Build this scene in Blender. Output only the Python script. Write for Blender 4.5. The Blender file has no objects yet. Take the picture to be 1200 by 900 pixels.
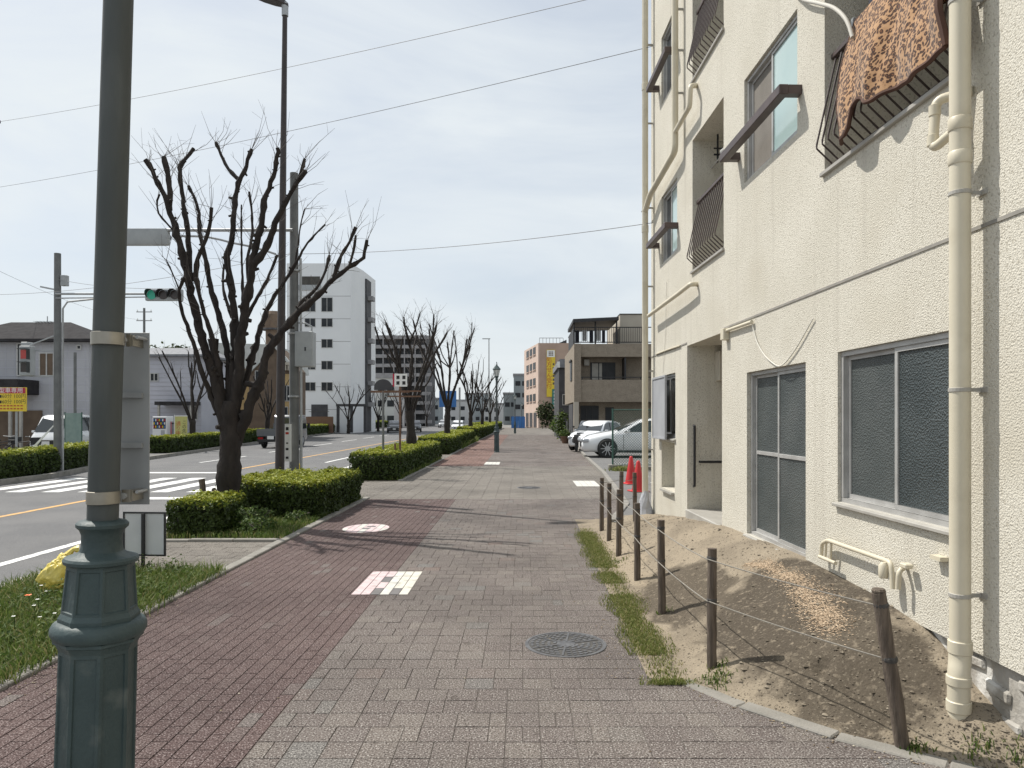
import bpy, bmesh, math, random
import numpy as np
from mathutils import Vector, Matrix

scene = bpy.context.scene
col = scene.collection
R = math.radians

# ------------------------------------------------------------------ camera
H, F, VX, VY = 1.72, 850.0, 612.0, 490.0      # eye height, focal length in photo pixels, vanishing point of the pavement
cam_data = bpy.data.cameras.new('camera')
cam = bpy.data.objects.new('camera', cam_data)
col.objects.link(cam)
cam.location = (0, 0, H)
cam.rotation_euler = (R(90), 0, 0)
cam_data.sensor_width = 36.0
cam_data.lens = 36.0 * F / 1200.0
cam_data.shift_x = -(VX - 600) / 1200.0
cam_data.shift_y = (VY - 450) / 1200.0
cam_data.clip_start = 0.05
cam_data.clip_end = 3000
scene.camera = cam
scene.render.resolution_x, scene.render.resolution_y = 1024, 768

# ------------------------------------------------------------------ sky and sun
SUN_EL = R(56)
SUN_TRAVEL = Vector((0.85, -0.53, 0)).normalized()
to_sun = Vector((-SUN_TRAVEL.x * math.cos(SUN_EL), -SUN_TRAVEL.y * math.cos(SUN_EL), math.sin(SUN_EL)))
world = bpy.data.worlds.new('World')
scene.world = world
world.use_nodes = True
wn, wl_ = world.node_tree.nodes, world.node_tree.links
wn.clear()
w_out = wn.new('ShaderNodeOutputWorld')
w_bg = wn.new('ShaderNodeBackground')
w_sky = wn.new('ShaderNodeTexSky')
w_sky.sky_type = 'NISHITA'
w_sky.sun_disc = False
w_sky.sun_elevation = SUN_EL
w_sky.sun_rotation = math.atan2(to_sun.x, to_sun.y)
w_sky.air_density = 1.0
w_sky.dust_density = 2.2
w_sky.ozone_density = 1.4
w_bg.inputs['Strength'].default_value = 0.116
w_tc = wn.new('ShaderNodeTexCoord')
w_map = wn.new('ShaderNodeMapping')
w_map.inputs['Scale'].default_value = (1.1, 2.0, 4.4)
w_map.inputs['Rotation'].default_value = (0, R(14), R(22))
w_noise = wn.new('ShaderNodeTexNoise')
w_noise.inputs['Scale'].default_value = 1.5
w_noise.inputs['Detail'].default_value = 7
w_noise.inputs['Roughness'].default_value = 0.55
w_noise.inputs['Distortion'].default_value = 0.5
w_ramp = wn.new('ShaderNodeValToRGB')
w_ramp.color_ramp.elements[0].position = 0.3
w_ramp.color_ramp.elements[0].color = (0.5, 0.5, 0.5, 1)
w_ramp.color_ramp.elements[1].position = 0.66
w_ramp.color_ramp.elements[1].color = (1.0, 1.0, 1.0, 1)
w_mix = wn.new('ShaderNodeMix')
w_mix.data_type = 'RGBA'
w_mix.inputs['B'].default_value = (6.9, 7.35, 7.6, 1)       # thin high cloud veil
wl_.new(w_tc.outputs['Generated'], w_map.inputs['Vector'])
wl_.new(w_map.outputs['Vector'], w_noise.inputs['Vector'])
wl_.new(w_noise.outputs['Fac'], w_ramp.inputs['Fac'])
wl_.new(w_ramp.outputs['Color'], w_mix.inputs['Factor'])
wl_.new(w_sky.outputs['Color'], w_mix.inputs['A'])
wl_.new(w_mix.outputs['Result'], w_bg.inputs['Color'])
wl_.new(w_bg.outputs['Background'], w_out.inputs['Surface'])

sun_data = bpy.data.lights.new('sun', 'SUN')
sun_data.energy = 4.9
sun_data.angle = R(0.6)
sun_data.color = (1.0, 0.955, 0.88)
sun = bpy.data.objects.new('sun', sun_data)
col.objects.link(sun)
sun.rotation_euler = (-to_sun).to_track_quat('-Z', 'Y').to_euler()
sun.location = (-20, 10, 40)

scene.view_settings.view_transform = 'Standard'
scene.view_settings.look = 'None'
scene.view_settings.exposure = 0.06
scene.view_settings.gamma = 1.0
scene.view_settings.use_curve_mapping = False

rng = random.Random(7)
nrng = np.random.default_rng(7)

# ------------------------------------------------------------------ pixel helpers (directions only; distances come from what a thing touches)
def G(px, py, z=0.0):
    Y = F * (H - z) / (py - VY)
    return Vector(((px - VX) / F * Y, Y, z))

def at(px, py, Y):
    return Vector(((px - VX) / F * Y, Y, H + (VY - py) * Y / F))

# facade plane of the near building: X = WA - WM * Y
WA, WM = 2.573, 0.034
WC = math.sqrt(1 + WM * WM)
def wl(px, py):
    Y = WA / ((px - VX) / F + WM)
    return Y * WC, H + (VY - py) * Y / F
def wall_x(Y):
    return WA - WM * Y

# ------------------------------------------------------------------ tags
def tag(o, label=None, cat=None, group=None, kind=None):
    if label: o['label'] = label
    if cat: o['category'] = cat
    if group: o['group'] = group
    if kind: o['kind'] = kind
    return o

def empty(name, loc=(0, 0, 0), rz=0.0, label=None, cat=None, group=None):
    o = bpy.data.objects.new(name, None)
    o.empty_display_size = 0.2
    col.objects.link(o)
    o.location = loc
    o.rotation_euler = (0, 0, rz)
    return tag(o, label, cat, group)

def copy_tree(o, parent=None):
    c = o.copy()
    col.objects.link(c)
    c.parent = parent
    for ch in list(o.children):
        copy_tree(ch, c)
    return c

# ------------------------------------------------------------------ mesh builder
class MB:
    def __init__(s):
        s.v, s.f, s.m = [], [], []
        s.cur = 0
    def add(s, vs, fs):
        b = len(s.v)
        s.v += [tuple(p) for p in vs]
        for q in fs:
            s.f.append(tuple(i + b for i in q))
            s.m.append(s.cur)
        return s
    def box(s, c, d, rz=0.0, M=None):
        x, y, z = d[0] / 2, d[1] / 2, d[2] / 2
        P = [Vector((i, j, k)) for k in (-z, z) for j in (-y, y) for i in (-x, x)]
        if M is None: M = Matrix.Rotation(rz, 3, 'Z')
        P = [M @ p + Vector(c) for p in P]
        return s.add(P, [(0, 2, 3, 1), (4, 5, 7, 6), (0, 1, 5, 4), (2, 6, 7, 3), (0, 4, 6, 2), (1, 3, 7, 5)])
    def bb(s, x0, x1, y0, y1, z0, z1):
        return s.box(((x0 + x1) / 2, (y0 + y1) / 2, (z0 + z1) / 2), (abs(x1 - x0), abs(y1 - y0), abs(z1 - z0)))
    def bar(s, a, b, w, t=None):
        a, b = Vector(a), Vector(b)
        d = b - a
        q = d.to_track_quat('Z', 'Y').to_matrix()
        return s.box((a + b) / 2, (w, t or w, d.length), M=q)
    def quad(s, a, b, c, d):
        return s.add([a, b, c, d], [(0, 1, 2, 3)])
    def prism(s, pts, y0, y1, axis='y'):
        n = len(pts)
        def P(p, t):
            return {'y': (p[0], t, p[1]), 'x': (t, p[0], p[1]), 'z': (p[0], p[1], t)}[axis]
        vs = [P(p, y0) for p in pts] + [P(p, y1) for p in pts]
        fs = [tuple(range(n)), tuple(range(2 * n - 1, n - 1, -1))]
        fs += [(i, i + n, (i + 1) % n + n, (i + 1) % n) for i in range(n)]
        return s.add(vs, fs)
    def tube(s, pts, rad, n=8, cap=True):
        pts = [Vector(p) for p in pts]
        if not hasattr(rad, '__len__'): rad = [rad] * len(pts)
        up = Vector((0.13, 0.31, 0.94)).normalized()
        vs, fs = [], []
        X = None
        for i, p in enumerate(pts):
            t = (pts[min(i + 1, len(pts) - 1)] - pts[max(i - 1, 0)])
            if t.length < 1e-9: t = Vector((0, 0, 1))
            t.normalize()
            if X is None:
                X = t.orthogonal().normalized()
            else:
                X = (X - t * X.dot(t))
                X = X.normalized() if X.length > 1e-6 else t.orthogonal().normalized()
            Yv = t.cross(X)
            for k in range(n):
                a = 2 * math.pi * k / n
                vs.append(p + (X * math.cos(a) + Yv * math.sin(a)) * rad[i])
        for i in range(len(pts) - 1):
            for k in range(n):
                a, b = i * n + k, i * n + (k + 1) % n
                fs.append((a, b, b + n, a + n))
        if cap:
            fs.append(tuple(range(n - 1, -1, -1)))
            L = (len(pts) - 1) * n
            fs.append(tuple(range(L, L + n)))
        return s.add(vs, fs)
    def cyl(s, a, b, r, n=16, r2=None):
        return s.tube([a, b], [r, r if r2 is None else r2], n)
    def lathe(s, prof, n=16, c=(0, 0, 0), ph=0.0, cap=True):
        vs, fs = [], []
        for r, z in prof:
            for k in range(n):
                a = 2 * math.pi * k / n + ph
                vs.append((c[0] + r * math.cos(a), c[1] + r * math.sin(a), c[2] + z))
        for i in range(len(prof) - 1):
            for k in range(n):
                a, b = i * n + k, i * n + (k + 1) % n
                fs.append((a, b, b + n, a + n))
        if cap:
            fs.append(tuple(range(n - 1, -1, -1)))
            L = (len(prof) - 1) * n
            fs.append(tuple(range(L, L + n)))
        return s.add(vs, fs)
    def ring(s, x, y0, y1, z0, z1, w, t):           # rectangular frame in the plane x = const (box section w high, t deep)
        s.bb(x - t / 2, x + t / 2, y0, y1, z0, z0 + w)
        s.bb(x - t / 2, x + t / 2, y0, y1, z1 - w, z1)
        s.bb(x - t / 2, x + t / 2, y0, y0 + w, z0 + w, z1 - w)
        s.bb(x - t / 2, x + t / 2, y1 - w, y1, z0 + w, z1 - w)
        return s
    def build(s, name, mats, parent=None, smooth=False, bevel=0.0, seg=1, sharp=38):
        me = bpy.data.meshes.new(name)
        me.from_pydata(s.v, [], s.f)
        if not isinstance(mats, (list, tuple)): mats = [mats]
        for m in mats: me.materials.append(m)
        if len(mats) > 1:
            me.polygons.foreach_set('material_index', s.m)
        if bevel > 0:
            bm = bmesh.new()
            bm.from_mesh(me)
            bmesh.ops.remove_doubles(bm, verts=bm.verts, dist=1e-5)
            ed = [e for e in bm.edges if len(e.link_faces) == 2 and e.calc_face_angle(0) > R(30)]
            bmesh.ops.bevel(bm, geom=ed, offset=bevel, segments=seg, affect='EDGES', profile=0.6, clamp_overlap=True)
            bm.to_mesh(me)
            bm.free()
        if smooth:
            me.polygons.foreach_set('use_smooth', [True] * len(me.polygons))
            me.set_sharp_from_angle(angle=R(sharp))
        me.update()
        o = bpy.data.objects.new(name, me)
        col.objects.link(o)
        o.parent = parent
        return o

def np_mesh(name, V, Fq, mat, parent=None, rnd=None, smooth=False):
    """V (N,3) array, Fq (M,k) int array of equal-size faces; rnd = per-face value"""
    me = bpy.data.meshes.new(name)
    n, (m, k) = len(V), Fq.shape
    me.vertices.add(n)
    me.vertices.foreach_set('co', np.ascontiguousarray(V, dtype=np.float32).ravel())
    me.loops.add(m * k)
    me.loops.foreach_set('vertex_index', np.ascontiguousarray(Fq, dtype=np.int32).ravel())
    me.polygons.add(m)
    me.polygons.foreach_set('loop_start', np.arange(0, m * k, k, dtype=np.int32))
    me.polygons.foreach_set('loop_total', np.full(m, k, dtype=np.int32))
    if rnd is not None:
        a = me.attributes.new('rnd', 'FLOAT', 'FACE')
        a.data.foreach_set('value', np.ascontiguousarray(rnd, dtype=np.float32))
    me.update(calc_edges=True)
    me.validate()
    me.polygons.foreach_set('use_smooth', [bool(smooth)] * m)
    me.materials.append(mat)
    o = bpy.data.objects.new(name, me)
    col.objects.link(o)
    o.parent = parent
    return o

# ------------------------------------------------------------------ materials
def mat(name, c, rough=0.7, c2=None, nscale=6.0, bump=0.0, bscale=40.0, metal=0.0, spec=0.5, coat=0.0, detail=4, mlo=0.35, mhi=0.65,
        stain=None, stain_scale=1.2, stain_lo=0.55, stain_hi=0.75, speck=None, speck_scale=200.0, emit=None, voro=False, coords='Object',
        stretch=None, transmission=0.0, streak=None):
    m = bpy.data.materials.new(name)
    m.use_nodes = True
    nt = m.node_tree
    N, L = nt.nodes, nt.links
    p = N['Principled BSDF']
    p.inputs['Roughness'].default_value = rough
    p.inputs['Metallic'].default_value = metal
    p.inputs['Specular IOR Level'].default_value = spec
    p.inputs['Coat Weight'].default_value = coat
    p.inputs['Transmission Weight'].default_value = transmission
    tc = N.new('ShaderNodeTexCoord')
    vec = tc.outputs[coords]
    if stretch:
        mp = N.new('ShaderNodeMapping')
        mp.inputs['Scale'].default_value = stretch
        L.new(vec, mp.inputs['Vector'])
        vec = mp.outputs['Vector']
    def noise(scale, det=detail):
        n = N.new('ShaderNodeTexNoise')
        n.inputs['Scale'].default_value = scale
        n.inputs['Detail'].default_value = det
        L.new(vec, n.inputs['Vector'])
        return n.outputs['Fac']
    def ramp(src, lo, hi):
        r = N.new('ShaderNodeMapRange')
        r.inputs['From Min'].default_value = lo
        r.inputs['From Max'].default_value = hi
        L.new(src, r.inputs['Value'])
        return r.outputs['Result']
    def mix(fac, a, b):
        x = N.new('ShaderNodeMix')
        x.data_type = 'RGBA'
        L.new(fac, x.inputs['Factor'])
        for s, val in (('A', a), ('B', b)):
            if isinstance(val, tuple): x.inputs[s].default_value = (*val, 1)
            else: L.new(val, x.inputs[s])
        return x.outputs['Result']
    cur = tuple(c)
    if c2: cur = mix(ramp(noise(nscale), mlo, mhi), tuple(c), tuple(c2))
    if speck: cur = mix(ramp(noise(speck_scale, 1), 0.56, 0.68), cur, tuple(speck))
    if stain: cur = mix(ramp(noise(stain_scale, 6), stain_lo, stain_hi), cur, tuple(stain))
    if streak:                                   # rain streaks: noise drawn out along z
        mp2 = N.new('ShaderNodeMapping')
        mp2.inputs['Scale'].default_value = (7, 7, 0.3)
        L.new(tc.outputs['Object'], mp2.inputs['Vector'])
        n2 = N.new('ShaderNodeTexNoise')
        n2.inputs['Scale'].default_value = 1.0
        n2.inputs['Detail'].default_value = 5
        L.new(mp2.outputs['Vector'], n2.inputs['Vector'])
        cur = mix(ramp(n2.outputs['Fac'], 0.56, 0.8), cur, tuple(streak))
    if isinstance(cur, tuple): p.inputs['Base Color'].default_value = (*cur, 1)
    else: L.new(cur, p.inputs['Base Color'])
    if bump > 0:
        b = N.new('ShaderNodeBump')
        b.inputs['Strength'].default_value = min(1, bump)
        b.inputs['Distance'].default_value = 0.01 * max(1, bump)
        if voro:
            vv = N.new('ShaderNodeTexVoronoi')
            vv.inputs['Scale'].default_value = bscale
            L.new(vec, vv.inputs['Vector'])
            L.new(vv.outputs['Distance'], b.inputs['Height'])
        else:
            L.new(noise(bscale, 3), b.inputs['Height'])
        L.new(b.outputs['Normal'], p.inputs['Normal'])
    if emit:
        p.inputs['Emission Color'].default_value = (*emit[:3], 1)
        p.inputs['Emission Strength'].default_value = emit[3]
    return m

def ramp_mat(name, stops, rough=0.8, source='rnd', speck=None, speck_scale=220.0, bump=0.0, bscale=150.0, trans=0.0, spec=0.3, big=None):
    """colour picked per piece: 'rnd' = face attribute, 'obj' = per-object random"""
    m = bpy.data.materials.new(name)
    m.use_nodes = True
    N, L = m.node_tree.nodes, m.node_tree.links
    p = N['Principled BSDF']
    p.inputs['Roughness'].default_value = rough
    p.inputs['Specular IOR Level'].default_value = spec
    if source == 'rnd':
        a = N.new('ShaderNodeAttribute')
        a.attribute_name = 'rnd'
        fac = a.outputs['Fac']
    else:
        fac = N.new('ShaderNodeObjectInfo').outputs['Random']
    r = N.new('ShaderNodeValToRGB')
    e = r.color_ramp.elements
    while len(e) < len(stops): e.new(0.5)
    for i, (pos, c) in enumerate(stops):
        e[i].position = pos
        e[i].color = (*c, 1)
    L.new(fac, r.inputs['Fac'])
    cur = r.outputs['Color']
    geo = N.new('ShaderNodeNewGeometry')
    def noise(scale, det):
        n = N.new('ShaderNodeTexNoise')
        n.inputs['Scale'].default_value = scale
        n.inputs['Detail'].default_value = det
        L.new(geo.outputs['Position'], n.inputs['Vector'])
        return n.outputs['Fac']
    def mixc(f, lo, hi, a, b, typ='MIX'):
        mr = N.new('ShaderNodeMapRange')
        mr.inputs['From Min'].default_value = lo
        mr.inputs['From Max'].default_value = hi
        L.new(f, mr.inputs['Value'])
        x = N.new('ShaderNodeMix')
        x.data_type = 'RGBA'
        x.blend_type = typ
        L.new(mr.outputs['Result'], x.inputs['Factor'])
        L.new(a, x.inputs['A'])
        x.inputs['B'].default_value = (*b, 1)
        return x.outputs['Result']
    if speck:
        nf = noise(speck_scale, 2)
        cur = mixc(nf, 0.56, 0.67, cur, speck[0])
        if len(speck) > 1:
            inv = N.new('ShaderNodeMath'); inv.operation = 'SUBTRACT'; inv.inputs[0].default_value = 1.0
            L.new(nf, inv.inputs[1])
            cur = mixc(inv.outputs[0], 0.54, 0.66, cur, speck[1])
    if big:
        cur = mixc(noise(big[1], 5), 0.42, 0.72, cur, big[0], 'MULTIPLY')
        cur = mixc(noise(5.5, 3), 0.66, 0.72, cur, (0.74, 0.73, 0.72), 'MULTIPLY')
        cur = mixc(noise(23.0, 1), 0.74, 0.77, cur, (0.55, 0.54, 0.53), 'MULTIPLY')
    L.new(cur, p.inputs['Base Color'])
    if bump > 0:
        b = N.new('ShaderNodeBump')
        b.inputs['Strength'].default_value = bump
        b.inputs['Distance'].default_value = 0.004
        L.new(noise(bscale, 2), b.inputs['Height'])
        L.new(b.outputs['Normal'], p.inputs['Normal'])
    if trans > 0:
        t = N.new('ShaderNodeBsdfTranslucent')
        L.new(cur, t.inputs['Color'])
        ms = N.new('ShaderNodeMixShader')
        ms.inputs[0].default_value = trans
        L.new(p.outputs['BSDF'], ms.inputs[1])
        L.new(t.outputs['BSDF'], ms.inputs[2])
        L.new(ms.outputs[0], N['Material Output'].inputs['Surface'])
    return m

M = {}
M['asphalt'] = mat('asphalt', (0.085, 0.085, 0.088), 0.85, (0.12, 0.118, 0.118), 0.7, 0.35, 160, speck=(0.2, 0.2, 0.2), speck_scale=90)
M['lot'] = mat('lot_asphalt', (0.11, 0.107, 0.104), 0.9, (0.14, 0.137, 0.133), 1.1, 0.3, 120, speck=(0.2, 0.195, 0.19), speck_scale=80)
M['ground'] = mat('ground', (0.15, 0.145, 0.135), 0.95, (0.2, 0.19, 0.175), 0.2, 0.2, 20)
M['joint'] = mat('joint_sand', (0.088, 0.076, 0.067), 0.95, (0.13, 0.113, 0.1), 1.5, 0.3, 90)
M['joint_red'] = mat('joint_sand_red', (0.068, 0.046, 0.041), 0.95, (0.095, 0.066, 0.059), 1.5, 0.3, 90)
GST = [(0.0, (0.133, 0.112, 0.104)), (0.3, (0.143, 0.122, 0.113)), (0.7, (0.151, 0.13, 0.119)), (0.9, (0.168, 0.146, 0.131)), (0.95, (0.146, 0.14, 0.134)), (1.0, (0.162, 0.125, 0.111))]
RST = [(0.0, (0.1, 0.07, 0.066)), (0.35, (0.108, 0.076, 0.072)), (0.75, (0.115, 0.081, 0.076)), (0.955, (0.122, 0.09, 0.084)), (1.0, (0.155, 0.14, 0.13))]
LST = [(0.0, (0.172, 0.155, 0.137)), (0.5, (0.185, 0.168, 0.148)), (1.0, (0.2, 0.182, 0.16))]
CST = [(0.0, (0.175, 0.108, 0.09)), (0.5, (0.19, 0.118, 0.098)), (1.0, (0.21, 0.135, 0.113))]
SPG = [(0.38, 0.36, 0.335), (0.035, 0.031, 0.028)]
SPR = [(0.33, 0.28, 0.27), (0.026, 0.019, 0.018)]
BIGD = ((0.66, 0.66, 0.67), 0.55)
for key, st, sp in (('grey', GST, SPG), ('red', RST, SPR), ('light', LST, SPG), ('orange', CST, SPR)):
    for src in ('rnd', 'obj'):
        M['paver_%s_%s' % (key, src)] = ramp_mat('paver_%s_%s' % (key, src), st, 0.95, src, sp, 105.0, 0.9, 110.0, big=BIGD, spec=0.15)
M['kerb'] = mat('kerb_concrete', (0.2, 0.19, 0.168), 0.9, (0.265, 0.25, 0.225), 5, 0.4, 70, stain=(0.13, 0.122, 0.1), stain_scale=3)
M['white_paint'] = mat('road_paint', (0.66, 0.66, 0.64), 0.7, (0.76, 0.76, 0.74), 6, 0.1, 90, stain=(0.3, 0.3, 0.3), stain_scale=7, stain_lo=0.56, stain_hi=0.7)
M['orange_paint'] = mat('orange_road_paint', (0.58, 0.33, 0.09), 0.75, (0.5, 0.3, 0.13), 6, stain=(0.2, 0.17, 0.13), stain_scale=6)
M['stucco'] = mat('stucco', (0.61, 0.58, 0.5), 0.92, (0.665, 0.635, 0.555), 1.3, 1.05, 98, spec=0.2, stain=(0.56, 0.525, 0.44), stain_scale=0.9, detail=5, speck=(0.47, 0.44, 0.37), speck_scale=52, streak=(0.52, 0.49, 0.42))  # darker speckle imitates shade in the pits of the grain
M['stucco_in'] = mat('stucco_plain', (0.5, 0.47, 0.4), 0.92, (0.55, 0.52, 0.45), 2, 0.6, 70, spec=0.2)
M['groove_shade'] = mat('groove_shade', (0.23, 0.22, 0.2), 0.9, (0.3, 0.285, 0.255), 8)
M['foundation'] = mat('foundation', (0.3, 0.28, 0.245), 0.95, (0.42, 0.4, 0.365), 6, 0.9, 30, stain=(0.62, 0.61, 0.58), stain_scale=5, stain_lo=0.5, stain_hi=0.6)
M['pvc'] = mat('cream_pvc', (0.58, 0.53, 0.41), 0.45, (0.62, 0.57, 0.45), 3, stain=(0.52, 0.47, 0.36), stain_scale=4)
M['alu'] = mat('aluminium', (0.42, 0.415, 0.4), 0.45, (0.5, 0.495, 0.48), 8, metal=0.35)
M['sill'] = mat('sill_metal', (0.33, 0.315, 0.285), 0.5, (0.4, 0.385, 0.35), 5)
M['brown_metal'] = mat('brown_metal', (0.06, 0.042, 0.04), 0.45, (0.085, 0.06, 0.055), 9)
M['frosted'] = mat('frosted_glass', (0.035, 0.046, 0.048), 0.33, (0.055, 0.068, 0.07), 2.5, 0.8, 75, voro=True, spec=0.6)
M['frosted_dim'] = mat('dusty_frosted_glass', (0.05, 0.06, 0.06), 0.42, (0.08, 0.09, 0.088), 2.0, 0.6, 75, voro=True, spec=0.5, stain=(0.085, 0.09, 0.09), stain_scale=1.4)
M['curtain_glass'] = mat('curtain_behind_glass', (0.36, 0.49, 0.49), 0.12, (0.44, 0.56, 0.55), 1.2, spec=0.7)
M['screen_mesh'] = mat('insect_screen', (0.16, 0.145, 0.125), 0.8, (0.19, 0.172, 0.15), 5, 0.2, 300)
M['far_glass'] = mat('far_window_glass', (0.02, 0.023, 0.027), 0.35, (0.035, 0.038, 0.042), 1.5, spec=0.25)
M['dark_glass'] = mat('dark_glass', (0.02, 0.024, 0.028), 0.08, (0.035, 0.04, 0.045), 1.5, spec=0.7)
M['room'] = mat('dim_room', (0.06, 0.055, 0.05), 0.9, (0.09, 0.085, 0.075), 2)
M['shutter'] = mat('grey_louvre', (0.33, 0.34, 0.36), 0.5, (0.38, 0.39, 0.41), 3)
M['black_metal'] = mat('black_metal', (0.012, 0.012, 0.014), 0.5, (0.022, 0.022, 0.025), 8)
M['grey_box'] = mat('grey_beige_box', (0.46, 0.43, 0.35), 0.6, (0.52, 0.48, 0.4), 4)
M['cable_white'] = mat('white_cable', (0.62, 0.6, 0.54), 0.6, (0.68, 0.66, 0.6), 10)
M['cable'] = mat('grey_cable', (0.2, 0.2, 0.205), 0.7, (0.24, 0.24, 0.245), 10)
M['lamp_green'] = mat('lamp_green_iron', (0.036, 0.056, 0.058), 0.55, (0.052, 0.078, 0.08), 5, 0.25, 60, metal=0.0, stain=(0.1, 0.12, 0.115), stain_scale=7, stain_lo=0.6, stain_hi=0.75, spec=0.4)
M['lamp_pole'] = mat('lamp_grey_pole', (0.05, 0.057, 0.056), 0.65, (0.072, 0.08, 0.079), 7, 0.15, 60, spec=0.4, stain=(0.1, 0.108, 0.105), stain_scale=5, stain_lo=0.58, stain_hi=0.72, stretch=(1, 1, 0.25))
M['steel'] = mat('steel_band', (0.27, 0.25, 0.21), 0.4, (0.34, 0.32, 0.28), 12, metal=0.8)
M['sign_back'] = mat('sign_back', (0.25, 0.26, 0.265), 0.55, (0.3, 0.31, 0.315), 5, metal=0.1)
M['lantern_glass'] = mat('lantern_glass', (0.5, 0.52, 0.5), 0.2, (0.56, 0.58, 0.56), 3)
M['wood'] = mat('weathered_log', (0.075, 0.058, 0.045), 0.9, (0.15, 0.118, 0.092), 10, 0.9, 30, stretch=(4, 4, 0.5), stain=(0.2, 0.165, 0.13), stain_scale=6, stain_lo=0.58)
M['rope'] = mat('grey_rope', (0.2, 0.185, 0.16), 0.9, (0.28, 0.26, 0.225), 60)
M['rope_dark'] = mat('dark_rope', (0.05, 0.047, 0.045), 0.9, (0.085, 0.08, 0.075), 60)
M['bark'] = mat('bark', (0.018, 0.014, 0.0125), 0.95, (0.036, 0.029, 0.025), 9, 1.0, 45, stretch=(1, 1, 0.4))
M['twig'] = mat('twig', (0.1, 0.085, 0.075), 0.9, (0.13, 0.112, 0.1), 9)
M['hedge_core'] = mat('hedge_inside', (0.012, 0.016, 0.007), 0.95, (0.02, 0.026, 0.01), 8, 0.8, 30)
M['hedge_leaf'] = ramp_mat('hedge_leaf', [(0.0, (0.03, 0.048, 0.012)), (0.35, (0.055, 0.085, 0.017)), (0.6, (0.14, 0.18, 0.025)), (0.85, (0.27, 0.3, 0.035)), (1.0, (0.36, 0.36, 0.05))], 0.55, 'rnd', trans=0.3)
M['weed_leaf'] = ramp_mat('weed_leaf', [(0.0, (0.04, 0.075, 0.018)), (0.6, (0.085, 0.135, 0.03)), (1.0, (0.15, 0.19, 0.05))], 0.6, 'rnd', trans=0.35)
M['grass'] = ramp_mat('grass', [(0.0, (0.06, 0.105, 0.022)), (0.5, (0.11, 0.165, 0.036)), (0.85, (0.18, 0.21, 0.06)), (1.0, (0.27, 0.23, 0.11))], 0.65, 'rnd', trans=0.35)
M['grass_dry'] = ramp_mat('short_grass', [(0.0, (0.1, 0.135, 0.035)), (0.45, (0.165, 0.2, 0.05)), (0.8, (0.25, 0.25, 0.085)), (1.0, (0.4, 0.34, 0.18))], 0.75, 'rnd', trans=0.3)
M['evergreen'] = ramp_mat('evergreen_leaf', [(0.0, (0.02, 0.035, 0.012)), (0.6, (0.04, 0.06, 0.018)), (1.0, (0.075, 0.09, 0.03))], 0.6, 'rnd', trans=0.2)
M['soil'] = mat('soil', (0.1, 0.08, 0.055), 0.95, (0.16, 0.13, 0.09), 5, 0.8, 40)
M['iron'] = mat('cast_iron', (0.1, 0.1, 0.105), 0.5, (0.16, 0.16, 0.165), 9, 0.3, 60, metal=0.5)
M['iron_dark'] = mat('iron_recess', (0.05, 0.048, 0.045), 0.8, (0.075, 0.07, 0.065), 12)
M['tile_pink'] = mat('faded_pink_tile', (0.53, 0.41, 0.42), 0.85, (0.6, 0.49, 0.49), 8, speck=(0.5, 0.42, 0.42), speck_scale=150, stain=(0.3, 0.24, 0.24), stain_scale=9, stain_lo=0.52, stain_hi=0.72)
M['tile_cream'] = mat('cream_tile', (0.52, 0.5, 0.44), 0.85, (0.6, 0.58, 0.52), 8, speck=(0.52, 0.5, 0.43), speck_scale=150, stain=(0.3, 0.29, 0.25), stain_scale=9, stain_lo=0.52, stain_hi=0.72)
M['tile_white'] = mat('white_tile', (0.5, 0.49, 0.45), 0.85, (0.58, 0.57, 0.53), 8, stain=(0.33, 0.32, 0.3), stain_scale=9, stain_lo=0.52, stain_hi=0.72)
M['mark_dark'] = mat('dark_worn_mark', (0.12, 0.115, 0.115), 0.85, (0.16, 0.15, 0.15), 8)
M['concrete_pole'] = mat('concrete_pole', (0.13, 0.134, 0.134), 0.85, (0.17, 0.174, 0.172), 4, 0.3, 60)
M['dark_pole'] = mat('dark_brown_pole', (0.028, 0.021, 0.02), 0.5, (0.042, 0.032, 0.03), 6)
M['galv'] = mat('galvanised', (0.33, 0.34, 0.345), 0.5, (0.4, 0.41, 0.415), 8, metal=0.4)
M['signal_grey'] = mat('signal_housing', (0.3, 0.315, 0.32), 0.5, (0.35, 0.365, 0.37), 5)
M['signal_dark'] = mat('signal_visor', (0.02, 0.022, 0.022), 0.5, (0.03, 0.032, 0.032), 5)
M['sig_green'] = mat('signal_green', (0.02, 0.25, 0.17), 0.3, emit=(0.05, 0.6, 0.4, 0.12))
M['sig_off'] = mat('signal_off', (0.035, 0.025, 0.022), 0.3)
M['sig_red'] = mat('signal_red', (0.2, 0.03, 0.03), 0.3, emit=(0.8, 0.08, 0.06, 0.15))
M['yellow'] = mat('yellow_board', (0.72, 0.52, 0.03), 0.55, (0.76, 0.56, 0.05), 3)
M['red_board'] = mat('red_board', (0.42, 0.02, 0.05), 0.55, (0.47, 0.03, 0.06), 3)
M['red_print'] = mat('red_print', (0.45, 0.05, 0.03), 0.6)
M['black_print'] = mat('black_print', (0.02, 0.02, 0.02), 0.6)
M['white_print'] = mat('white_print', (0.78, 0.78, 0.76), 0.6)
M['cone_red'] = mat('cone_red', (0.5, 0.02, 0.025), 0.5, (0.55, 0.03, 0.03), 4)
M['car_white'] = mat('car_white', (0.72, 0.73, 0.74), 0.25, coat=1.0)
M['car_dark'] = mat('car_dark', (0.02, 0.022, 0.026), 0.25, coat=1.0)
M['car_grey'] = mat('car_grey', (0.12, 0.125, 0.135), 0.35, coat=0.6)
M['car_silver'] = mat('car_silver', (0.4, 0.41, 0.42), 0.3, metal=0.4, coat=0.8)
M['tyre'] = mat('tyre', (0.018, 0.018, 0.018), 0.85, (0.03, 0.03, 0.03), 20)
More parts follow.
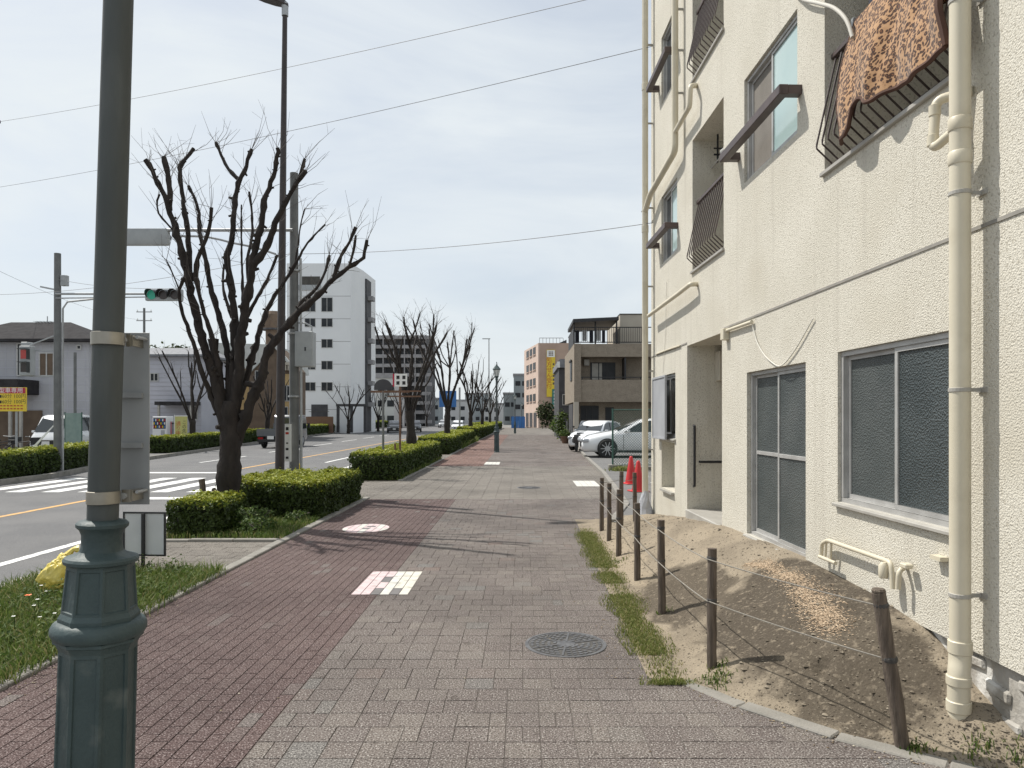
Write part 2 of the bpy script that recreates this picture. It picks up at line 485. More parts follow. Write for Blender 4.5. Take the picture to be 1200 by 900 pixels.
M['rim'] = mat('alloy_rim', (0.5, 0.51, 0.52), 0.4, metal=0.2)
M['car_glass'] = mat('car_glass', (0.02, 0.026, 0.03), 0.06, spec=0.8)
M['car_trim'] = mat('car_trim', (0.02, 0.02, 0.02), 0.6)
M['head_lamp'] = mat('head_lamp', (0.45, 0.47, 0.5), 0.12, spec=0.8)
M['tail_lamp'] = mat('tail_lamp', (0.3, 0.015, 0.015), 0.2)
M['plate'] = mat('number_plate', (0.7, 0.7, 0.68), 0.5)
M['fence_green'] = mat('green_fence', (0.03, 0.085, 0.065), 0.55, (0.045, 0.11, 0.085), 8)
M['siding_grey'] = mat('grey_siding', (0.4, 0.4, 0.425), 0.8, (0.45, 0.45, 0.475), 0.8)
M['siding_lilac'] = mat('pale_siding', (0.45, 0.45, 0.5), 0.8, (0.5, 0.5, 0.55), 0.8)
M['roof_dark'] = mat('dark_roof', (0.035, 0.033, 0.035), 0.9, (0.05, 0.048, 0.05), 4, 0.3, 20, spec=0.1)
M['roof_light'] = mat('light_roof', (0.42, 0.43, 0.41), 0.7, (0.5, 0.51, 0.49), 2)
M['roof_grey'] = mat('grey_tile_roof', (0.16, 0.165, 0.18), 0.8, (0.22, 0.225, 0.24), 4, 0.4, 14)
M['ochre'] = mat('ochre_wall', (0.42, 0.29, 0.13), 0.85, (0.48, 0.34, 0.17), 2)
M['brown_wall'] = mat('brown_wall', (0.12, 0.085, 0.06), 0.85, (0.16, 0.115, 0.08), 2)
M['block_white'] = mat('white_render', (0.74, 0.75, 0.76), 0.85, (0.78, 0.79, 0.8), 0.4)
M['dark_clad'] = mat('dark_cladding', (0.045, 0.045, 0.05), 0.7, (0.065, 0.065, 0.07), 2)
M['slab_grey'] = mat('balcony_slab', (0.27, 0.265, 0.27), 0.85, (0.32, 0.315, 0.32), 1)
M['tile_beige'] = mat('beige_tile_wall', (0.235, 0.195, 0.15), 0.8, (0.29, 0.245, 0.19), 3, 0.3, 30, speck=(0.19, 0.155, 0.118), speck_scale=14)
M['tile_beige_lt'] = mat('pale_beige_wall', (0.4, 0.36, 0.3), 0.8, (0.45, 0.41, 0.34), 1)
M['pink_wall'] = mat('pink_wall', (0.4, 0.285, 0.225), 0.85, (0.46, 0.335, 0.265), 0.5)
M['pink_light'] = mat('salmon_wall', (0.56, 0.43, 0.36), 0.85, (0.6, 0.47, 0.4), 0.5)
M['far_grey'] = mat('far_grey_wall', (0.26, 0.29, 0.3), 0.85, (0.31, 0.335, 0.345), 0.3)
M['far_pale'] = mat('far_pale_wall', (0.5, 0.5, 0.5), 0.85, (0.56, 0.56, 0.55), 0.2)
M['blue'] = mat('blue_sheet', (0.03, 0.14, 0.4), 0.5, (0.05, 0.18, 0.46), 1)
M['green_sign'] = mat('green_sign', (0.02, 0.17, 0.15), 0.5)
M['bag'] = mat('yellow_bag', (0.66, 0.52, 0.09), 0.35, (0.72, 0.6, 0.17), 8, 0.5, 30, transmission=0.0, spec=0.5)
M['board_white'] = mat('board_white', (0.5, 0.51, 0.52), 0.6, (0.56, 0.57, 0.58), 3)
M['flower_orange'] = mat('orange_petal', (0.75, 0.16, 0.03), 0.6)
M['flower_white'] = mat('white_petal', (0.75, 0.75, 0.7), 0.6)
M['corrugated'] = mat('corrugated_hose', (0.5, 0.48, 0.43), 0.7)
M['rust'] = mat('rusty_iron', (0.13, 0.07, 0.045), 0.85, (0.2, 0.12, 0.08), 12)
M['tarp'] = mat('grey_tarp', (0.42, 0.43, 0.46), 0.6, (0.5, 0.51, 0.54), 6, 0.6, 20)
M['cloth_dark'] = mat('dark_cloth', (0.03, 0.032, 0.05), 0.9)
M['cloth_white'] = mat('white_cloth', (0.68, 0.68, 0.67), 0.9)

def dirt_material():
    m = bpy.data.materials.new('sandy_dirt')
    m.use_nodes = True
    N, L = m.node_tree.nodes, m.node_tree.links
    p = N['Principled BSDF']
    p.inputs['Roughness'].default_value = 0.97
    p.inputs['Specular IOR Level'].default_value = 0.15
    g = N.new('ShaderNodeNewGeometry')
    def noise(s, d=6):
        n = N.new('ShaderNodeTexNoise'); n.inputs['Scale'].default_value = s; n.inputs['Detail'].default_value = d
        L.new(g.outputs['Position'], n.inputs['Vector']); return n.outputs['Fac']
    def rng_(src, a, b):
        r = N.new('ShaderNodeMapRange'); r.inputs['From Min'].default_value = a; r.inputs['From Max'].default_value = b
        L.new(src, r.inputs['Value']); return r.outputs['Result']
    def mix(f, a, b):
        x = N.new('ShaderNodeMix'); x.data_type = 'RGBA'; L.new(f, x.inputs['Factor'])
        for s, v in (('A', a), ('B', b)):
            if isinstance(v, tuple): x.inputs[s].default_value = (*v, 1)
            else: L.new(v, x.inputs[s])
        return x.outputs['Result']
    def blob(cx, cy, rx, ry, rot=0.0):                       # a patch of other soil: distance field + noise
        mp = N.new('ShaderNodeMapping'); mp.vector_type = 'TEXTURE'
        mp.inputs['Location'].default_value = (cx, cy, 0); mp.inputs['Scale'].default_value = (rx, ry, 50); mp.inputs['Rotation'].default_value = (0, 0, rot)
        L.new(g.outputs['Position'], mp.inputs['Vector'])
        ln = N.new('ShaderNodeVectorMath'); ln.operation = 'LENGTH'; L.new(mp.outputs['Vector'], ln.inputs[0])
        ad = N.new('ShaderNodeMath'); ad.operation = 'MULTIPLY_ADD'; ad.inputs[1].default_value = 1.1; L.new(noise(4.5, 7), ad.inputs[0]); L.new(ln.outputs['Value'], ad.inputs[2])
        return rng_(ad.outputs[0], 1.62, 1.38)
    base = mix(rng_(noise(2.2), 0.38, 0.64), (0.285, 0.24, 0.18), (0.205, 0.172, 0.13))
    base = mix(blob(1.95, 5.2, 0.62, 1.0), base, (0.078, 0.065, 0.05))
    base = mix(blob(1.45, 6.6, 0.4, 0.9), base, (0.1, 0.083, 0.063))
    base = mix(blob(2.0, 4.3, 0.42, 0.5), base, (0.09, 0.075, 0.057))
    base = mix(blob(1.2, 9.0, 0.25, 1.6), base, (0.3, 0.25, 0.185))
    base = mix(rng_(noise(17, 5), 0.58, 0.76), base, (0.25, 0.21, 0.158))
    base = mix(rng_(noise(60, 3), 0.58, 0.8), base, (0.27, 0.232, 0.178))
    base = mix(rng_(noise(95, 2), 0.58, 0.72), base, (0.065, 0.054, 0.042))
    L.new(base, p.inputs['Base Color'])
    b = N.new('ShaderNodeBump'); b.inputs['Strength'].default_value = 0.9; b.inputs['Distance'].default_value = 0.012
    L.new(noise(38, 6), b.inputs['Height']); L.new(b.outputs['Normal'], p.inputs['Normal'])
    return m
M['dirt'] = dirt_material()

def leopard_material():
    m = bpy.data.materials.new('leopard_print_fleece')
    m.use_nodes = True
    N, L = m.node_tree.nodes, m.node_tree.links
    p = N['Principled BSDF']
    p.inputs['Roughness'].default_value = 0.95
    p.inputs['Specular IOR Level'].default_value = 0.1
    p.inputs['Sheen Weight'].default_value = 0.25
    uv = N.new('ShaderNodeUVMap')
    ns = N.new('ShaderNodeTexNoise'); ns.inputs['Scale'].default_value = 14; ns.inputs['Detail'].default_value = 3
    L.new(uv.outputs['UV'], ns.inputs['Vector'])
    mx = N.new('ShaderNodeMix'); mx.data_type = 'RGBA'; mx.inputs['Factor'].default_value = 0.045
    L.new(uv.outputs['UV'], mx.inputs['A']); L.new(ns.outputs['Color'], mx.inputs['B'])
    v = N.new('ShaderNodeTexVoronoi'); v.inputs['Scale'].default_value = 46; v.inputs['Randomness'].default_value = 0.9
    L.new(mx.outputs['Result'], v.inputs['Vector'])
    r = N.new('ShaderNodeValToRGB'); e = r.color_ramp.elements
    e[0].position = 0.0; e[0].color = (0.26, 0.115, 0.045, 1)
    e[1].position = 0.17; e[1].color = (0.15, 0.06, 0.025, 1)
    for pos, c in ((0.25, (0.035, 0.016, 0.011)), (0.47, (0.05, 0.022, 0.013)), (0.55, (0.38, 0.22, 0.115)), (1.0, (0.46, 0.28, 0.15))):
        x = e.new(pos); x.color = (*c, 1)
    L.new(v.outputs['Distance'], r.inputs['Fac'])
    L.new(r.outputs['Color'], p.inputs['Base Color'])
    b = N.new('ShaderNodeBump'); b.inputs['Strength'].default_value = 0.4; b.inputs['Distance'].default_value = 0.004
    n2 = N.new('ShaderNodeTexNoise'); n2.inputs['Scale'].default_value = 120; L.new(uv.outputs['UV'], n2.inputs['Vector'])
    L.new(n2.outputs['Fac'], b.inputs['Height']); L.new(b.outputs['Normal'], p.inputs['Normal'])
    return m
M['leopard'] = leopard_material()
M['leopard_hem'] = mat('blanket_hem', (0.065, 0.03, 0.02), 0.9, (0.09, 0.042, 0.027), 9)

# ------------------------------------------------------------------ lettering
def text(body, size, material, parent, loc, rot=(R(90), 0, 0), name='lettering', spacing=1.0, line=1.0, sx=1.0):
    cu = bpy.data.curves.new(name, 'FONT')
    cu.body = body
    cu.size = size
    cu.align_x, cu.align_y = 'CENTER', 'CENTER'
    cu.space_character, cu.space_line = spacing, line
    cu.resolution_u = 2
    t = bpy.data.objects.new(name, cu)
    col.objects.link(t)
    dg = bpy.context.evaluated_depsgraph_get()
    me = bpy.data.meshes.new_from_object(t.evaluated_get(dg))
    col.objects.unlink(t)
    bpy.data.objects.remove(t)
    bpy.data.curves.remove(cu)
    me.materials.clear()
    me.materials.append(material)
    me.name = name
    o = bpy.data.objects.new(name, me)
    col.objects.link(o)
    o.parent = parent
    o.location = loc
    o.rotation_euler = rot
    o.scale = (sx, 1, 1)
    return o

# ================================================================== THE SETTING
KERB_L = -3.28          # kerb between pavement and planting
RED_R = -1.41           # red cycle strip / grey pavement
ROAD_E = -5.25          # road kerb on this side
RZ = -0.12              # road level

def far_kerb(Y):
    return float(np.interp(Y, [-10, 22, 30, 38, 73, 120, 223, 400], [-14.3, -14.3, -16.2, -17.2, -21.6, -25, -29, -36]))

def sheet(name, pts, z, material):
    m = MB()
    m.add([(x, y, z) for x, y in pts], [tuple(range(len(pts)))])
    return tag(m.build(name, material), kind='structure')

sheet('ground', [(-900, -60), (900, -60), (900, 2400), (-900, 2400)], -0.16, M['ground'])
# road: strip mesh following the gentle bend
def strip(name, xa, xb, ys, z, material, kind='structure'):
    m = MB()
    for i in range(len(ys) - 1):
        a, b = ys[i], ys[i + 1]
        m.quad((xa(a), a, z), (xb(a), a, z), (xb(b), b, z), (xa(b), b, z))
    o = m.build(name, material)
    return tag(o, kind=kind) if kind else o
def near_kerb(Y):
    return float(np.interp(Y, [-10, 60, 130, 400], [ROAD_E, ROAD_E, -7.5, -16]))
YS = [-10, 5, 15, 22, 26, 30, 34, 38, 50, 60, 73, 90, 120, 160, 223, 300, 400]
strip('road', far_kerb, near_kerb, YS, RZ, M['asphalt'])
strip('far_pavement', lambda y: far_kerb(y) - 5.5, lambda y: far_kerb(y) - 0.15, YS, 0.0, M['lot'])
# kerb stones on both sides of the road
def kerb_line(name, label_pts, w, z0, z1, seg, material):
    root = None
    pts = [Vector(p) for p in label_pts]
    root = empty(name)
    root['kind'] = 'structure'
    n = 0
    for a, b in zip(pts[:-1], pts[1:]):
        L = (b - a).length
        k = max(1, int(round(L / seg)))
        ang = math.atan2(b.y - a.y, b.x - a.x)
        for i in range(k):
            c = a.lerp(b, (i + 0.5) / k)
            jz = rng.uniform(-0.004, 0.004)
            m = MB().box((0, 0, 0), (L / k - 0.008, w, z1 - z0))
            o = m.build('kerb_stone', material, root, bevel=0.008)
            o.location = (c.x, c.y, (z0 + z1) / 2 + jz)
            o.rotation_euler = (0, 0, ang + rng.uniform(-0.004, 0.004))
    return root
kerb_line('road_kerb', [(ROAD_E - 0.075, 2, 0), (ROAD_E - 0.075, 40, 0)], 0.15, RZ - 0.05, 0.012, 0.6, M['kerb'])
strip('road_kerb_far_end', lambda y: near_kerb(y) - 0.15, near_kerb, [40, 60, 130, 250], 0.008, M['kerb'])
fk = MB()
for a, b in zip(YS[:-3], YS[1:-2]):
    A, B = Vector((far_kerb(a) - 0.075, a, 0)), Vector((far_kerb(b) - 0.075, b, 0))
    fk.bar(A + Vector((0, 0, -0.07)), B + Vector((0, 0, -0.07)), 0.16, 0.2)
tag(fk.build('far_kerb', M['kerb']), kind='structure')
kerb_line('planting_kerb', [(KERB_L - 0.06, 2.2, 0), (KERB_L - 0.06, 15.6, 0)], 0.12, -0.08, 0.03, 0.6, M['kerb'])
kerb_line('planting_kerb', [(KERB_L - 0.06, 19.8, 0), (KERB_L - 0.06, 30.5, 0)], 0.12, -0.08, 0.03, 1.0, M['kerb'])

kerb_line('planting_kerb', [(KERB_L - 0.06, 34.0, 0), (KERB_L - 0.06, 52, 0)], 0.12, -0.08, 0.03, 2.0, M['kerb'])
kerb_line('planting_kerb', [(KERB_L - 0.06, 56.0, 0), (KERB_L - 0.06, 110, 0)], 0.12, -0.08, 0.03, 6.0, M['kerb'])

# right boundary of the pavement
GX0, GX1 = 0.93, 1.12                          # ribbon of grass
EDGE = [(1.06, 11.35), (1.06, 4.72), (1.32, 4.34), (1.7, 3.92), (2.12, 3.6), (2.5, 3.36)]
def edge_x(Y):                                  # boundary pavement / dirt
    ys = [3.36, 3.6, 3.92, 4.34, 4.66, 4.8, 11.35]
    xs = [2.5, 2.12, 1.7, 1.32, 1.06, 0.8, 0.86]
    return float(np.interp(Y, ys, xs))
def lot_x(Y):
    return float(np.interp(Y, [11.35, 14, 18, 22, 31, 66, 130], [1.3, 1.95, 2.2, 2.42, 2.69, 4.1, 4.6]))
def right_x(Y):
    return edge_x(Y) if Y < 11.35 else lot_x(Y)

# pavers ------------------------------------------------------------
PV = 0.188
def paver_fields():
    """lists of (x, y, w, l, kind)"""
    out = {'grey': [], 'red': [], 'light': [], 'orange': []}
    r = random.Random(3)
    y = 2.35
    row = 0
    while y < 15.4:                             # zone A: grey, courses across, broken bond
        x = RED_R + 0.004
        lim = right_x(y + PV / 2) + 0.06
        if row % 2: 
            out['grey'].append((x, y, PV / 2, PV)); x += PV / 2
        while x < lim:
            w = PV if r.random() < 0.86 else PV / 2
            out['grey'].append((x, y, w, PV)); x += w
        y += PV; row += 1
    nx = 20
    w = (RED_R - KERB_L) / nx
    for i in range(nx):                         # zone A: red, laid lengthwise
        y = 2.35 + (PV / 2 if i % 2 else 0)
        while y < 15.3:
            out['red'].append((KERB_L + i * w, y, w, min(PV, 15.42 - y))); y += PV
    y = 15.42
    while y < 25.9:                             # zone B: pale larger slabs across the whole width, stack bond
        x = KERB_L
        while x < right_x(y):
            out['light'].append((x, y, 0.3, 0.3)); x += 0.3
        y += 0.3
    y0 = y
    row = 0
    while y < 75:
        x = RED_R
        if row % 2: out['grey'].append((x, y, 0.14, 0.28)); x += 0.14
        while x < right_x(y):
            out['grey'].append((x, y, 0.28, 0.28)); x += 0.28
        y += 0.28; row += 1
    for i in range(10):
        y = y0 + (0.19 if i % 2 else 0)
        while y < 75:
            out['orange'].append((KERB_L + i * 2 * w, y, 2 * w, 0.38)); y += 0.38
    return out
PF = paver_fields()

def in_frame(x, y):
    px, py = VX + x * F / y, VY + H * F / y
    return -40 < px < 1240 and py < 925
def joined_pavers(name, lst, material, parent, zt=0.0, seed=1):
    A = np.array(lst, dtype=np.float64)
    n = len(A)
    g, c, d = 0.0016, 0.0022, 0.004
    rr = np.random.default_rng(seed)
    z = zt + rr.uniform(-0.0012, 0.0012, n)
    tx, ty = rr.normal(0, 0.0003, n), rr.normal(0, 0.0003, n)
    x0, x1, y0, y1 = A[:, 0] + g, A[:, 0] + A[:, 2] - g, A[:, 1] + g, A[:, 1] + A[:, 3] - g
    V = np.zeros((n, 8, 3))
    for k, (xx, yy, sx, sy) in enumerate(((x0, y0, 1, 1), (x1, y0, -1, 1), (x1, y1, -1, -1), (x0, y1, 1, -1))):
        V[:, k] = np.stack([xx, yy, z - d], 1)
        V[:, k + 4] = np.stack([xx + sx * c, yy + sy * c, z - sx * tx - sy * ty], 1)
    fb = np.array([[4, 5, 6, 7], [0, 1, 5, 4], [1, 2, 6, 5], [2, 3, 7, 6], [3, 0, 4, 7]])
    Fq = (np.arange(n)[:, None, None] * 8 + fb[None]).reshape(-1, 4)
    rnd = np.repeat(rr.random(n), 5)
    o = np_mesh(name, V.reshape(-1, 3), Fq, material, parent, rnd)
    o['kind'] = 'stuff'
    return o
PM = {}
def single_paver(x, y, w, l, material, parent, zt=0.0):
    key = (round(w, 3), round(l, 3), material.name)
    if key not in PM:
        g, c, d = 0.0016, 0.0022, 0.004
        V = []
        for (a, b) in ((-1, -1), (1, -1), (1, 1), (-1, 1)): V.append((a * (w / 2 - g), b * (l / 2 - g), -d))
        for (a, b) in ((-1, -1), (1, -1), (1, 1), (-1, 1)): V.append((a * (w / 2 - g - c), b * (l / 2 - g - c), 0))
        me = bpy.data.meshes.new('paver')
        me.from_pydata(V, [], [(4, 5, 6, 7), (0, 1, 5, 4), (1, 2, 6, 5), (2, 3, 7, 6), (3, 0, 4, 7)])
        me.materials.append(material)
        PM[key] = me
    o = bpy.data.objects.new('paver', PM[key])
    col.objects.link(o)
    o.parent = parent
    o.location = (x + w / 2, y + l / 2, zt + rng.uniform(-0.0012, 0.0012))
    o.rotation_euler = (rng.gauss(0, 0.004), rng.gauss(0, 0.004), rng.gauss(0, 0.004))
    return o

pav = MB()
for a, b in zip([2.0, 3.36, 3.92, 4.72, 11.3, 11.36, 14, 18, 22, 31, 66], [3.36, 3.92, 4.72, 11.3, 11.36, 14, 18, 22, 31, 66, 130]):
    pav.quad((RED_R, a, -0.0045), (right_x(a) + 0.1, a, -0.0045), (right_x(b) + 0.1, b, -0.0045), (RED_R, b, -0.0045))
pavement = tag(pav.build('pavement', M['joint']), kind='structure')
cyc = MB().quad((KERB_L, 2.0, -0.0045), (RED_R, 2.0, -0.0045), (RED_R, 130, -0.0045), (KERB_L, 130, -0.0045))
cycle_path = tag(cyc.build('cycle_path', M['joint_red']), kind='structure')
far_pave = MB().quad((KERB_L, 75, 0.0), (4.2, 75, 0.0), (4.7, 130, 0.0), (KERB_L, 130, 0.0))
tag(far_pave.build('far_end_pavement', M['paver_light_obj']), kind='structure')
for key, root in (('grey', pavement), ('red', cycle_path)):
    lst = sorted(PF[key], key=lambda p: (not in_frame(p[0] + p[2] / 2, p[1] + p[3] / 2), p[1]))
    for p in lst[:290]: single_paver(*p, M['paver_%s_obj' % key], root)
    joined_pavers('paver_field', lst[290:], M['paver_%s_rnd' % key], root, seed=len(lst))
joined_pavers('slab_field', PF['light'], M['paver_light_rnd'], pavement, seed=11)
joined_pavers('brick_field', PF['orange'], M['paver_orange_rnd'], cycle_path, seed=12)

# side paving between kerbs (in front of the first planter and in the gaps)
def side_patch(name, y0, y1, single, XR=KERB_L):
    m = MB().quad((ROAD_E, y0, -0.0045), (XR, y0, -0.0045), (XR, y1, -0.0045), (ROAD_E, y1, -0.0045))
    r = tag(m.build(name, M['joint']), kind='structure')
    lst = []
    y, row = y0, 0
    while y < y1 - 0.05:
        x = ROAD_E - (0.12 if row % 2 else 0)
        while x < XR - 0.02:
            a, b = max(x, ROAD_E), min(x + 0.24, XR)
            if b - a > 0.03: lst.append((a, y, b - a, min(PV, y1 - y)))
            x += 0.24
        y += PV; row += 1
    if single:
        for p in lst: single_paver(*p, M['paver_light_obj'], r)
    else:
        joined_pavers('slab_field', lst, M['paver_light_rnd'], r, seed=len(lst))
side_patch('side_paving', 8.15, 10.1, True, KERB_L - 0.12)
side_patch('side_paving', 15.5, 19.8, False)
side_patch('side_paving', 30.5, 34.0, False)
side_patch('side_paving', 52.0, 56.0, False)

# planting strips: soil sheets
def soil_strip(y0, y1):
    return sheet('planting_soil', [(ROAD_E, y0), (KERB_L - 0.12, y0), (KERB_L - 0.12, y1), (ROAD_E, y1)], 0.004, M['soil'])
for a, b in ((2.0, 8.15), (10.1, 15.5), (19.8, 30.5), (34, 52), (56, 130)): soil_strip(a, b)
kerb_line('planter_front_kerb', [(ROAD_E, 10.12, 0), (KERB_L - 0.12, 10.12, 0)], 0.1, -0.08, 0.035, 0.6, M['kerb'])

# road paint ----------------------------------------------------------
def paint(name, quads, z=RZ + 0.004, material=None, label=None):
    m = MB()
    for q in quads: m.add([(x, y, z) for x, y in q], [(0, 1, 2, 3)])
    o = m.build(name, material or M['white_paint'])
    return tag(o, kind='structure')
def rect(x0, x1, y0, y1): return [(x0, y0), (x1, y0), (x1, y1), (x0, y1)]
paint('edge_line', [rect(-6.62, -6.47, 1, 16.2), rect(-6.62, -6.47, 23.5, 110)])
cw = empty('zebra_crossing'); cw['kind'] = 'structure'
for i in range(9):
    x = -13.75 + i * 0.9
    m = MB().add([(x, 18.0, RZ + 0.004), (x + 0.45, 18.0, RZ + 0.004), (x + 0.45, 22.3, RZ + 0.004), (x, 22.3, RZ + 0.004)], [(0, 1, 2, 3)])
    m.build('stripe', M['white_paint'], cw)
paint('stop_line', [rect(-9.5, -6.75, 16.4, 16.85)])
paint('stop_line_far', [rect(-13.9, -9.9, 24.2, 24.65)])
paint('centre_line', [rect(-9.8, -9.65, 1, 16.6), rect(-10.3, -10.15, 25, 110)], material=M['orange_paint'])
dash = []
for i in range(9):
    dash.append(rect(-13.4 - 0.035 * i * 8, -13.27 - 0.035 * i * 8, 30 + i * 9, 35 + i * 9))
    dash.append(rect(-8.2, -8.07, 30 + i * 9, 35 + i * 9))
paint('lane_dashes', dash)

# car park ----------------------------------------------------------------
LZ = 0.06
m = MB()
ylist = [11.6, 14, 18, 22, 31, 46]
for a, b in zip(ylist[:-1], ylist[1:]):
    m.quad((lot_x(a) + 0.1, a, LZ), (20, a, LZ), (20, b, LZ), (lot_x(b) + 0.1, b, LZ))
tag(m.build('car_park', M['lot']), kind='structure')
kerb_line('car_park_kerb', [(lot_x(y) + 0.06, y, 0) for y in (11.7, 14, 18, 22, 31, 46)], 0.12, -0.08, 0.09, 0.9, M['kerb'])
paint('parking_line', [rect(3.05, 3.6, 20.6, 21.0), rect(3.3, 4.4, 18.6, 18.72), rect(3.2, 10, 26.0, 26.12)], z=LZ + 0.004)
kerb_line('dirt_kerb', [(1.06, 4.74, 0), (1.32, 4.34, 0), (1.7, 3.92, 0), (2.12, 3.6, 0), (2.5, 3.36, 0)], 0.11, -0.06, 0.012, 0.55, M['kerb'])

# dirt bank along the building -------------------------------------------
def bank_wall_z(Y):
    return float(np.interp(Y, [2.6, 3.5, 3.95, 4.4, 5.0, 6.0, 8.0, 9.8, 11.0, 12.4], [0.05, 0.1, 0.25, 0.46, 0.515, 0.54, 0.51, 0.38, 0.24, 0.1]))
from mathutils import noise as mnoise
HOLE = Vector((1.835, 4.42, 0))
def bank_z(x, Y):
    e, w = max(edge_x(Y) + 0.03, 1.08 if Y > 4.66 else 0), wall_x(Y)
    t = min(1, max(0, (x - e) / max(0.05, w - e)))
    zw = bank_wall_z(Y)
    s = t * 0.35 + 0.65 * (t * t * (3 - 2 * t))
    amp = 0.035 * min(1, t * 5) * (0.5 + 0.5 * min(1, (1 - t) * 6))
    n = mnoise.noise(Vector((x * 2.3, Y * 2.3, 0.3))) * amp + (mnoise.noise(Vector((x * 6, Y * 4, 4.1))) * 0.02 + mnoise.noise(Vector((x * 17, Y * 17, 1.1))) * 0.009 - abs(mnoise.noise(Vector((x * 3.1, Y * 1.2, 8.1)))) * 0.03) * min(1, t * 6) * min(1, 0.25 + (1 - t) * 5)
    # small animal hole
    hp = HOLE
    d2 = (x - hp.x) ** 2 + (Y - hp.y) ** 2
    return 0.004 + zw * s + n * (1 if t < 0.99 else 0.3) - 0.085 * math.exp(-d2 / 0.0022)
NY, NT = 230, 64
V = []
for i in range(NY + 1):
    Y = 3.0 + (12.3 - 3.0) * (i / NY) ** 1.15
    e, w = edge_x(max(Y, 3.36)) + 0.03, wall_x(Y) + 0.06
    for j in range(NT + 1):
        x = e + (w - e) * j / NT
        V.append((x, Y, bank_z(x, Y)))
V = np.array(V)
ii, jj = np.meshgrid(np.arange(NY), np.arange(NT), indexing='ij')
a = (ii * (NT + 1) + jj).ravel()
Fq = np.stack([a, a + 1, a + NT + 2, a + NT + 1], 1)
bank = np_mesh('dirt_bank', V, Fq, M['dirt'], smooth=True)
tag(bank, kind='structure')
# pebbles, clods and wood chips on the bank
def scatter_bits(name, pts, smin, smax, material, label, cat):
    n = len(pts)
    P = np.array(pts)
    s = nrng.uniform(smin, smax, n)
    base = np.array([[1, 0, 0], [-1, 0, 0], [0, 1, 0], [0, -1, 0], [0, 0, 0.6], [0, 0, -0.4]], float)
    V = np.zeros((n, 6, 3))
    ang = nrng.uniform(0, 6.28, n)
    asp = nrng.uniform(0.35, 1.0, n)
    for k in range(6):
        bx, by, bz = base[k]
        xx = bx * s; yy = by * s * asp; zz = bz * s * 0.6
        V[:, k, 0] = P[:, 0] + xx * np.cos(ang) - yy * np.sin(ang)
        V[:, k, 1] = P[:, 1] + xx * np.sin(ang) + yy * np.cos(ang)
        V[:, k, 2] = P[:, 2] + zz + s * 0.1
    fb = np.array([[0, 2, 4], [2, 1, 4], [1, 3, 4], [3, 0, 4], [2, 0, 5], [1, 2, 5], [3, 1, 5], [0, 3, 5]])
    Fq = (np.arange(n)[:, None, None] * 6 + fb[None]).reshape(-1, 3)
    o = np_mesh(name, V.reshape(-1, 3), Fq, material, None, np.repeat(nrng.random(n), 8))
    return tag(o, label, cat, kind='stuff')
M['pebble'] = ramp_mat('pebble', [(0, (0.07, 0.057, 0.044)), (0.75, (0.13, 0.108, 0.082)), (1, (0.28, 0.245, 0.195))], 0.95)
M['chips'] = ramp_mat('wood_chip', [(0, (0.2, 0.145, 0.095)), (0.5, (0.4, 0.3, 0.205)), (1, (0.54, 0.43, 0.31))], 0.95)
pts = []
for _ in range(4200):
    Y = 3.4 + 8.3 * rng.random() ** 1.4
    e, w = edge_x(Y) + 0.03, wall_x(Y)
    x = e + (w - e) * rng.random() ** 1.3
    pts.append((x, Y, bank_z(x, Y)))
scatter_bits('pebbles', pts, 0.0025, 0.012, M['pebble'], 'small stones and clods strewn over the dirt bank', 'stones')
pts = []
for _ in range(260):
    Y = 3.5 + 7.5 * rng.random() ** 1.3
    e, w = edge_x(Y) + 0.2, wall_x(Y)
    x = e + (w - e) * rng.random()
    pts.append((x, Y, bank_z(x, Y)))
M['clod'] = ramp_mat('clod', [(0, (0.09, 0.075, 0.057)), (0.6, (0.17, 0.143, 0.108)), (1, (0.25, 0.215, 0.165))], 0.97)
scatter_bits('clods', pts, 0.01, 0.028, M['clod'], 'loose earth clods lying on the dirt bank', 'clods')
pts = []
def bank_hit(px, py):
    k = 1.5
    while k < 14:
        x, z = (px - VX) / F * k, H + (VY - py) * k / F
        if z <= bank_z(x, k): return Vector((x, k, z))
        k += 0.01
    return G(px, py, 0.3)
chip_pts = [bank_hit(px, py) for px, py in ((876, 661), (900, 662), (925, 675), (945, 696), (962, 716), (976, 737))]
for _ in range(5600):
    k = rng.random() ** 0.85 * (len(chip_pts) - 1)
    i = int(k)
    p = chip_pts[i].lerp(chip_pts[i + 1], k - i)
    wv = 0.03 + 0.028 * min(1, k / 3)
    wv *= 0.8 + 0.9 * abs(mnoise.noise(Vector((k * 2.1, 3, 3))))
    x, Y = p.x + rng.gauss(0, wv), p.y + rng.gauss(0, wv * 1.5)
    if x > wall_x(Y) - 0.02: continue
    pts.append((x, Y, bank_z(x, Y)))
scatter_bits('wood_chips', pts, 0.004, 0.011, M['chips'], 'trail of pale orange wood chips on the dirt bank', 'wood chips')

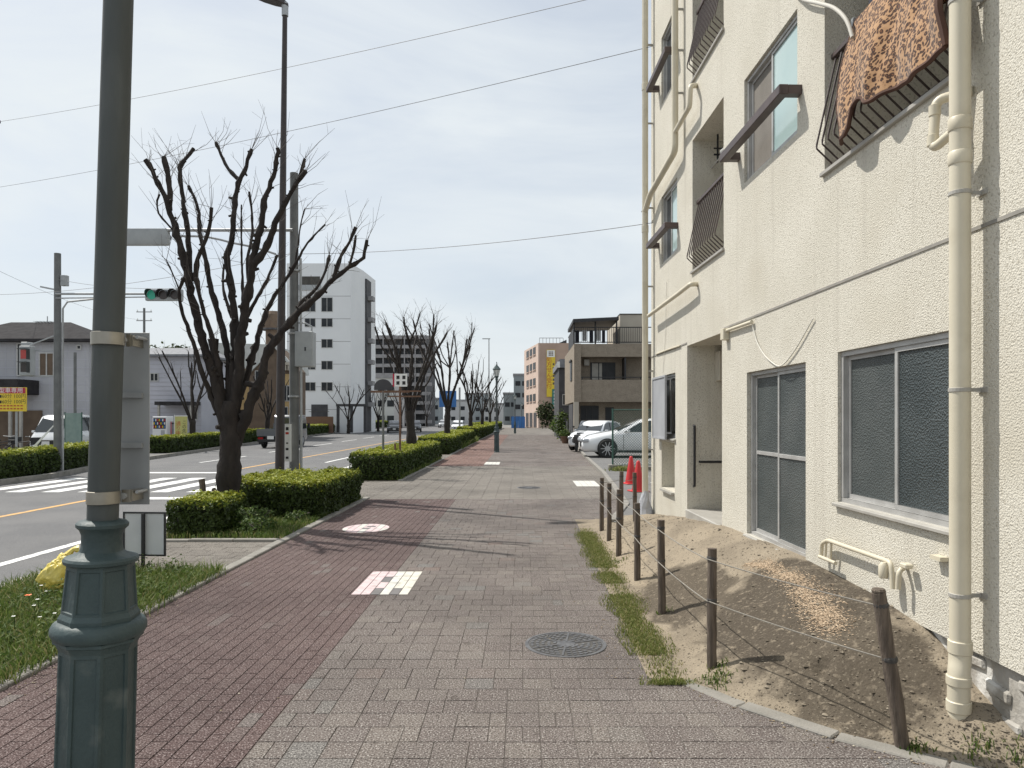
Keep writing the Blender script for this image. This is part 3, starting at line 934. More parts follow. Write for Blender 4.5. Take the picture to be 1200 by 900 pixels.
# ------------------------------------------------------------------ vegetation helpers
def blades(name, pts, hmin, hmax, wid, material, label, cat, lean=0.5, parent=None):
    P = np.array(pts, dtype=np.float64)
    n = len(P)
    h = nrng.uniform(hmin, hmax, n)
    a = nrng.uniform(0, 6.283, n)
    b = nrng.uniform(0, 6.283, n)
    ln = h * nrng.uniform(0.1, lean * 2, n)
    dx, dy = np.cos(a) * wid / 2, np.sin(a) * wid / 2
    V = np.zeros((n, 5, 3))
    V[:, 0] = P + np.stack([-dx, -dy, np.zeros(n)], 1)
    V[:, 1] = P + np.stack([dx, dy, np.zeros(n)], 1)
    mid = P + np.stack([np.cos(b) * ln * 0.35, np.sin(b) * ln * 0.35, h * 0.6], 1)
    V[:, 2] = mid + np.stack([dx * 0.8, dy * 0.8, np.zeros(n)], 1)
    V[:, 3] = mid - np.stack([dx * 0.8, dy * 0.8, np.zeros(n)], 1)
    V[:, 4] = P + np.stack([np.cos(b) * ln, np.sin(b) * ln, h * nrng.uniform(0.75, 1.0, n)], 1)
    fb = np.array([[0, 1, 2], [0, 2, 3], [3, 2, 4]])
    Fq = (np.arange(n)[:, None, None] * 5 + fb[None]).reshape(-1, 3)
    o = np_mesh(name, V.reshape(-1, 3), Fq, material, parent, np.repeat(nrng.random(n), 3))
    return tag(o, label, cat, kind='stuff')

def leaf_quads(C, Nn, size, rnd, name, material, parent, elong=1.7):
    """C centres, Nn approx normals"""
    n = len(C)
    nr = Nn + nrng.normal(0, 0.55, (n, 3))
    nr /= np.linalg.norm(nr, axis=1)[:, None] + 1e-9
    t = nrng.normal(0, 1, (n, 3))
    t -= nr * (t * nr).sum(1)[:, None]
    t /= np.linalg.norm(t, axis=1)[:, None] + 1e-9
    b = np.cross(nr, t)
    s = (size * nrng.uniform(0.65, 1.3, n))[:, None]
    V = np.zeros((n, 4, 3))
    V[:, 0] = C - t * s * elong / 2
    V[:, 1] = C + b * s / 2 + nr * s * 0.12
    V[:, 2] = C + t * s * elong / 2
    V[:, 3] = C - b * s / 2 + nr * s * 0.12
    Fq = (np.arange(n) * 4)[:, None] + np.arange(4)[None]
    o = np_mesh(name, V.reshape(-1, 3), Fq, material, parent, rnd)
    if parent: o['kind'] = 'stuff'
    return o

def hedge(label, x0, x1, y0, y1, h, leaf, dens, group=None, rz=0.0, base=0.0, loc=None, name='hedge', topy=0.0):
    """clipped box hedge: dark core plus leaf faces on a slightly lumpy surface"""
    cx, cy = (x0 + x1) / 2, (y0 + y1) / 2
    lx, ly = (x1 - x0), (y1 - y0)
    root = empty(name, loc or (cx, cy, base), rz, label, 'hedge', group)
    MB().box((0, 0, h * 0.44), (lx - 0.16, ly - 0.16, h * 0.88 - 0.02)).build('inner_growth', M['hedge_core'], root, bevel=0.05)
    C, Nn, T = [], [], []
    faces = [((0, 0, 1), lx, ly), ((1, 0, 0), ly, h), ((-1, 0, 0), ly, h), ((0, 1, 0), lx, h), ((0, -1, 0), lx, h)]
    for nn, a, b in faces:
        n = int(a * b * dens * (1.15 if nn[2] else 1.0))
        u, v = nrng.uniform(-0.5, 0.5, n), nrng.uniform(-0.5, 0.5, n)
        if nn[2]: P = np.stack([u * lx, v * ly, np.full(n, h)], 1)
        elif nn[0]: P = np.stack([np.full(n, nn[0] * lx / 2), u * ly, (v + 0.5) * h], 1)
        else: P = np.stack([u * lx, np.full(n, nn[1] * ly / 2), (v + 0.5) * h], 1)
        N_ = np.tile(np.array(nn, float), (n, 1))
        C.append(P); Nn.append(N_)
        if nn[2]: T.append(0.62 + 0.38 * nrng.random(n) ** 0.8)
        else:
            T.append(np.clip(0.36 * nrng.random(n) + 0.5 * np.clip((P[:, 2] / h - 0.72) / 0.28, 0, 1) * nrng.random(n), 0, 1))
    C, Nn, T = np.concatenate(C), np.concatenate(Nn), np.concatenate(T)
    # rounded corners and lumps
    q = np.stack([C[:, 0] / (lx / 2), C[:, 1] / (ly / 2), (C[:, 2] - h / 2) / (h / 2)], 1)
    lump = np.array([mnoise.noise(Vector((p[0] * 2.6 + cx, p[1] * 2.6 + cy, p[2] * 2.6))) for p in C])
    fine = np.array([mnoise.noise(Vector((p[0] * 9 + cx, p[1] * 9 + cy, p[2] * 9))) for p in C])
    rr = 0.09
    inset = np.zeros_like(C)
    for ax, half in ((0, lx / 2), (1, ly / 2), (2, h / 2)):
        d = half - np.abs(C[:, ax] - (h / 2 if ax == 2 else 0))
        k = np.clip(1 - d / rr, 0, 1) ** 2 * 0.05
        for ax2 in range(3):
            if ax2 != ax:
                m_ = np.abs(Nn[:, ax2]) > 0.5
                inset[m_, ax2] -= np.sign(Nn[m_, ax2]) * k[m_]
    low = np.clip(1 - C[:, 2] / (0.25 * h), 0, 1) * (np.abs(Nn[:, 2]) < 0.5)
    C = C + inset + Nn * (lump * 0.07 + fine * 0.045 + nrng.normal(0, 0.018, len(C)) - 0.05 * low)[:, None]
    # stray sprouts above the clipped top
    ns = int(lx * ly * 18)
    S = np.stack([nrng.uniform(-lx / 2, lx / 2, ns), nrng.uniform(-ly / 2, ly / 2, ns), h + nrng.uniform(0.02, 0.09, ns)], 1)
    C = np.concatenate([C, S]); Nn = np.concatenate([Nn, np.tile([0, 0, 1.0], (ns, 1))]); T = np.concatenate([T, nrng.uniform(0.7, 1, ns)])
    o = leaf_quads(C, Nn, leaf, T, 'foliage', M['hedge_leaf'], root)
    return root

def catmull(pts, step):
    P = [Vector(p) for p in pts]
    out = []
    for i in range(len(P) - 1):
        p0, p1, p2, p3 = P[max(i - 1, 0)], P[i], P[i + 1], P[min(i + 2, len(P) - 1)]
        k = max(1, int((p2 - p1).length / step))
        for j in range(k):
            t = j / k
            out.append(0.5 * ((2 * p1) + (-p0 + p2) * t + (2 * p0 - 5 * p1 + 4 * p2 - p3) * t * t + (-p0 + 3 * p1 - 3 * p2 + p3) * t ** 3))
    out.append(P[-1])
    return out

def limb(mb, pts, r0, r1, r, step=0.09, n=7, knob=True):
    c = catmull(pts, step)
    L = len(c)
    rad = []
    if knob:
        c = [c[0]] + [q + Vector((r.gauss(0, 1), r.gauss(0, 1), 0)) * (r0 * 0.09) for q in c[1:-1]] + [c[-1]]
    for i in range(L):
        t = i / max(1, L - 1)
        v = r0 + (r1 - r0) * t
        v *= 1 + r.uniform(-0.12, 0.12) + (r.uniform(0.2, 0.4) if (knob and r.random() < 0.2) else 0)
        rad.append(v)
    if knob and L > 3:
        rad[-1] *= 1.15; rad[-2] *= 1.25
    mb.tube(c, rad, n)
    if knob:
        for i in range(1, L - 1):
            if r.random() < 0.42:
                d = Vector((r.gauss(0, 1), r.gauss(0, 1), r.gauss(0.4, 0.6))).normalized()
                l = rad[i] * r.uniform(1.2, 2.1)
                mb.tube([c[i], c[i] + d * l], [rad[i] * 0.55, rad[i] * r.uniform(0.25, 0.45)], 5)
    return c

def twigs(mb, path, r, count, ln, rad, up=0.5, start=0.25):
    L = len(path)
    for _ in range(count):
        i = min(L - 1, int(L * (start + (1 - start) * r.random() ** 0.7)))
        p = path[i]
        ax = (path[min(i + 2, L - 1)] - path[max(i - 2, 0)])
        ax = ax.normalized() if ax.length > 1e-6 else Vector((0, 0, 1))
        d = (ax * 0.7 + Vector((r.gauss(0, 0.55), r.gauss(0, 0.55), r.gauss(up * 0.5, 0.35)))).normalized()
        l = ln * r.uniform(0.4, 1.5)
        bow = Vector((r.gauss(0, 1), r.gauss(0, 1), r.gauss(0.3, 1))) * l * 0.05
        q1, q2 = p + d * l * 0.5 + bow, p + d * l + Vector((0, 0, l * 0.06))
        mb.tube([p, q1, q2], [rad, rad * 0.75, rad * 0.35], 4, cap=False)
        if r.random() < 0.55:
            s = q1.lerp(q2, r.random() * 0.6)
            e = s + (d + Vector((r.gauss(0, .5), r.gauss(0, .5), r.gauss(0.1, 0.4)))).normalized() * l * r.uniform(0.25, 0.5)
            mb.tube([s, e], [rad * 0.6, rad * 0.3], 3, cap=False)

def vase_tree(name, label, loc, height, split, r_trunk, spread, seed, group=None, nl=8, twig=26, sides=7, step=0.2):
    r = random.Random(seed)
    root = empty(name, loc, 0, label, 'tree', group)
    tb, cb = MB(), MB()
    trunk = limb(tb, [(0, 0, -0.05), (0.02, 0, 0.08), (r.uniform(-.05, .05), r.uniform(-.05, .05), split * 0.5), (r.uniform(-.08, .08), r.uniform(-.08, .08), split)], r_trunk * 1.15, r_trunk, r, 0.15, 10, knob=False)
    top = trunk[-1]
    for k in range(nl):
        a = 2 * math.pi * (k + r.uniform(-.3, .3)) / nl
        sp = spread * r.uniform(0.45, 1.0)
        hh = height * r.uniform(0.82, 1.0)
        d = Vector((math.cos(a), math.sin(a), 0))
        st = top + Vector((0, 0, r.uniform(-0.3 * split * 0.5, 0.1)))
        pts = [st - Vector((0, 0, 0.25)), st + d * sp * 0.22 + Vector((0, 0, (hh - split) * 0.25)),
               st + d * sp * (0.55 + r.uniform(-.08, .08)) + Vector((r.gauss(0, .08), r.gauss(0, .08), (hh - split) * 0.6)),
               st + d * sp + Vector((r.gauss(0, .12), r.gauss(0, .12), (hh - split)))]
        rl = r_trunk * r.uniform(0.33, 0.46)
        path = limb(tb, pts, rl, rl * 0.5, r, step, sides)
        twigs(cb, path, r, twig, 0.48, 0.0075, start=0.45)
        for _s in range(r.choice((1, 2, 2))):
            i = int(len(path) * r.uniform(0.3, 0.75))
            p = path[i]
            dd = (d * r.uniform(0.0, 0.7) + Vector((r.gauss(0, .5), r.gauss(0, .5), 1.2))).normalized()
            ll = (height - split) * r.uniform(0.25, 0.5)
            ll = min(ll, max(0.4, height + loc[2] - p.z))
            pp = limb(tb, [p, p + dd * ll * 0.5 + Vector((r.gauss(0, .06), r.gauss(0, .06), 0)), p + dd * ll * 0.8 + Vector((0, 0, ll * 0.25))], rl * 0.6, rl * 0.35, r, step, sides - 1)
            twigs(cb, pp, r, twig // 2, 0.42, 0.0065, start=0.4)
    tb.build('trunk', M['bark'], root, smooth=True, sharp=80)
    cb.build('twigs', M['twig'], root)['kind'] = 'stuff'
    return root
#OBJECTS_BELOW
# ================================================================== NEAR APARTMENT BUILDING
WRZ = math.atan(WM)
apt = empty('apartment_building', (WA, 0, 0), WRZ, 'cream stucco apartment block with brown balcony railings and cream drainpipes beside the dirt bank', 'building')
U0, U1, ZB, ZT = -1.5, 12.15, 0.46, 10.9
ops = [(4.0, 5.49, 1.087, 2.22, 0.09, 'gwin'), (6.06, 7.49, 0.53, 2.19, 0.11, 'door'), (8.32, 9.85, 0.47, 2.70, 1.3, 'entry'),
       (10.5, 11.5, 1.42, 2.38, 0.1, 'swin'), (10.54, 11.38, 0.64, 1.36, 0.3, 'niche')]
for fl in range(3):
    d = 2.5 * fl
    ops += [(4.04, 5.71, 3.65 + d, 5.38 + d, 1.0, 'bal%d' % fl), (6.23, 7.57, 4.17 + d, 5.24 + d, 0.1, 'win%d' % fl),
            (8.26, 9.58, 3.65 + d, 5.38 + d, 1.0, 'bal%d' % fl), (10.4, 11.4, 4.13 + d, 5.18 + d, 0.1, 'win%d' % fl)]
us = sorted({U0, U1} | {o[0] for o in ops} | {o[1] for o in ops})
zs = sorted({ZB, ZT, 2.74} | {o[2] for o in ops} | {o[3] for o in ops})
wm_ = MB()
for a, b in zip(us[:-1], us[1:]):
    for c, d in zip(zs[:-1], zs[1:]):
        uc, zc = (a + b) / 2, (c + d) / 2
        if any(o[0] < uc < o[1] and o[2] < zc < o[3] for o in ops): continue
        wm_.quad((0, b, c), (0, a, c), (0, a, d), (0, b, d))
for (a, b, c, d, dp, k) in ops:
    wm_.quad((0, a, c), (dp, a, c), (dp, a, d), (0, a, d))
    wm_.quad((0, b, d), (dp, b, d), (dp, b, c), (0, b, c))
    wm_.quad((0, a, d), (dp, a, d), (dp, b, d), (0, b, d))
    wm_.quad((0, b, c), (dp, b, c), (dp, a, c), (0, a, c))
    if dp > 0.25: wm_.quad((dp, b, c), (dp, a, c), (dp, a, d), (dp, b, d))
D = 9.0
wm_.quad((0, U1, -0.12), (0, 4.42, -0.12), (0, 4.42, ZB), (0, U1, ZB))
wm_.quad((0, U0, ZB), (D, U0, ZB), (D, U0, ZT), (0, U0, ZT))
wm_.quad((0, U1, ZT), (D, U1, ZT), (D, U1, ZB), (0, U1, ZB))
wm_.quad((D, U0, ZB), (D, U1, ZB), (D, U1, ZT), (D, U0, ZT))
wm_.quad((0, U0, ZT), (D, U0, ZT), (D, U1, ZT), (0, U1, ZT))
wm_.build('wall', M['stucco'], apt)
fd = MB()
fd.bb(0.035, D - 0.03, U0 + 0.03, U1 - 0.03, -0.15, ZB)
fo = fd.build('foundation', M['foundation'], apt)
for k in range(14):                       # loose stones and broken concrete of the exposed footing
    u = 2.5 + 1.8 * k / 14 + rng.uniform(-.04, .04); z = (0.16, 0.3, 0.4)[k % 3]
    MB().box((0.03, u, z), (0.03, rng.uniform(0.12, 0.2), rng.uniform(0.04, 0.08)), M=Matrix.Rotation(rng.uniform(-.15, .15), 3, 'X')).build('broken_stone', M['foundation'], fo, bevel=0.012)
gv = MB()
for a, b in ((U0, 8.32), (9.85, U1)): gv.bb(-0.007, 0.01, a, b, 2.728, 2.748)
gv.build('course_line', M['groove_shade'], apt)  # raised dark strip; the shadow under the ledge is put into its colour
# parapet coping and roof slab
MB().bb(-0.06, D + 0.06, U0 - 0.06, U1 + 0.06, ZT + 0.001, ZT + 0.14).build('roof_coping', M['stucco_in'], apt, bevel=0.01)

def sliding_window(u0, u1, z0, z1, x, panes, rail=None, sill=True, dark_left=False):
    fw = 0.035
    w = MB().ring(x, u0, u1, z0, z1, fw, 0.07).build('window', M['alu'], apt, bevel=0.003)
    mid = (u0 + u1) / 2
    for i, (a, b, dx) in enumerate(((u0 + fw, mid + 0.02, -0.012), (mid - 0.02, u1 - fw, 0.016))):
        s = MB().ring(x + dx, a, b, z0 + fw, z1 - fw, 0.032, 0.026)
        if rail: s.bb(x + dx - 0.013, x + dx + 0.013, a + 0.03, b - 0.03, rail - 0.018, rail + 0.018)
        s.build('sash', M['alu'], w, bevel=0.002)
        cuts = [z0 + fw + 0.03] + ([rail - 0.018, rail + 0.018] if rail else []) + [z1 - fw - 0.03]
        for c, d in zip(cuts[::2], cuts[1::2]):
            MB().bb(x + dx + 0.0, x + dx + 0.006, a + 0.03, b - 0.03, c, d).build('pane', panes[i], w)
    MB().bb(x + 0.06, x + 0.064, u0, u1, z0, z1).build('room_behind', M['room'], w)
    if sill:
        MB().prism([(-0.035, z0 - 0.03), (-0.035, z0 - 0.008), (x - 0.034, z0 + 0.004), (x - 0.034, z0 - 0.03)], u0 - 0.03, u1 + 0.03).build('sill', M['sill'], w, bevel=0.003)
    return w
# near (right, small u) pane first
sliding_window(4.0, 5.49, 1.087, 2.22, 0.06, [M['frosted'], M['frosted_dim']])
sliding_window(6.06, 7.49, 0.53, 2.19, 0.075, [M['frosted_dim'], M['frosted_dim']], rail=1.37)
for fl in range(3):
    d = 2.5 * fl
    sliding_window(6.23, 7.57, 4.17 + d, 5.24 + d, 0.065, [M['curtain_glass'], M['screen_mesh']], sill=False)
    sliding_window(10.4, 11.4, 4.13 + d, 5.18 + d, 0.065, [M['curtain_glass'], M['dark_glass']], sill=False)
sliding_window(10.5, 11.5, 1.42, 2.38, 0.07, [M['dark_glass'], M['dark_glass']])
# grey privacy louvre in front of the small window
lv = MB().ring(-0.09, 10.72, 11.6, 1.4, 2.36, 0.03, 0.03)
lo_ = lv.build('louvre_screen', M['shutter'], apt, bevel=0.003)
MB().bb(-0.094, -0.086, 10.75, 11.57, 1.43, 2.33).build('louvre_panel', M['shutter'], lo_)
for u in (10.75, 11.57):
    for z in (1.5, 2.3): MB().bb(-0.09, 0.0, u - 0.012, u + 0.012, z - 0.012, z + 0.012).build('bracket', M['shutter'], lo_)

# window rails (square brown bars on two brackets)
def window_rail(u0, u1, z):
    a, s = 0.155, 0.085
    r = MB().bb(-a - s / 2, -a + s / 2, u0, u1, z - s / 2, z + s / 2).build('window_rail', M['brown_metal'], apt, bevel=0.006)
    for u in (u0 + s / 2, u1 - s / 2):
        MB().bb(-a + s / 2 - 0.001, 0, u - s / 2 + 0.002, u + s / 2 - 0.002, z - s / 2 + 0.004, z + s / 2 - 0.004).build('bracket', M['brown_metal'], r)
    return r
for fl in range(3):
    d = 2.5 * fl
    window_rail(6.13, 7.78, 4.50 + d)
    window_rail(10.33, 11.62, 4.47 + d)

# balconies
def balcony(u0, u1, z0, near):
    rail = MB()
    rail.bb(0.05, 0.1, u0, u1, z0 + 0.89, z0 + 0.93)
    r = rail.build('balcony_railing', M['brown_metal'], apt, bevel=0.004)
    MB().bb(0.035, 0.06, u0, u1, z0 + 0.035, z0 + 0.055).build('bottom_rail', M['brown_metal'], r)
    n = int((u1 - u0) / 0.095)
    me = None
    for i in range(n):
        u = u0 + (u1 - u0) * (i + 0.5) / n
        if me is None:
            b = MB().tube([(0.07, 0, z0 + 0.89), (-0.085, 0, z0 + 0.2), (-0.085, 0, z0 + 0.17), (0.048, 0, z0 + 0.045)], 0.0075, 6).build('bar', M['brown_metal'], r)
            me = b.data
        else:
            b = bpy.data.objects.new('bar', me); col.objects.link(b); b.parent = r
        b.location = (0, u, 0)
    MB().bb(-0.03, 0.09, u0 - 0.03, u1 + 0.03, z0 - 0.028, z0 + 0.004).build('balcony_sill', M['sill'], apt, bevel=0.004)
    dw = MB().ring(0.985, u0 + 0.12, u1 - 0.12, z0 + 0.02, z0 + 1.6, 0.04, 0.05).build('balcony_door', M['alu'], apt)
    mid = (u0 + u1) / 2
    for a, b in ((u0 + 0.16, mid), (mid + 0.01, u1 - 0.16)):
        MB().bb(0.98, 0.99, a, b, z0 + 0.06, z0 + 1.56).build('pane', M['dark_glass'], dw)
    return r
for fl in range(3):
    d = 2.5 * fl
    balcony(4.04, 5.71, 3.65 + d, True)
    balcony(8.26, 9.58, 3.65 + d, False)
# clothes pole and hanger fixture in the far balcony
cp = MB().cyl((0.25, 8.27, 5.02), (0.25, 9.56, 5.02), 0.014, 8).build('laundry_pole', M['sill'], apt, smooth=True)
for u in (8.5, 9.3):
    q = MB().bar((0.25, u, 5.0), (0.25, u, 5.36), 0.02); q.bar((0.2, u, 5.1), (0.6, u, 5.1), 0.02); q.bar((0.6, u, 5.1), (0.6, u, 5.36), 0.02); q.bar((0.2, u, 5.18), (0.6, u, 5.18), 0.015)
    q.build('pole_bracket', M['black_metal'], cp)
sh = empty('hanging_shirt', (0, 0, 0), 0, 'small white garment hanging in the shade of the far balcony', 'laundry')
sh.parent = None
shp = apt.matrix_basis @ Vector((0.25, 8.36, 0))
sh.location = (shp.x, shp.y, 0)
MB().prism([(-0.16, 4.35), (0.16, 4.35), (0.15, 4.8), (0.22, 4.72), (0.26, 4.8), (0.1, 4.95), (-0.1, 4.95), (-0.26, 4.8), (-0.22, 4.72), (-0.15, 4.8)], -0.02, 0.02).build('shirt', M['cloth_white'], sh, bevel=0.008)
MB().tube([(-0.16, 0, 4.93), (0, 0, 4.99), (0.16, 0, 4.93)], 0.006, 5).build('hanger', M['cable_white'], sh)

# entrance recess: step, handrails, meter box
MB().bb(-0.03, 1.2, 8.34, 9.83, 0.3, 0.49).build('door_step', M['sill'], apt, bevel=0.01)
hr = MB()
hr.tube([(0.08, 9.81, 1.62), (0.08, 9.77, 1.62), (0.08, 9.77, 0.8), (0.08, 9.81, 0.8)], 0.017, 8)
hr.build('handrail', M['black_metal'], apt, smooth=True)
MB().tube([(0.16, 9.81, 1.13), (0.16, 9.77, 1.13), (1.1, 9.77, 1.13), (1.1, 9.81, 1.13)], 0.017, 8).build('handrail', M['black_metal'], apt, smooth=True)
mbx = MB().bb(0.38, 0.62, 9.66, 9.85, 2.22, 2.62).build('meter_box', M['grey_box'], apt, bevel=0.01)
MB().bb(0.41, 0.59, 9.65, 9.66, 2.26, 2.58).build('lid', M['grey_box'], mbx)
ed = MB().bb(0.9, 0.93, 8.4, 9.75, 0.5, 2.45).build('entrance_door', M['brown_wall'], apt)
MB().cyl((0.86, 8.55, 1.45), (0.9, 8.55, 1.45), 0.025, 10).build('handle', M['steel'], ed)
tray = MB().bb(-0.05, 0.2, 10.56, 11.3, 0.6, 0.63).build('niche_shelf', M['sill'], apt)

# pipes ------------------------------------------------------------------
def pipe(pts, r, name='pipe', n=14, material=None, step=0.03):
    return MB().tube(pts, r, n).build(name, material or M['pvc'], apt, smooth=True, sharp=50)
def bend(pts, rad=0.06, k=5):
    P = [Vector(p) for p in pts]
    out = [P[0]]
    for i in range(1, len(P) - 1):
        a, b, c = P[i - 1], P[i], P[i + 1]
        d1, d2 = (a - b), (c - b)
        r = min(rad, d1.length * 0.45, d2.length * 0.45)
        s, e = b + d1.normalized() * r, b + d2.normalized() * r
        for j in range(k + 1):
            t = j / k
            out.append(s.lerp(b, t).lerp(b.lerp(e, t), t))
    out.append(P[-1])
    return out
def wpt(px, py, off):
    """pixel on a plane 'off' metres in front of the facade -> building-local point"""
    Y = (WA - off * WC) / ((px - VX) / F + WM)
    return Vector((-off, Y * WC, H + (VY - py) * Y / F))
# near downpipe
NPU = wpt(1124.5, 490, 0.115).y
dpz = bank_wall_z(3.8) * 0.25 - 0.06
p0 = MB().tube([(-0.115, NPU, 0.52), (-0.115, NPU, ZT)], 0.0515, 20)
dp = p0.build('downpipe', M['pvc'], apt, smooth=True)
dl = MB().tube(bend([(-0.115, NPU, 0.52), (-0.115, NPU, 0.44), (-0.135, NPU - 0.02, 0.36), (-0.135, NPU - 0.02, dpz)], 0.05), 0.0545, 20)
dl.build('lower_elbow', M['pvc'], dp, smooth=True)
for z, r, h in ((0.505, 0.059, 0.07), (0.335, 0.0605, 0.05), (0.2, 0.0605, 0.06)):
    u, x = (NPU, -0.115) if z > 0.4 else (NPU - 0.02, -0.135)
    MB().lathe([(r - 0.004, -h / 2), (r, -h / 2 + 0.004), (r, h / 2 - 0.004), (r - 0.004, h / 2)], 20, (x, u, z)).build('collar', M['pvc'], dp, smooth=True)
for z in (3.10, 3.28):
    MB().lathe([(0.054, -0.035), (0.0575, -0.03), (0.0575, 0.03), (0.054, 0.035)], 20, (-0.115, NPU, z)).build('collar', M['pvc'], dp, smooth=True)
for py in (2, 227, 457, 697):
    z = wpt(1124.5, py, 0.115).z
    bk = MB().lathe([(0.0535, -0.011), (0.056, -0.009), (0.056, 0.009), (0.0535, 0.011)], 20, (-0.115, NPU, z))
    bk.bb(-0.07, 0.0, NPU - 0.018, NPU - 0.012, z - 0.01, z + 0.01)
    bk.bb(-0.012, 0.0, NPU - 0.05, NPU + 0.02, z - 0.014, z + 0.014)
    bk.build('bracket', M['sill'], dp)
# overflow loop beside it
zA, zB = wpt(1090, 128, 0.12).z, wpt(1090, 181, 0.12).z
lu = wpt(1090, 150, 0.16).y
lp = MB().tube(bend([(0.0, lu - 0.12, zA + 0.02), (-0.13, lu, zA + 0.02), (-0.15, lu, zB), (-0.11, NPU, zB + 0.06)], 0.05), 0.027, 14)
lp_o = lp.build('overflow_pipe', M['pvc'], apt, smooth=True)
for z in (zA - 0.04, zB + 0.05):
    MB().lathe([(0.028, -0.03), (0.031, -0.028), (0.031, 0.028), (0.028, 0.03)], 14, (-0.137 if z > zB + 0.1 else -0.147, lu, z)).build('collar', M['pvc'], lp_o, smooth=True)
# far corner downpipes
CU = 12.02
fa = pipe([(-0.13, CU, 0.3), (-0.13, CU, ZT)], 0.05, 'downpipe')
for z in (1.2, 2.5, 3.9, 5.2, 6.6, 7.9): MB().bb(-0.13, 0, CU - 0.012, CU + 0.012, z - 0.012, z + 0.012).build('bracket', M['sill'], fa)
for z in (4.85, 7.2): MB().lathe([(0.052, -0.06), (0.057, -0.055), (0.057, 0.055), (0.052, 0.06)], 14, (-0.13, CU, z)).build('collar', M['pvc'], fa, smooth=True)
wr = MB().lathe([(0.16, 0), (0.1, 0.12), (0.085, 0.25), (0.06, 0.34), (0.053, 0.4)], 11, (-0.13, CU, 0.12))
wr.v = [(x + 0.018 * math.sin(31 * z + 9 * x), y + 0.015 * math.sin(23 * z + 40 * x), z) for x, y, z in wr.v]
wr.build('pipe_wrap', M['tarp'], fa)
BU = wpt(790.5, 100, 0.12).y
fb_ = pipe(bend([(-0.115, BU, ZT), (-0.115, BU, wpt(790, 178, 0.12).z), tuple(wpt(762, 228, 0.13)), (-0.13, CU, wpt(758, 245, 0.13).z)], 0.1), 0.046, 'downpipe')
for py in (12, 110, 60): 
    z = wpt(790, py, 0.12).z
    MB().bb(-0.115, 0, BU - 0.012, BU + 0.012, z - 0.012, z + 0.012).build('bracket', M['sill'], fb_)
pipe(bend([tuple(wpt(816, 100, 0.0) - Vector((-0.02, 0, 0))), tuple(wpt(809, 101, 0.12)), tuple(wpt(808, 125, 0.12)), tuple(wpt(791, 155, 0.115))], 0.05), 0.033, 'branch_pipe')
pipe(bend([tuple(wpt(817, 333, 0.0) + Vector((0.02, 0, 0))), tuple(wpt(809, 333, 0.11)), tuple(wpt(795, 344, 0.12)), tuple(wpt(760, 370, 0.13))], 0.1), 0.03, 'branch_pipe')
for px, py in ((757, 241),):
    w = wpt(px, py, 0.13); MB().cyl((-0.13, w.y + 0.02, w.z), (-0.13, w.y + 0.35, w.z), 0.012, 8).build('pipe_stub', M['alu'], fa)
# thin conduit at the course line, junction box and sagging cable
c1, c2 = wpt(881, 377, 0.03), wpt(850, 388, 0.03)
pipe([tuple(c1), tuple(c2)], 0.018, 'conduit', 10)
MB().bb(-0.07, 0, c2.y - 0.05, c2.y + 0.06, c2.z - 0.1, c2.z + 0.03).build('junction_box', M['pvc'], apt, bevel=0.006)
cb0 = [wpt(px, py, 0.015) for px, py in ((881, 377), (886, 398), (895, 415), (905, 425), (913, 429), (921, 424), (933, 408), (944, 389), (953, 373))]
pipe(catmull([tuple(p) for p in cb0], 0.05), 0.0055, 'cable', 6, M['cable_white'])
pipe([tuple(wpt(781, 330, 0.012)), tuple(wpt(780, 390, 0.014)), tuple(wpt(777, 437, 0.012))], 0.004, 'cable', 5, M['cable_white'])
pipe(catmull([tuple(wpt(797, 405, 0.015)), tuple(wpt(785, 409, 0.02)), tuple(wpt(769, 415, 0.015))], 0.1), 0.012, 'conduit', 7)
pipe(catmull([tuple(wpt(px, py, 0.05)) for px, py in ((925, -14), (940, -1), (960, 4), (978, 10), (992, 24), (999, 44))], 0.05), 0.015, 'hose', 10, M['corrugated'])
# low service pipes by the dirt bank
gp = pipe(bend([tuple(wpt(962, 652, 0.05)), tuple(wpt(963, 637, 0.05)), tuple(wpt(970, 633, 0.06)), tuple(wpt(1044, 659, 0.06)), tuple(wpt(1046, 690, 0.06))], 0.04), 0.016, 'service_pipe')
for pl_, r_ in (([wpt(1052, 690, 0.07), wpt(1053, 670, 0.07), wpt(1060, 664, 0.02), wpt(1064, 664, -0.02)], 0.016), ([wpt(967, 652, 0.05), wpt(968, 636, 0.055)], 0.01), ([wpt(973, 655, 0.05), wpt(974, 637, 0.055)], 0.01), ([wpt(960, 652, 0.06), wpt(979, 660, 0.06)], 0.014)):
    MB().tube(bend([tuple(k) for k in pl_], 0.03), r_, 10).build('valve_pipe', M['pvc'], gp, smooth=True)
v = wpt(1035, 668, 0.09)
MB().lathe([(0.026, -0.05), (0.03, -0.04), (0.03, 0.03), (0.015, 0.05)], 12, tuple(v)).build('meter', M['pvc'], gp, smooth=True)
v = wpt(1062, 663, 0.05)
MB().box(tuple(v), (0.05, 0.07, 0.03)).build('valve_handle', M['pvc'], gp, bevel=0.006)
v = wpt(1103, 655, 0.03)
MB().bb(-0.05, 0, v.y - 0.02, v.y + 0.08, v.z - 0.012, v.z + 0.012).build('pipe_clip', M['pvc'], apt)

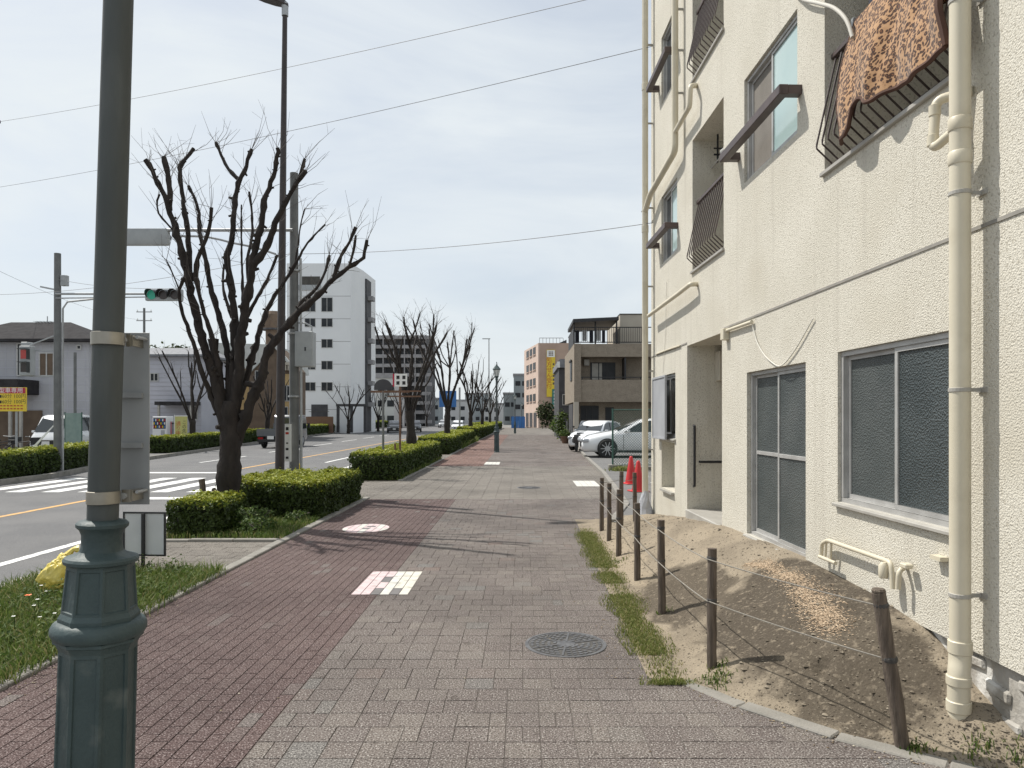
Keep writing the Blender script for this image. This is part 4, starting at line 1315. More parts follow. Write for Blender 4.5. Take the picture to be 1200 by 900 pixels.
# leopard blanket hung over the near balcony railing ------------------------------
def blanket():
    root = empty('blanket', tuple(apt.matrix_basis @ Vector((0.07, 4.9, 0))), WRZ, 'leopard print fleece blanket hung over the near balcony railing', 'blanket')
    nu, ns = 60, 70
    uA, uB = 5.24, 3.97
    z0 = 3.65
    zr = z0 + 0.945
    V, UV = [], []
    for j in range(ns + 1):
        s = j / ns
        for i in range(nu + 1):
            t = i / nu
            # hem line: long at the far end, rising in the middle
            front = 0.83 - 0.08 * math.exp(-((t - 0.26) / 0.1) ** 2) + 0.1 * t - 0.015 * math.sin(14 * t)
            if t < 0.16: front = max(front, 0.95 - 0.5 * max(0, t - 0.1))
            back = 0.45
            L = front + back
            d = s * L - back                              # negative: inside, 0: over the rail, positive: outside
            fold = math.sin(t * 19 + 1.6 * math.sin(d * 4)) * 0.9 + math.sin(t * 43 + 2 + d * 3) * 0.3 + math.sin(t * 9 - 1) * 1.3
            if abs(d) < 0.06:
                a = d / 0.06 * math.pi / 2
                x, z = -0.045 * math.sin(a), zr + 0.03 * math.cos(a)
            elif d > 0:
                k = d - 0.06
                out = 0.05 + 0.115 * min(1, k / 0.65) + 0.02 * (fold + 1.7) * min(1, k * 3)
                x, z = -out, zr - k
            else:
                k = -d - 0.06
                x, z = 0.045 + 0.03 * fold * min(1, k * 3) + 0.02, zr - k
            u = uA + (uB - uA) * t + 0.035 * math.sin(d * 5 + t * 6) + (0.05 * d if t < 0.1 else 0)
            V.append((x, u - 4.9, z)); UV.append((u, d))
    Fq = []
    for j in range(ns):
        for i in range(nu):
            a = j * (nu + 1) + i
            Fq.append((a, a + 1, a + nu + 2, a + nu + 1))
    me = bpy.data.meshes.new('blanket_cloth')
    me.from_pydata(V, [], Fq)
    uvl = me.uv_layers.new(name='UVMap')
    for lp in me.loops: uvl.data[lp.index].uv = UV[lp.vertex_index]
    me.polygons.foreach_set('use_smooth', [True] * len(me.polygons))
    me.materials.append(M['leopard'])
    o = bpy.data.objects.new('cloth', me); col.objects.link(o); o.parent = root
    md = o.modifiers.new('thick', 'SOLIDIFY'); md.thickness = 0.014; md.offset = 0
    hem = MB()
    line = [V[ns * (nu + 1) + i] for i in range(nu + 1)]
    hem.tube(line, 0.016, 6)
    hem.tube([V[j * (nu + 1)] for j in range(0, ns + 1)], 0.012, 6)
    hem.tube([V[j * (nu + 1) + nu] for j in range(0, ns + 1)], 0.022, 6)
    hem.build('hem', M['leopard_hem'], root, smooth=True)
    pegs = MB()
    for u in (5.3, 4.6):
        pegs.box((0.0, u - 4.9, zr + 0.03), (0.11, 0.03, 0.035)); pegs.box((-0.05, u - 4.9, zr - 0.03), (0.015, 0.03, 0.13)); pegs.box((0.05, u - 4.9, zr - 0.03), (0.015, 0.03, 0.13))
    pegs.build('clothes_peg', M['galv'], root, bevel=0.004)
    return root
blanket()
tr = empty('hanging_trousers', tuple(apt.matrix_basis @ Vector((0.22, 5.28, 0))), WRZ, 'dark navy garment hanging inside the near balcony', 'laundry')
MB().prism([(-0.14, 4.75), (0.12, 4.72), (0.15, 5.25), (-0.13, 5.25)], -0.03, 0.03, 'x').build('garment', M['cloth_dark'], tr, bevel=0.01)
MB().cyl((0.0, -1.22, 5.27), (0.0, 0.4, 5.27), 0.013, 8).build('pole', M['steel'], tr, smooth=True)

# ================================================================== ROPE FENCE
posts = [(1.27, 4.86, 0.80, 0, 'fence'), (1.21, 6.28, 0.81, 0.0, ''), (1.2, 7.56, 0.80, 0, ''), (1.19, 8.95, 0.82, 0, ''), (1.21, 10.1, 0.80, 0, ''), (1.2, 10.95, 0.80, 0, ''), (1.5, 11.0, 0.86, 0, ''), (1.72, 11.05, 0.84, 0, '')]
FENCE = 'low wooden post and rope fence along the dirt bank'
def log_post(loc, h, lean, label, group, r=0.032):
    o = empty('fence_post', loc, 0, label, 'post', group)
    prof = []
    rr = random.Random(int(loc[1] * 100))
    pts, rad = [], []
    for i in range(9):
        t = i / 8
        z = -0.12 + (h + 0.12) * t
        pts.append((lean[0] * max(0, z) + rr.uniform(-.0025, .0025), lean[1] * max(0, z) + rr.uniform(-.0025, .0025), z))
        rad.append(r * (1.06 - 0.08 * t + rr.uniform(-.035, .035)))
    MB().tube(pts, rad, 14).build('log', M['wood'], o, smooth=True, sharp=50)
    MB().lathe([(r * 1.02, 0.0), (r * 1.1, 0.01), (r * 1.1, 0.02), (r * 1.0, 0.028)], 12, (lean[0] * h * 0.55, lean[1] * h * 0.55, h * 0.55)).build('rope_tie', M['rope_dark'], o)
    MB().lathe([(r * 0.98, 0.0), (r * 1.06, 0.01), (r * 1.06, 0.02), (r * 0.96, 0.028)], 12, (lean[0] * h * 0.9, lean[1] * h * 0.9, h * 0.9)).build('rope_tie', M['rope_dark'], o)
    return o
plab = ['weathered log post at the kerb corner of the rope fence', 'weathered log post of the rope fence, next after the kerb corner post',
        'weathered log post of the rope fence, opposite the sliding door', 'weathered log post of the rope fence, opposite the recessed entrance',
        'weathered log post of the rope fence, just before the row turns', 'weathered log post where the rope fence turns toward the building',
        'weathered log post in the short return row beside the traffic cones', 'weathered log post of the return row closest to the building corner']
tops = []
for i, (x, y, h, ln, _) in enumerate(posts):
    z = bank_z(x, y) if y < 11 else 0.05
    log_post((x, y, z), h, (rng.uniform(-.012, .012), rng.uniform(-.012, .012)), plab[i], 'posts of the rope fence')
    tops.append(Vector((x, y, z)))
lpz = bank_z(1.98, 3.78)
lean_post = log_post((1.985, 3.78, lpz), 0.80, (-0.15, 0.02), 'leaning weathered log post beside the cream drainpipe', 'posts of the rope fence', 0.036)
MB().lathe([(0.034, 0), (0.036, 0.01), (0.03, 0.02)], 10, (-0.12, 0.016, 0.80)).build('cap', M['wood'], lean_post)
def seq_at(hh): return [Vector((1.985 + 0.035 - 0.15 * hh, 3.78, lpz))] + tops
def rope(a, b, label, r, material, sag):
    pts = [a.lerp(b, t / 10) - Vector((0, 0, sag * 4 * (t / 10) * (1 - t / 10))) for t in range(11)]
    o = MB().tube(pts, r, 6).build('rope', material, smooth=True)
    return tag(o, label, 'rope', 'ropes of the post fence')
for hh, nm, mt in ((0.73, 'upper', M['rope']), (0.45, 'lower', M['rope'])):
    pts = []
    seq = seq_at(hh)
    for a, b in zip(seq[:-1], seq[1:]):
        for t in range(9):
            k = t / 9
            p = a.lerp(b, k) + Vector((0, 0, hh - 0.012 * 4 * k * (1 - k)))
            pts.append(p)
    pts.append(seq[-1] + Vector((0, 0, hh)))
    pts = [p + Vector((-0.035, 0, 0)) for p in pts]
    o = MB().tube(pts, 0.0042, 6).build('rope', mt, smooth=True)
    tag(o, '%s grey rope strung along the row of log posts' % nm, 'rope')

# grass ribbon along the fence, tufts
pts = []
for _ in range(24000):
    Y = 4.66 + (11.2 - 4.62) * rng.random() ** 1.2
    t = rng.random()
    wv = 0.08 + 0.05 * mnoise.noise(Vector((0, Y * 1.7, 2)))
    cx = 0.95 + 0.03 * mnoise.noise(Vector((3, Y * 0.9, 5)))
    dens = mnoise.noise(Vector((1, Y * 1.3, 9))) 
    if dens < -0.14 and rng.random() < 0.82: continue
    x = cx + max(-2.3, min(2.3, rng.gauss(0, 1))) * max(0.04, wv)
    pts.append((x, Y, 0.003))
blades('grass_ribbon', pts, 0.012, 0.036, 0.006, M['grass_dry'], 'ribbon of short grass growing between pavement and dirt bank', 'grass', 0.5)
pts = []
for (x, y, n, s) in ((1.3, 4.84, 60, .035), (1.25, 4.66, 120, .05), (2.03, 3.74, 60, .03), (2.28, 3.62, 70, .04), (2.4, 3.5, 60, .04), (1.22, 6.3, 40, .03), (1.16, 8.6, 50, .06)):
    for _ in range(n):
        xx, yy = x + rng.gauss(0, s), y + rng.gauss(0, s)
        pts.append((xx, yy, bank_z(xx, max(yy, 3.37)) if yy < 11 else 0))
blades('weed_tufts', pts, 0.015, 0.05, 0.008, M['grass'], 'weed tufts at the feet of the log posts and drainpipe', 'grass', 0.5)

M['litter'] = ramp_mat('dry_litter', [(0, (0.1, 0.07, 0.045)), (0.6, (0.24, 0.19, 0.13)), (1, (0.42, 0.38, 0.3))], 0.95)
pts = []
for _ in range(900):
    Y = 3.6 + 9 * rng.random() ** 1.5
    if rng.random() < 0.55: pts.append((edge_x(Y) - abs(rng.gauss(0, 0.12)), Y, 0.003))
    else: pts.append((KERB_L + abs(rng.gauss(0, 0.14)), Y, 0.003))
for _ in range(110): pts.append((rng.uniform(KERB_L, 1.0), rng.uniform(3.6, 14), 0.003))
scatter_bits('litter', pts, 0.003, 0.011, M['litter'], 'dry leaf bits and sand grains strewn along the pavement edges', 'litter')

# manhole covers ----------------------------------------------------------------
def manhole(loc, r, label, rot=0.3, plain=False):
    o = empty('manhole_cover', loc, rot, label, 'manhole')
    MB().lathe([(r, -0.004), (r, 0.0035), (r - 0.004, 0.0045), (r * 0.93, 0.0045), (r * 0.925, 0.001), (r * 0.9, 0.001)], 40).build('rim', M['iron'], o)
    MB().lathe([(r * 0.9, -0.003), (r * 0.9, 0.0015)], 40).build('plate', M['iron_dark'], o)
    q = MB()
    rings = [0.28, 0.42, 0.56, 0.7, 0.83]
    for ri, rad in enumerate(rings):
        n = int(10 + ri * 7)
        for k in range(n):
            if (k / n * 6) % 1 < 0.16: continue
            a = 2 * math.pi * k / n
            q.box((math.cos(a) * rad * r, math.sin(a) * rad * r, 0.003), (0.5 * r * 0.14, 2 * math.pi * rad * r / n * 0.68, 0.005), rz=a + 0.25)
    for k in range(6):
        a = 2 * math.pi * (k + 0.08) / 6
        q.bar((math.cos(a) * r * 0.12, math.sin(a) * r * 0.12, 0.003), (math.cos(a) * r * 0.88, math.sin(a) * r * 0.88, 0.003), 0.014, 0.006)
    q.lathe([(0.07, 0), (0.07, 0.005), (0.05, 0.006)], 16)
    q.build('tread', M['iron'], o)['kind'] = 'stuff'
    return o
mp_ = G(663, 755)
manhole((mp_.x, mp_.y, 0.001), 0.31, 'round cast iron manhole cover set in the grey pavers beside the grass ribbon')
mp_ = G(620, 571.5)
manhole((mp_.x, mp_.y, 0.001), 0.3, 'worn round manhole cover in the pale slabs between white marking and far lamp', 1.0)

# painted tile markings on the cycle strip -------------------------------------------
def tile_mark():
    a, b = G(411, 697), G(491, 670)
    x0, y0 = a.x, a.y
    x1, y1 = G(478, 697).x, b.y
    o = empty('pavement_marking', (x0, y0, 0.0), 0, 'square pink and cream tiled pictogram on the red cycle strip', 'marking')
    W, Lh = x1 - x0, y1 - y0
    ncol = 6
    for i in range(ncol):
        nrow = 4
        for j in range(nrow):
            w, l = W / ncol, Lh / nrow
            mt = M['tile_pink'] if i < 3 else M['tile_cream']
            if i in (0, 3): mt = M['tile_white'] if i == 3 else mt
            if (i, j) in ((2, 2), (2, 0), (4, 0)):
                mt = M['mark_dark']
            q = MB().bb(i * w + 0.004, (i + 1) * w - 0.004, j * l + 0.003, (j + 1) * l - 0.003, -0.004, 0.0035)
            q.build('tile', mt, o)
    return o
tile_mark()
def round_mark():
    c = G(429, 619)
    o = empty('pavement_marking', (c.x, c.y, 0.0), 0, 'round pink and white tiled pictogram on the red cycle strip', 'marking')
    r = 0.355
    n = 7
    for i in range(n):
        xa, xb = -r + 2 * r * i / n + 0.004, -r + 2 * r * (i + 1) / n - 0.004
        for half in (0, 1):
            def yy(x): return math.sqrt(max(0.0, r * r - x * x)) * 1.25
            pts = []
            xs = [xa + (xb - xa) * k / 4 for k in range(5)]
            if half: pts = [(xa, 0.003)] + [(xb, 0.003)] + [(x, max(0.006, yy(x))) for x in reversed(xs)]
            else: pts = [(x, -max(0.006, yy(x))) for x in xs] + [(xb, -0.003), (xa, -0.003)]
            MB().prism(pts, -0.004, 0.0035, 'z').build('tile', M['tile_pink'] if (i + half) % 3 else M['tile_white'], o)
    MB().bb(-0.05, 0.07, -0.12, 0.02, 0.0037, 0.0045).build('figure', M['mark_dark'], o)
    MB().bb(-0.02, 0.12, 0.1, 0.22, 0.0037, 0.0045).build('figure', M['mark_dark'], o)
    return o
round_mark()
def bar_mark(px0, px1, py0, py1, label, mt):
    a, b = G(px0, py1), G(px1, py0)
    o = empty('pavement_marking', (a.x, a.y, 0), 0, label, 'marking')
    W = G(px1, py1).x - a.x
    for i in range(4):
        MB().bb(W * i / 4 + 0.004, W * (i + 1) / 4 - 0.004, 0, b.y - a.y, -0.003, 0.0035).build('tile', mt, o)
bar_mark(676, 704, 563.5, 570, 'white tiled marking beside the car park kerb', M['tile_white'])
bar_mark(567, 585, 541.5, 544.5, 'small white tiled marking near the foot of the green lamp post down the pavement', M['tile_white'])

# ================================================================== LAMP POSTS
def lamp_post():
    root = empty('lamp_post')
    prof = [(0.150, 0.0), (0.150, 0.03), (0.135, 0.045), (0.1365, 0.07), (0.130, 0.965), (0.14, 0.985), (0.150, 0.99), (0.150, 1.0)]
    base = MB().lathe(prof, 8, ph=R(22.5)).build('base', M['lamp_green'], root)
    bm = bmesh.new(); bm.from_mesh(base.data)
    fs = [f for f in bm.faces if f.calc_area() > 0.05 and abs(f.normal.z) < 0.3]
    bmesh.ops.inset_individual(bm, faces=fs, thickness=0.016, depth=0.0)
    bmesh.ops.inset_individual(bm, faces=fs, thickness=0.004, depth=-0.006)
    bm.to_mesh(base.data); bm.free()
    MB().lathe([(0.135, 0.995), (0.152, 1.005), (0.161, 1.02), (0.161, 1.035), (0.152, 1.05), (0.135, 1.058)], 28).build('ring', M['lamp_green'], root, smooth=True)
    up = MB().lathe([(0.136, 1.056), (0.136, 1.07), (0.126, 1.085), (0.113, 1.235), (0.117, 1.245)], 8, ph=R(22.5)).build('upper_base', M['lamp_green'], root)
    bm = bmesh.new(); bm.from_mesh(up.data)
    fs = [f for f in bm.faces if f.calc_area() > 0.008 and abs(f.normal.z) < 0.3]
    bmesh.ops.inset_individual(bm, faces=fs, thickness=0.012, depth=0.0)
    bmesh.ops.inset_individual(bm, faces=fs, thickness=0.004, depth=-0.005)
    bm.to_mesh(up.data); bm.free()
    MB().lathe([(0.112, 1.24), (0.125, 1.246), (0.127, 1.256), (0.121, 1.264), (0.09, 1.272), (0.074, 1.282), (0.069, 1.3), (0.069, 1.335), (0.076, 1.352), (0.088, 1.362), (0.089, 1.372), (0.08, 1.38), (0.058, 1.385)], 28).build('collar', M['lamp_green'], root, smooth=True)
    MB().lathe([(0.0535, 1.375), (0.0525, 2.4), (0.05, 3.6), (0.05, 3.68)], 24).build('pole', M['lamp_pole'], root, smooth=True)
    MB().lathe([(0.05, 3.62), (0.07, 3.64), (0.075, 3.67), (0.06, 3.7), (0.085, 3.78), (0.11, 3.81), (0.11, 3.83), (0.06, 3.84)], 16).build('neck', M['lamp_green'], root, smooth=True)
    gl = MB().lathe([(0.095, 3.835), (0.17, 4.16)], 6).build('lantern_glass', M['lantern_glass'], root)
    fr = MB()
    for k in range(6):
        a = math.pi * 2 * k / 6
        fr.bar((0.097 * math.cos(a), 0.097 * math.sin(a), 3.835), (0.172 * math.cos(a), 0.172 * math.sin(a), 4.165), 0.014)
    fr.lathe([(0.18, 4.155), (0.185, 4.16), (0.185, 4.175), (0.17, 4.18)], 6)
    fr.build('lantern_frame', M['lamp_green'], root)
    MB().lathe([(0.215, 4.175), (0.215, 4.19), (0.15, 4.26), (0.09, 4.34), (0.05, 4.37), (0.045, 4.39), (0.055, 4.4), (0.02, 4.43), (0.014, 4.5), (0.026, 4.52), (0.012, 4.56)], 6).build('lantern_roof', M['lamp_green'], root)
    return root
lamp = lamp_post()
near_lamp = lamp
near_lamp.location = (-1.43, 2.4, 0)
near_lamp.rotation_euler = (0, R(1.6), R(10))
near_lamp.scale = (0.88, 0.88, 1)
tag(near_lamp, 'dark green octagonal lamp post with a sign plate strapped to its pole', 'lamp post', 'green lamp posts along the pavement')
lp_l = ['green lantern lamp post by the white marking, before the orange brick strip', 'green lantern lamp post in front of the pink building, midway along the far pavement',
        'small distant green lantern lamp post near the pink building entrance']
for i, (px, py) in enumerate(((582, 530), (603.5, 508), (611.5, 501.5))):
    c = copy_tree(lamp)
    g = G(px, py)
    c.location = (g.x, g.y, 0)
    c.rotation_euler = (0, 0, 0)
    c.scale = (1, 1, 1)
    c['label'] = lp_l[i]
# strapped sign seen from behind
def strapped_sign():
    Ys = 2.4 + 0.10
    c = at(140, 490, Ys)
    root = empty('strapped_sign', (c.x, Ys, 0), R(2), 'grey backed sign plate strapped to the near green lamp post with steel bands', 'sign')
    zt, zb = at(141, 389, Ys).z, at(141, 592, Ys).z
    w = 63 * Ys / F
    MB().bb(-w / 2, w / 2, 0.018, 0.022, zb, zt).build('plate', M['sign_back'], root, bevel=0.001)
    MB().bb(-w / 2 + 0.01, w / 2 - 0.01, 0.0225, 0.0235, zb + 0.01, zt - 0.01).build('front_face', M['white_print'], root)
    for py in (463, 522):
        z = at(141, py, Ys).z
        MB().bb(-0.02, w / 2 - 0.02, 0.004, 0.0175, z - 0.009, z + 0.009).build('channel', M['galv'], root)
    for py in (401, 579):
        z = at(141, py, Ys).z
        px_c = 127 - (py - 490) / 590 * 19 * 0.0
        dx = -1.43 + z * math.sin(R(1.6)) - c.x
        b = MB().lathe([(0.048, -0.021), (0.0505, -0.02), (0.0505, 0.02), (0.048, 0.021)], 24, (dx, -0.1, z))
        b.bb(dx + 0.04, w / 2 - 0.025, -0.062, -0.055, z - 0.021, z + 0.021)
        b.bb(dx + 0.05, w / 2 - 0.02, -0.056, 0.0175, z - 0.018, z + 0.018)
        b.build('steel_band', M['steel'], root, smooth=True)
        MB().cyl((w / 2 - 0.045, -0.074, z), (w / 2 - 0.045, -0.062, z), 0.011, 6).build('bolt', M['galv'], root)
        MB().cyl((w / 2 - 0.01, -0.05, z + 0.012), (w / 2 - 0.01, 0.017, z + 0.012), 0.006, 6).build('bolt', M['galv'], root)
strapped_sign()

# ================================================================== NEAR LEFT PLANTING
pts = []
for _ in range(15000):
    x, y = (rng.uniform(ROAD_E + 0.05, KERB_L - 0.1) if rng.random() < 0.93 else KERB_L - 0.1 + abs(rng.gauss(0, 0.05))), rng.uniform(4.6, 8.12)
    pts.append((x, y, 0.004))
blades('grass_strip', pts, 0.05, 0.17, 0.009, M['grass'], 'lush grass in the planting strip behind the near lamp post', 'grass', 0.55)
C, T = [], []
for _ in range(120):
    x, y = rng.uniform(ROAD_E + 0.1, KERB_L - 0.15), rng.uniform(4.8, 8.0)
    h = rng.uniform(0.08, 0.2)
    for _k in range(26): C.append((x + rng.gauss(0, .05), y + rng.gauss(0, .05), abs(rng.gauss(h * 0.6, h * 0.35))))
C = np.array(C)
o = leaf_quads(C, np.tile([0, 0, 1.0], (len(C), 1)), 0.022, nrng.random(len(C)), 'weeds', M['weed_leaf'], None)
tag(o, 'leafy weeds among the grass behind the near lamp post', 'weeds', kind='stuff')
g = G(33, 722)
def poppy(loc, mt, label, h, r=0.03, group=None):
    o = empty('flower', loc, 0, label, 'flower', group)
    MB().tube([(0, 0, 0), (0.01, 0, h * 0.5), (0, 0.01, h)], 0.0025, 4).build('stem', M['weed_leaf'], o)
    q = MB()
    for k in range(5):
        a = k * 1.2566
        d = Vector((math.cos(a), math.sin(a), 0)); s = Vector((-d.y, d.x, 0))
        c = Vector((0, 0, h))
        q.quad(c, c + d * r * 0.7 - s * r * 0.5 + Vector((0, 0, r * 0.3)), c + d * r + Vector((0, 0, r * 0.45)), c + d * r * 0.7 + s * r * 0.5 + Vector((0, 0, r * 0.3)))
    q.build('petals', mt, o)
poppy((g.x, g.y, 0.004), M['flower_orange'], 'single orange poppy in the grass strip', 0.17)
for k in range(14):
    poppy((rng.uniform(-4.6, -3.5), rng.uniform(5.4, 7.9), 0.004), M['flower_white'], 'tiny white flower in the grass strip behind the lamp post', rng.uniform(0.1, 0.2), 0.016, 'tiny white flowers in the grass strip')

# yellow rubbish bag
def bag():
    g = G(72, 697)
    o = empty('rubbish_bag', (g.x - 0.03, g.y, 0.0), 0.4, 'crumpled yellow plastic bag lying on the grass strip by the road kerb', 'bag')
    bm = bmesh.new()
    bmesh.ops.create_icosphere(bm, subdivisions=5, radius=1)
    for v in bm.verts:
        p = v.co.copy()
        v.co += p * 0
        n = abs(mnoise.noise(p * 14)) * -0.07 + mnoise.noise(p * 1.7 + Vector((3, 1, 2))) * 0.25 + abs(mnoise.noise(p * 4.2)) * 0.22 - abs(mnoise.noise(p * 9)) * 0.1
        f = 1 + n
        tw_ = 1 - 0.45 * max(0, p.z)
        v.co = Vector((p.x * 0.16 * f * tw_ + 0.08 * max(0, p.z), p.y * 0.13 * f * tw_, max(0.0, 0.19 + p.z * 0.22 * f)))
    me = bpy.data.meshes.new('sack'); bm.to_mesh(me); bm.free()
    me.materials.append(M['bag'])
    me.polygons.foreach_set('use_smooth', [True] * len(me.polygons))
    s = bpy.data.objects.new('sack', me); col.objects.link(s); s.parent = o
    MB().tube([(0.08, 0, 0.38), (0.12, 0.01, 0.43), (0.17, 0.02, 0.43)], [0.04, 0.022, 0.045], 7).build('knot', M['bag'], o, smooth=True)
bag()
# little notice board on a post
g = G(168, 671)
nb = empty('notice_board', (g.x, g.y, 0), R(-4), 'small white notice board with black frame standing on the grass strip', 'sign')
z0, z1 = at(0, 650, g.y).z, at(0, 602, g.y).z
w = 48 * g.y / F
MB().bb(-w / 2, w / 2, 0.02, 0.028, z0, z1).build('board', M['board_white'], nb)
fr = MB(); t = 0.018
fr.bb(-w / 2, w / 2, 0.012, 0.032, z0 - t, z0); fr.bb(-w / 2, w / 2, 0.012, 0.032, z1, z1 + t)
fr.bb(-w / 2 - t, -w / 2, 0.012, 0.032, z0 - t, z1 + t); fr.bb(w / 2, w / 2 + t, 0.012, 0.032, z0 - t, z1 + t)
fr.build('frame', M['black_metal'], nb)
MB().bb(-0.014, 0.014, -0.02, 0.0115, -0.1, z1).build('post', M['black_metal'], nb)

# ================================================================== FIRST PLANTER
TY = 11.75
def tp(px, py, dy=0.0):
    p = at(px, py, TY + dy); return p
tr1 = random.Random(5)
tree1 = empty('street_tree', (0, 0, 0), 0, 'large pruned leafless street tree with many upright limbs in the first planter', 'tree', 'pruned trees along the near side of the road')
gx = tp(267, 600).x
tree1.location = (gx, TY, 0)
tb, cb2 = MB(), MB()
def L1(pxs, r0, r1, dys, tw=10, knob=True):
    n = len(pxs)
    pts = []
    for i, (a, b) in enumerate(pxs):
        t = i / (n - 1)
        dy = dys[0] + (dys[1] - dys[0]) * t
        p = tp(a, b, dy)
        pts.append(p - Vector((gx, TY, 0)))
    path = limb(tb, pts, r0 * (0.82 if knob else 0.94), r1 * (0.66 if knob else 0.9), tr1, 0.085, 8, knob)
    if tw: twigs(cb2, path, tr1, int(tw * 1.5), 0.46, 0.0042, start=0.4)
    return path
g0 = H * F / TY + VY
L1([(267, g0 + 4), (267, 590), (268, 560), (270, 525), (270, 498), (269, 470)], 0.235, 0.17, (0, 0), 0, False)
L1([(268, 530), (260, 480), (250, 440), (241, 411), (232, 380), (224, 345), (217, 310), (208, 276), (198, 244), (183, 209), (170, 187)], 0.12, 0.05, (0, -0.5), 16)
L1([(199, 246), (199, 225), (197, 205), (192, 184)], 0.052, 0.052, (-0.4, -0.3), 8)
L1([(222, 322), (222, 300), (219, 264), (214, 232), (211, 197), (217, 187), (227, 174)], 0.06, 0.04, (-0.2, 0.3), 14)
L1([(268, 480), (268, 440), (266, 408), (256, 368), (247, 336), (240, 299), (235, 276), (232, 244), (221, 218)], 0.075, 0.035, (0.0, 0.5), 12)
L1([(228, 330), (232, 304), (241, 281), (247, 258), (248, 243)], 0.05, 0.035, (-0.25, -0.5), 8)
L1([(262, 470), (254, 420), (250, 400), (238, 362), (230, 325)], 0.07, 0.04, (0, -0.5), 8)
L1([(270, 500), (273, 450), (276, 397), (274, 362), (269, 328), (266, 299), (271, 284), (274, 252), (279, 215), (289, 195), (295, 175)], 0.11, 0.04, (0, 0.3), 16)
L1([(281, 211), (272, 203), (264, 192), (253, 167)], 0.04, 0.03, (0.3, 0.5), 6)
L1([(274, 480), (280, 440), (281, 406), (286, 368), (293, 333), (297, 302), (305, 270), (310, 235), (322, 200), (325, 173)], 0.12, 0.04, (0, -0.4), 16)
L1([(297, 312), (313, 287), (328, 250), (342, 224), (352, 208), (358, 201)], 0.07, 0.045, (-0.2, -0.7), 10)
L1([(346, 218), (352, 203), (357, 186)], 0.035, 0.025, (-0.6, -0.6), 4)
L1([(281, 408), (287, 377), (302, 348), (313, 328), (325, 299)], 0.055, 0.03, (0.1, 0.6), 8)
L1([(272, 535), (282, 505), (292, 475), (307, 441), (314, 411), (331, 388), (348, 368), (368, 351), (388, 330), (409, 313), (425, 302), (430, 281)], 0.12, 0.035, (0.05, -0.2), 14)
L1([(391, 325), (400, 300), (410, 283), (417, 266)], 0.04, 0.028, (-0.15, -0.3), 6)
L1([(409, 313), (414, 295), (417, 276)], 0.03, 0.022, (-0.2, -0.1), 3)
L1([(349, 366), (352, 355), (371, 338), (381, 318), (386, 299)], 0.045, 0.026, (0, 0.3), 6)
L1([(272, 500), (279, 470), (287, 447), (297, 414), (308, 377), (319, 351), (339, 322), (357, 290), (372, 272), (381, 263)], 0.085, 0.018, (0.1, 0.8), 14)
L1([(345, 312), (349, 290), (352, 265), (357, 245)], 0.025, 0.012, (0.6, 0.8), 6)
L1([(262, 500), (248, 465), (240, 445), (232, 420), (224, 394), (214, 368), (210, 340), (216, 325)], 0.065, 0.03, (0, -0.6), 6)
L1([(210, 340), (203, 322), (195, 305)], 0.018, 0.008, (-0.6, -0.7), 3)
L1([(272, 372), (262, 340), (262, 310)], 0.035, 0.022, (0.1, 0.5), 4)
L1([(292, 335), (290, 305), (294, 285), (296, 262), (292, 225)], 0.04, 0.022, (-0.1, 0.4), 6)
L1([(285, 372), (284, 330), (283, 285), (283, 240)], 0.03, 0.018, (0.1, 0.6), 6)
L1([(208, 276), (196, 262), (186, 250), (184, 235), (187, 228)], 0.022, 0.014, (-0.3, -0.6), 4)
L1([(258, 470), (256, 440), (252, 415), (250, 398)], 0.1, 0.09, (0.0, 0.1), 0)
tb.build('trunk', M['bark'], tree1, smooth=True, sharp=80)
cb2.build('twigs', M['twig'], tree1)['kind'] = 'stuff'
# leaning prop stake by the trunk
g = G(238, 600)
st = MB().tube([(0, 0, -0.05), (0.03, 0, 0.35), (-0.02, 0, 0.74)], [0.045, 0.042, 0.05], 10).build('tree_stake', M['wood'], smooth=True)
st.location = (gx - 0.36, TY - 0.1, 0.0)
tag(st, 'stubby wooden stake beside the trunk of the large pruned tree', 'stake')
st2 = MB().bar((0, 0, -0.03), (-0.28, 0.06, 0.62), 0.055, 0.04).build('tree_prop', M['wood'])
st2.location = (gx + 0.2, TY - 0.42, 0)
tag(st2, 'slanting wooden prop leaning against the large pruned tree', 'stake')

hedge('small clipped hedge block in front of the large pruned tree', -5.12, -4.36, 10.45, 11.5, 0.52, 0.034, 2600)
hedge('clipped hedge beside the trunk of the large pruned tree on the road side', -5.15, -4.2, 12.3, 14.9, 0.62, 0.036, 2000)
hedge('square clipped hedge at the pavement corner of the first planter', -4.25, -3.38, 12.2, 15.2, 0.62, 0.034, 2300)
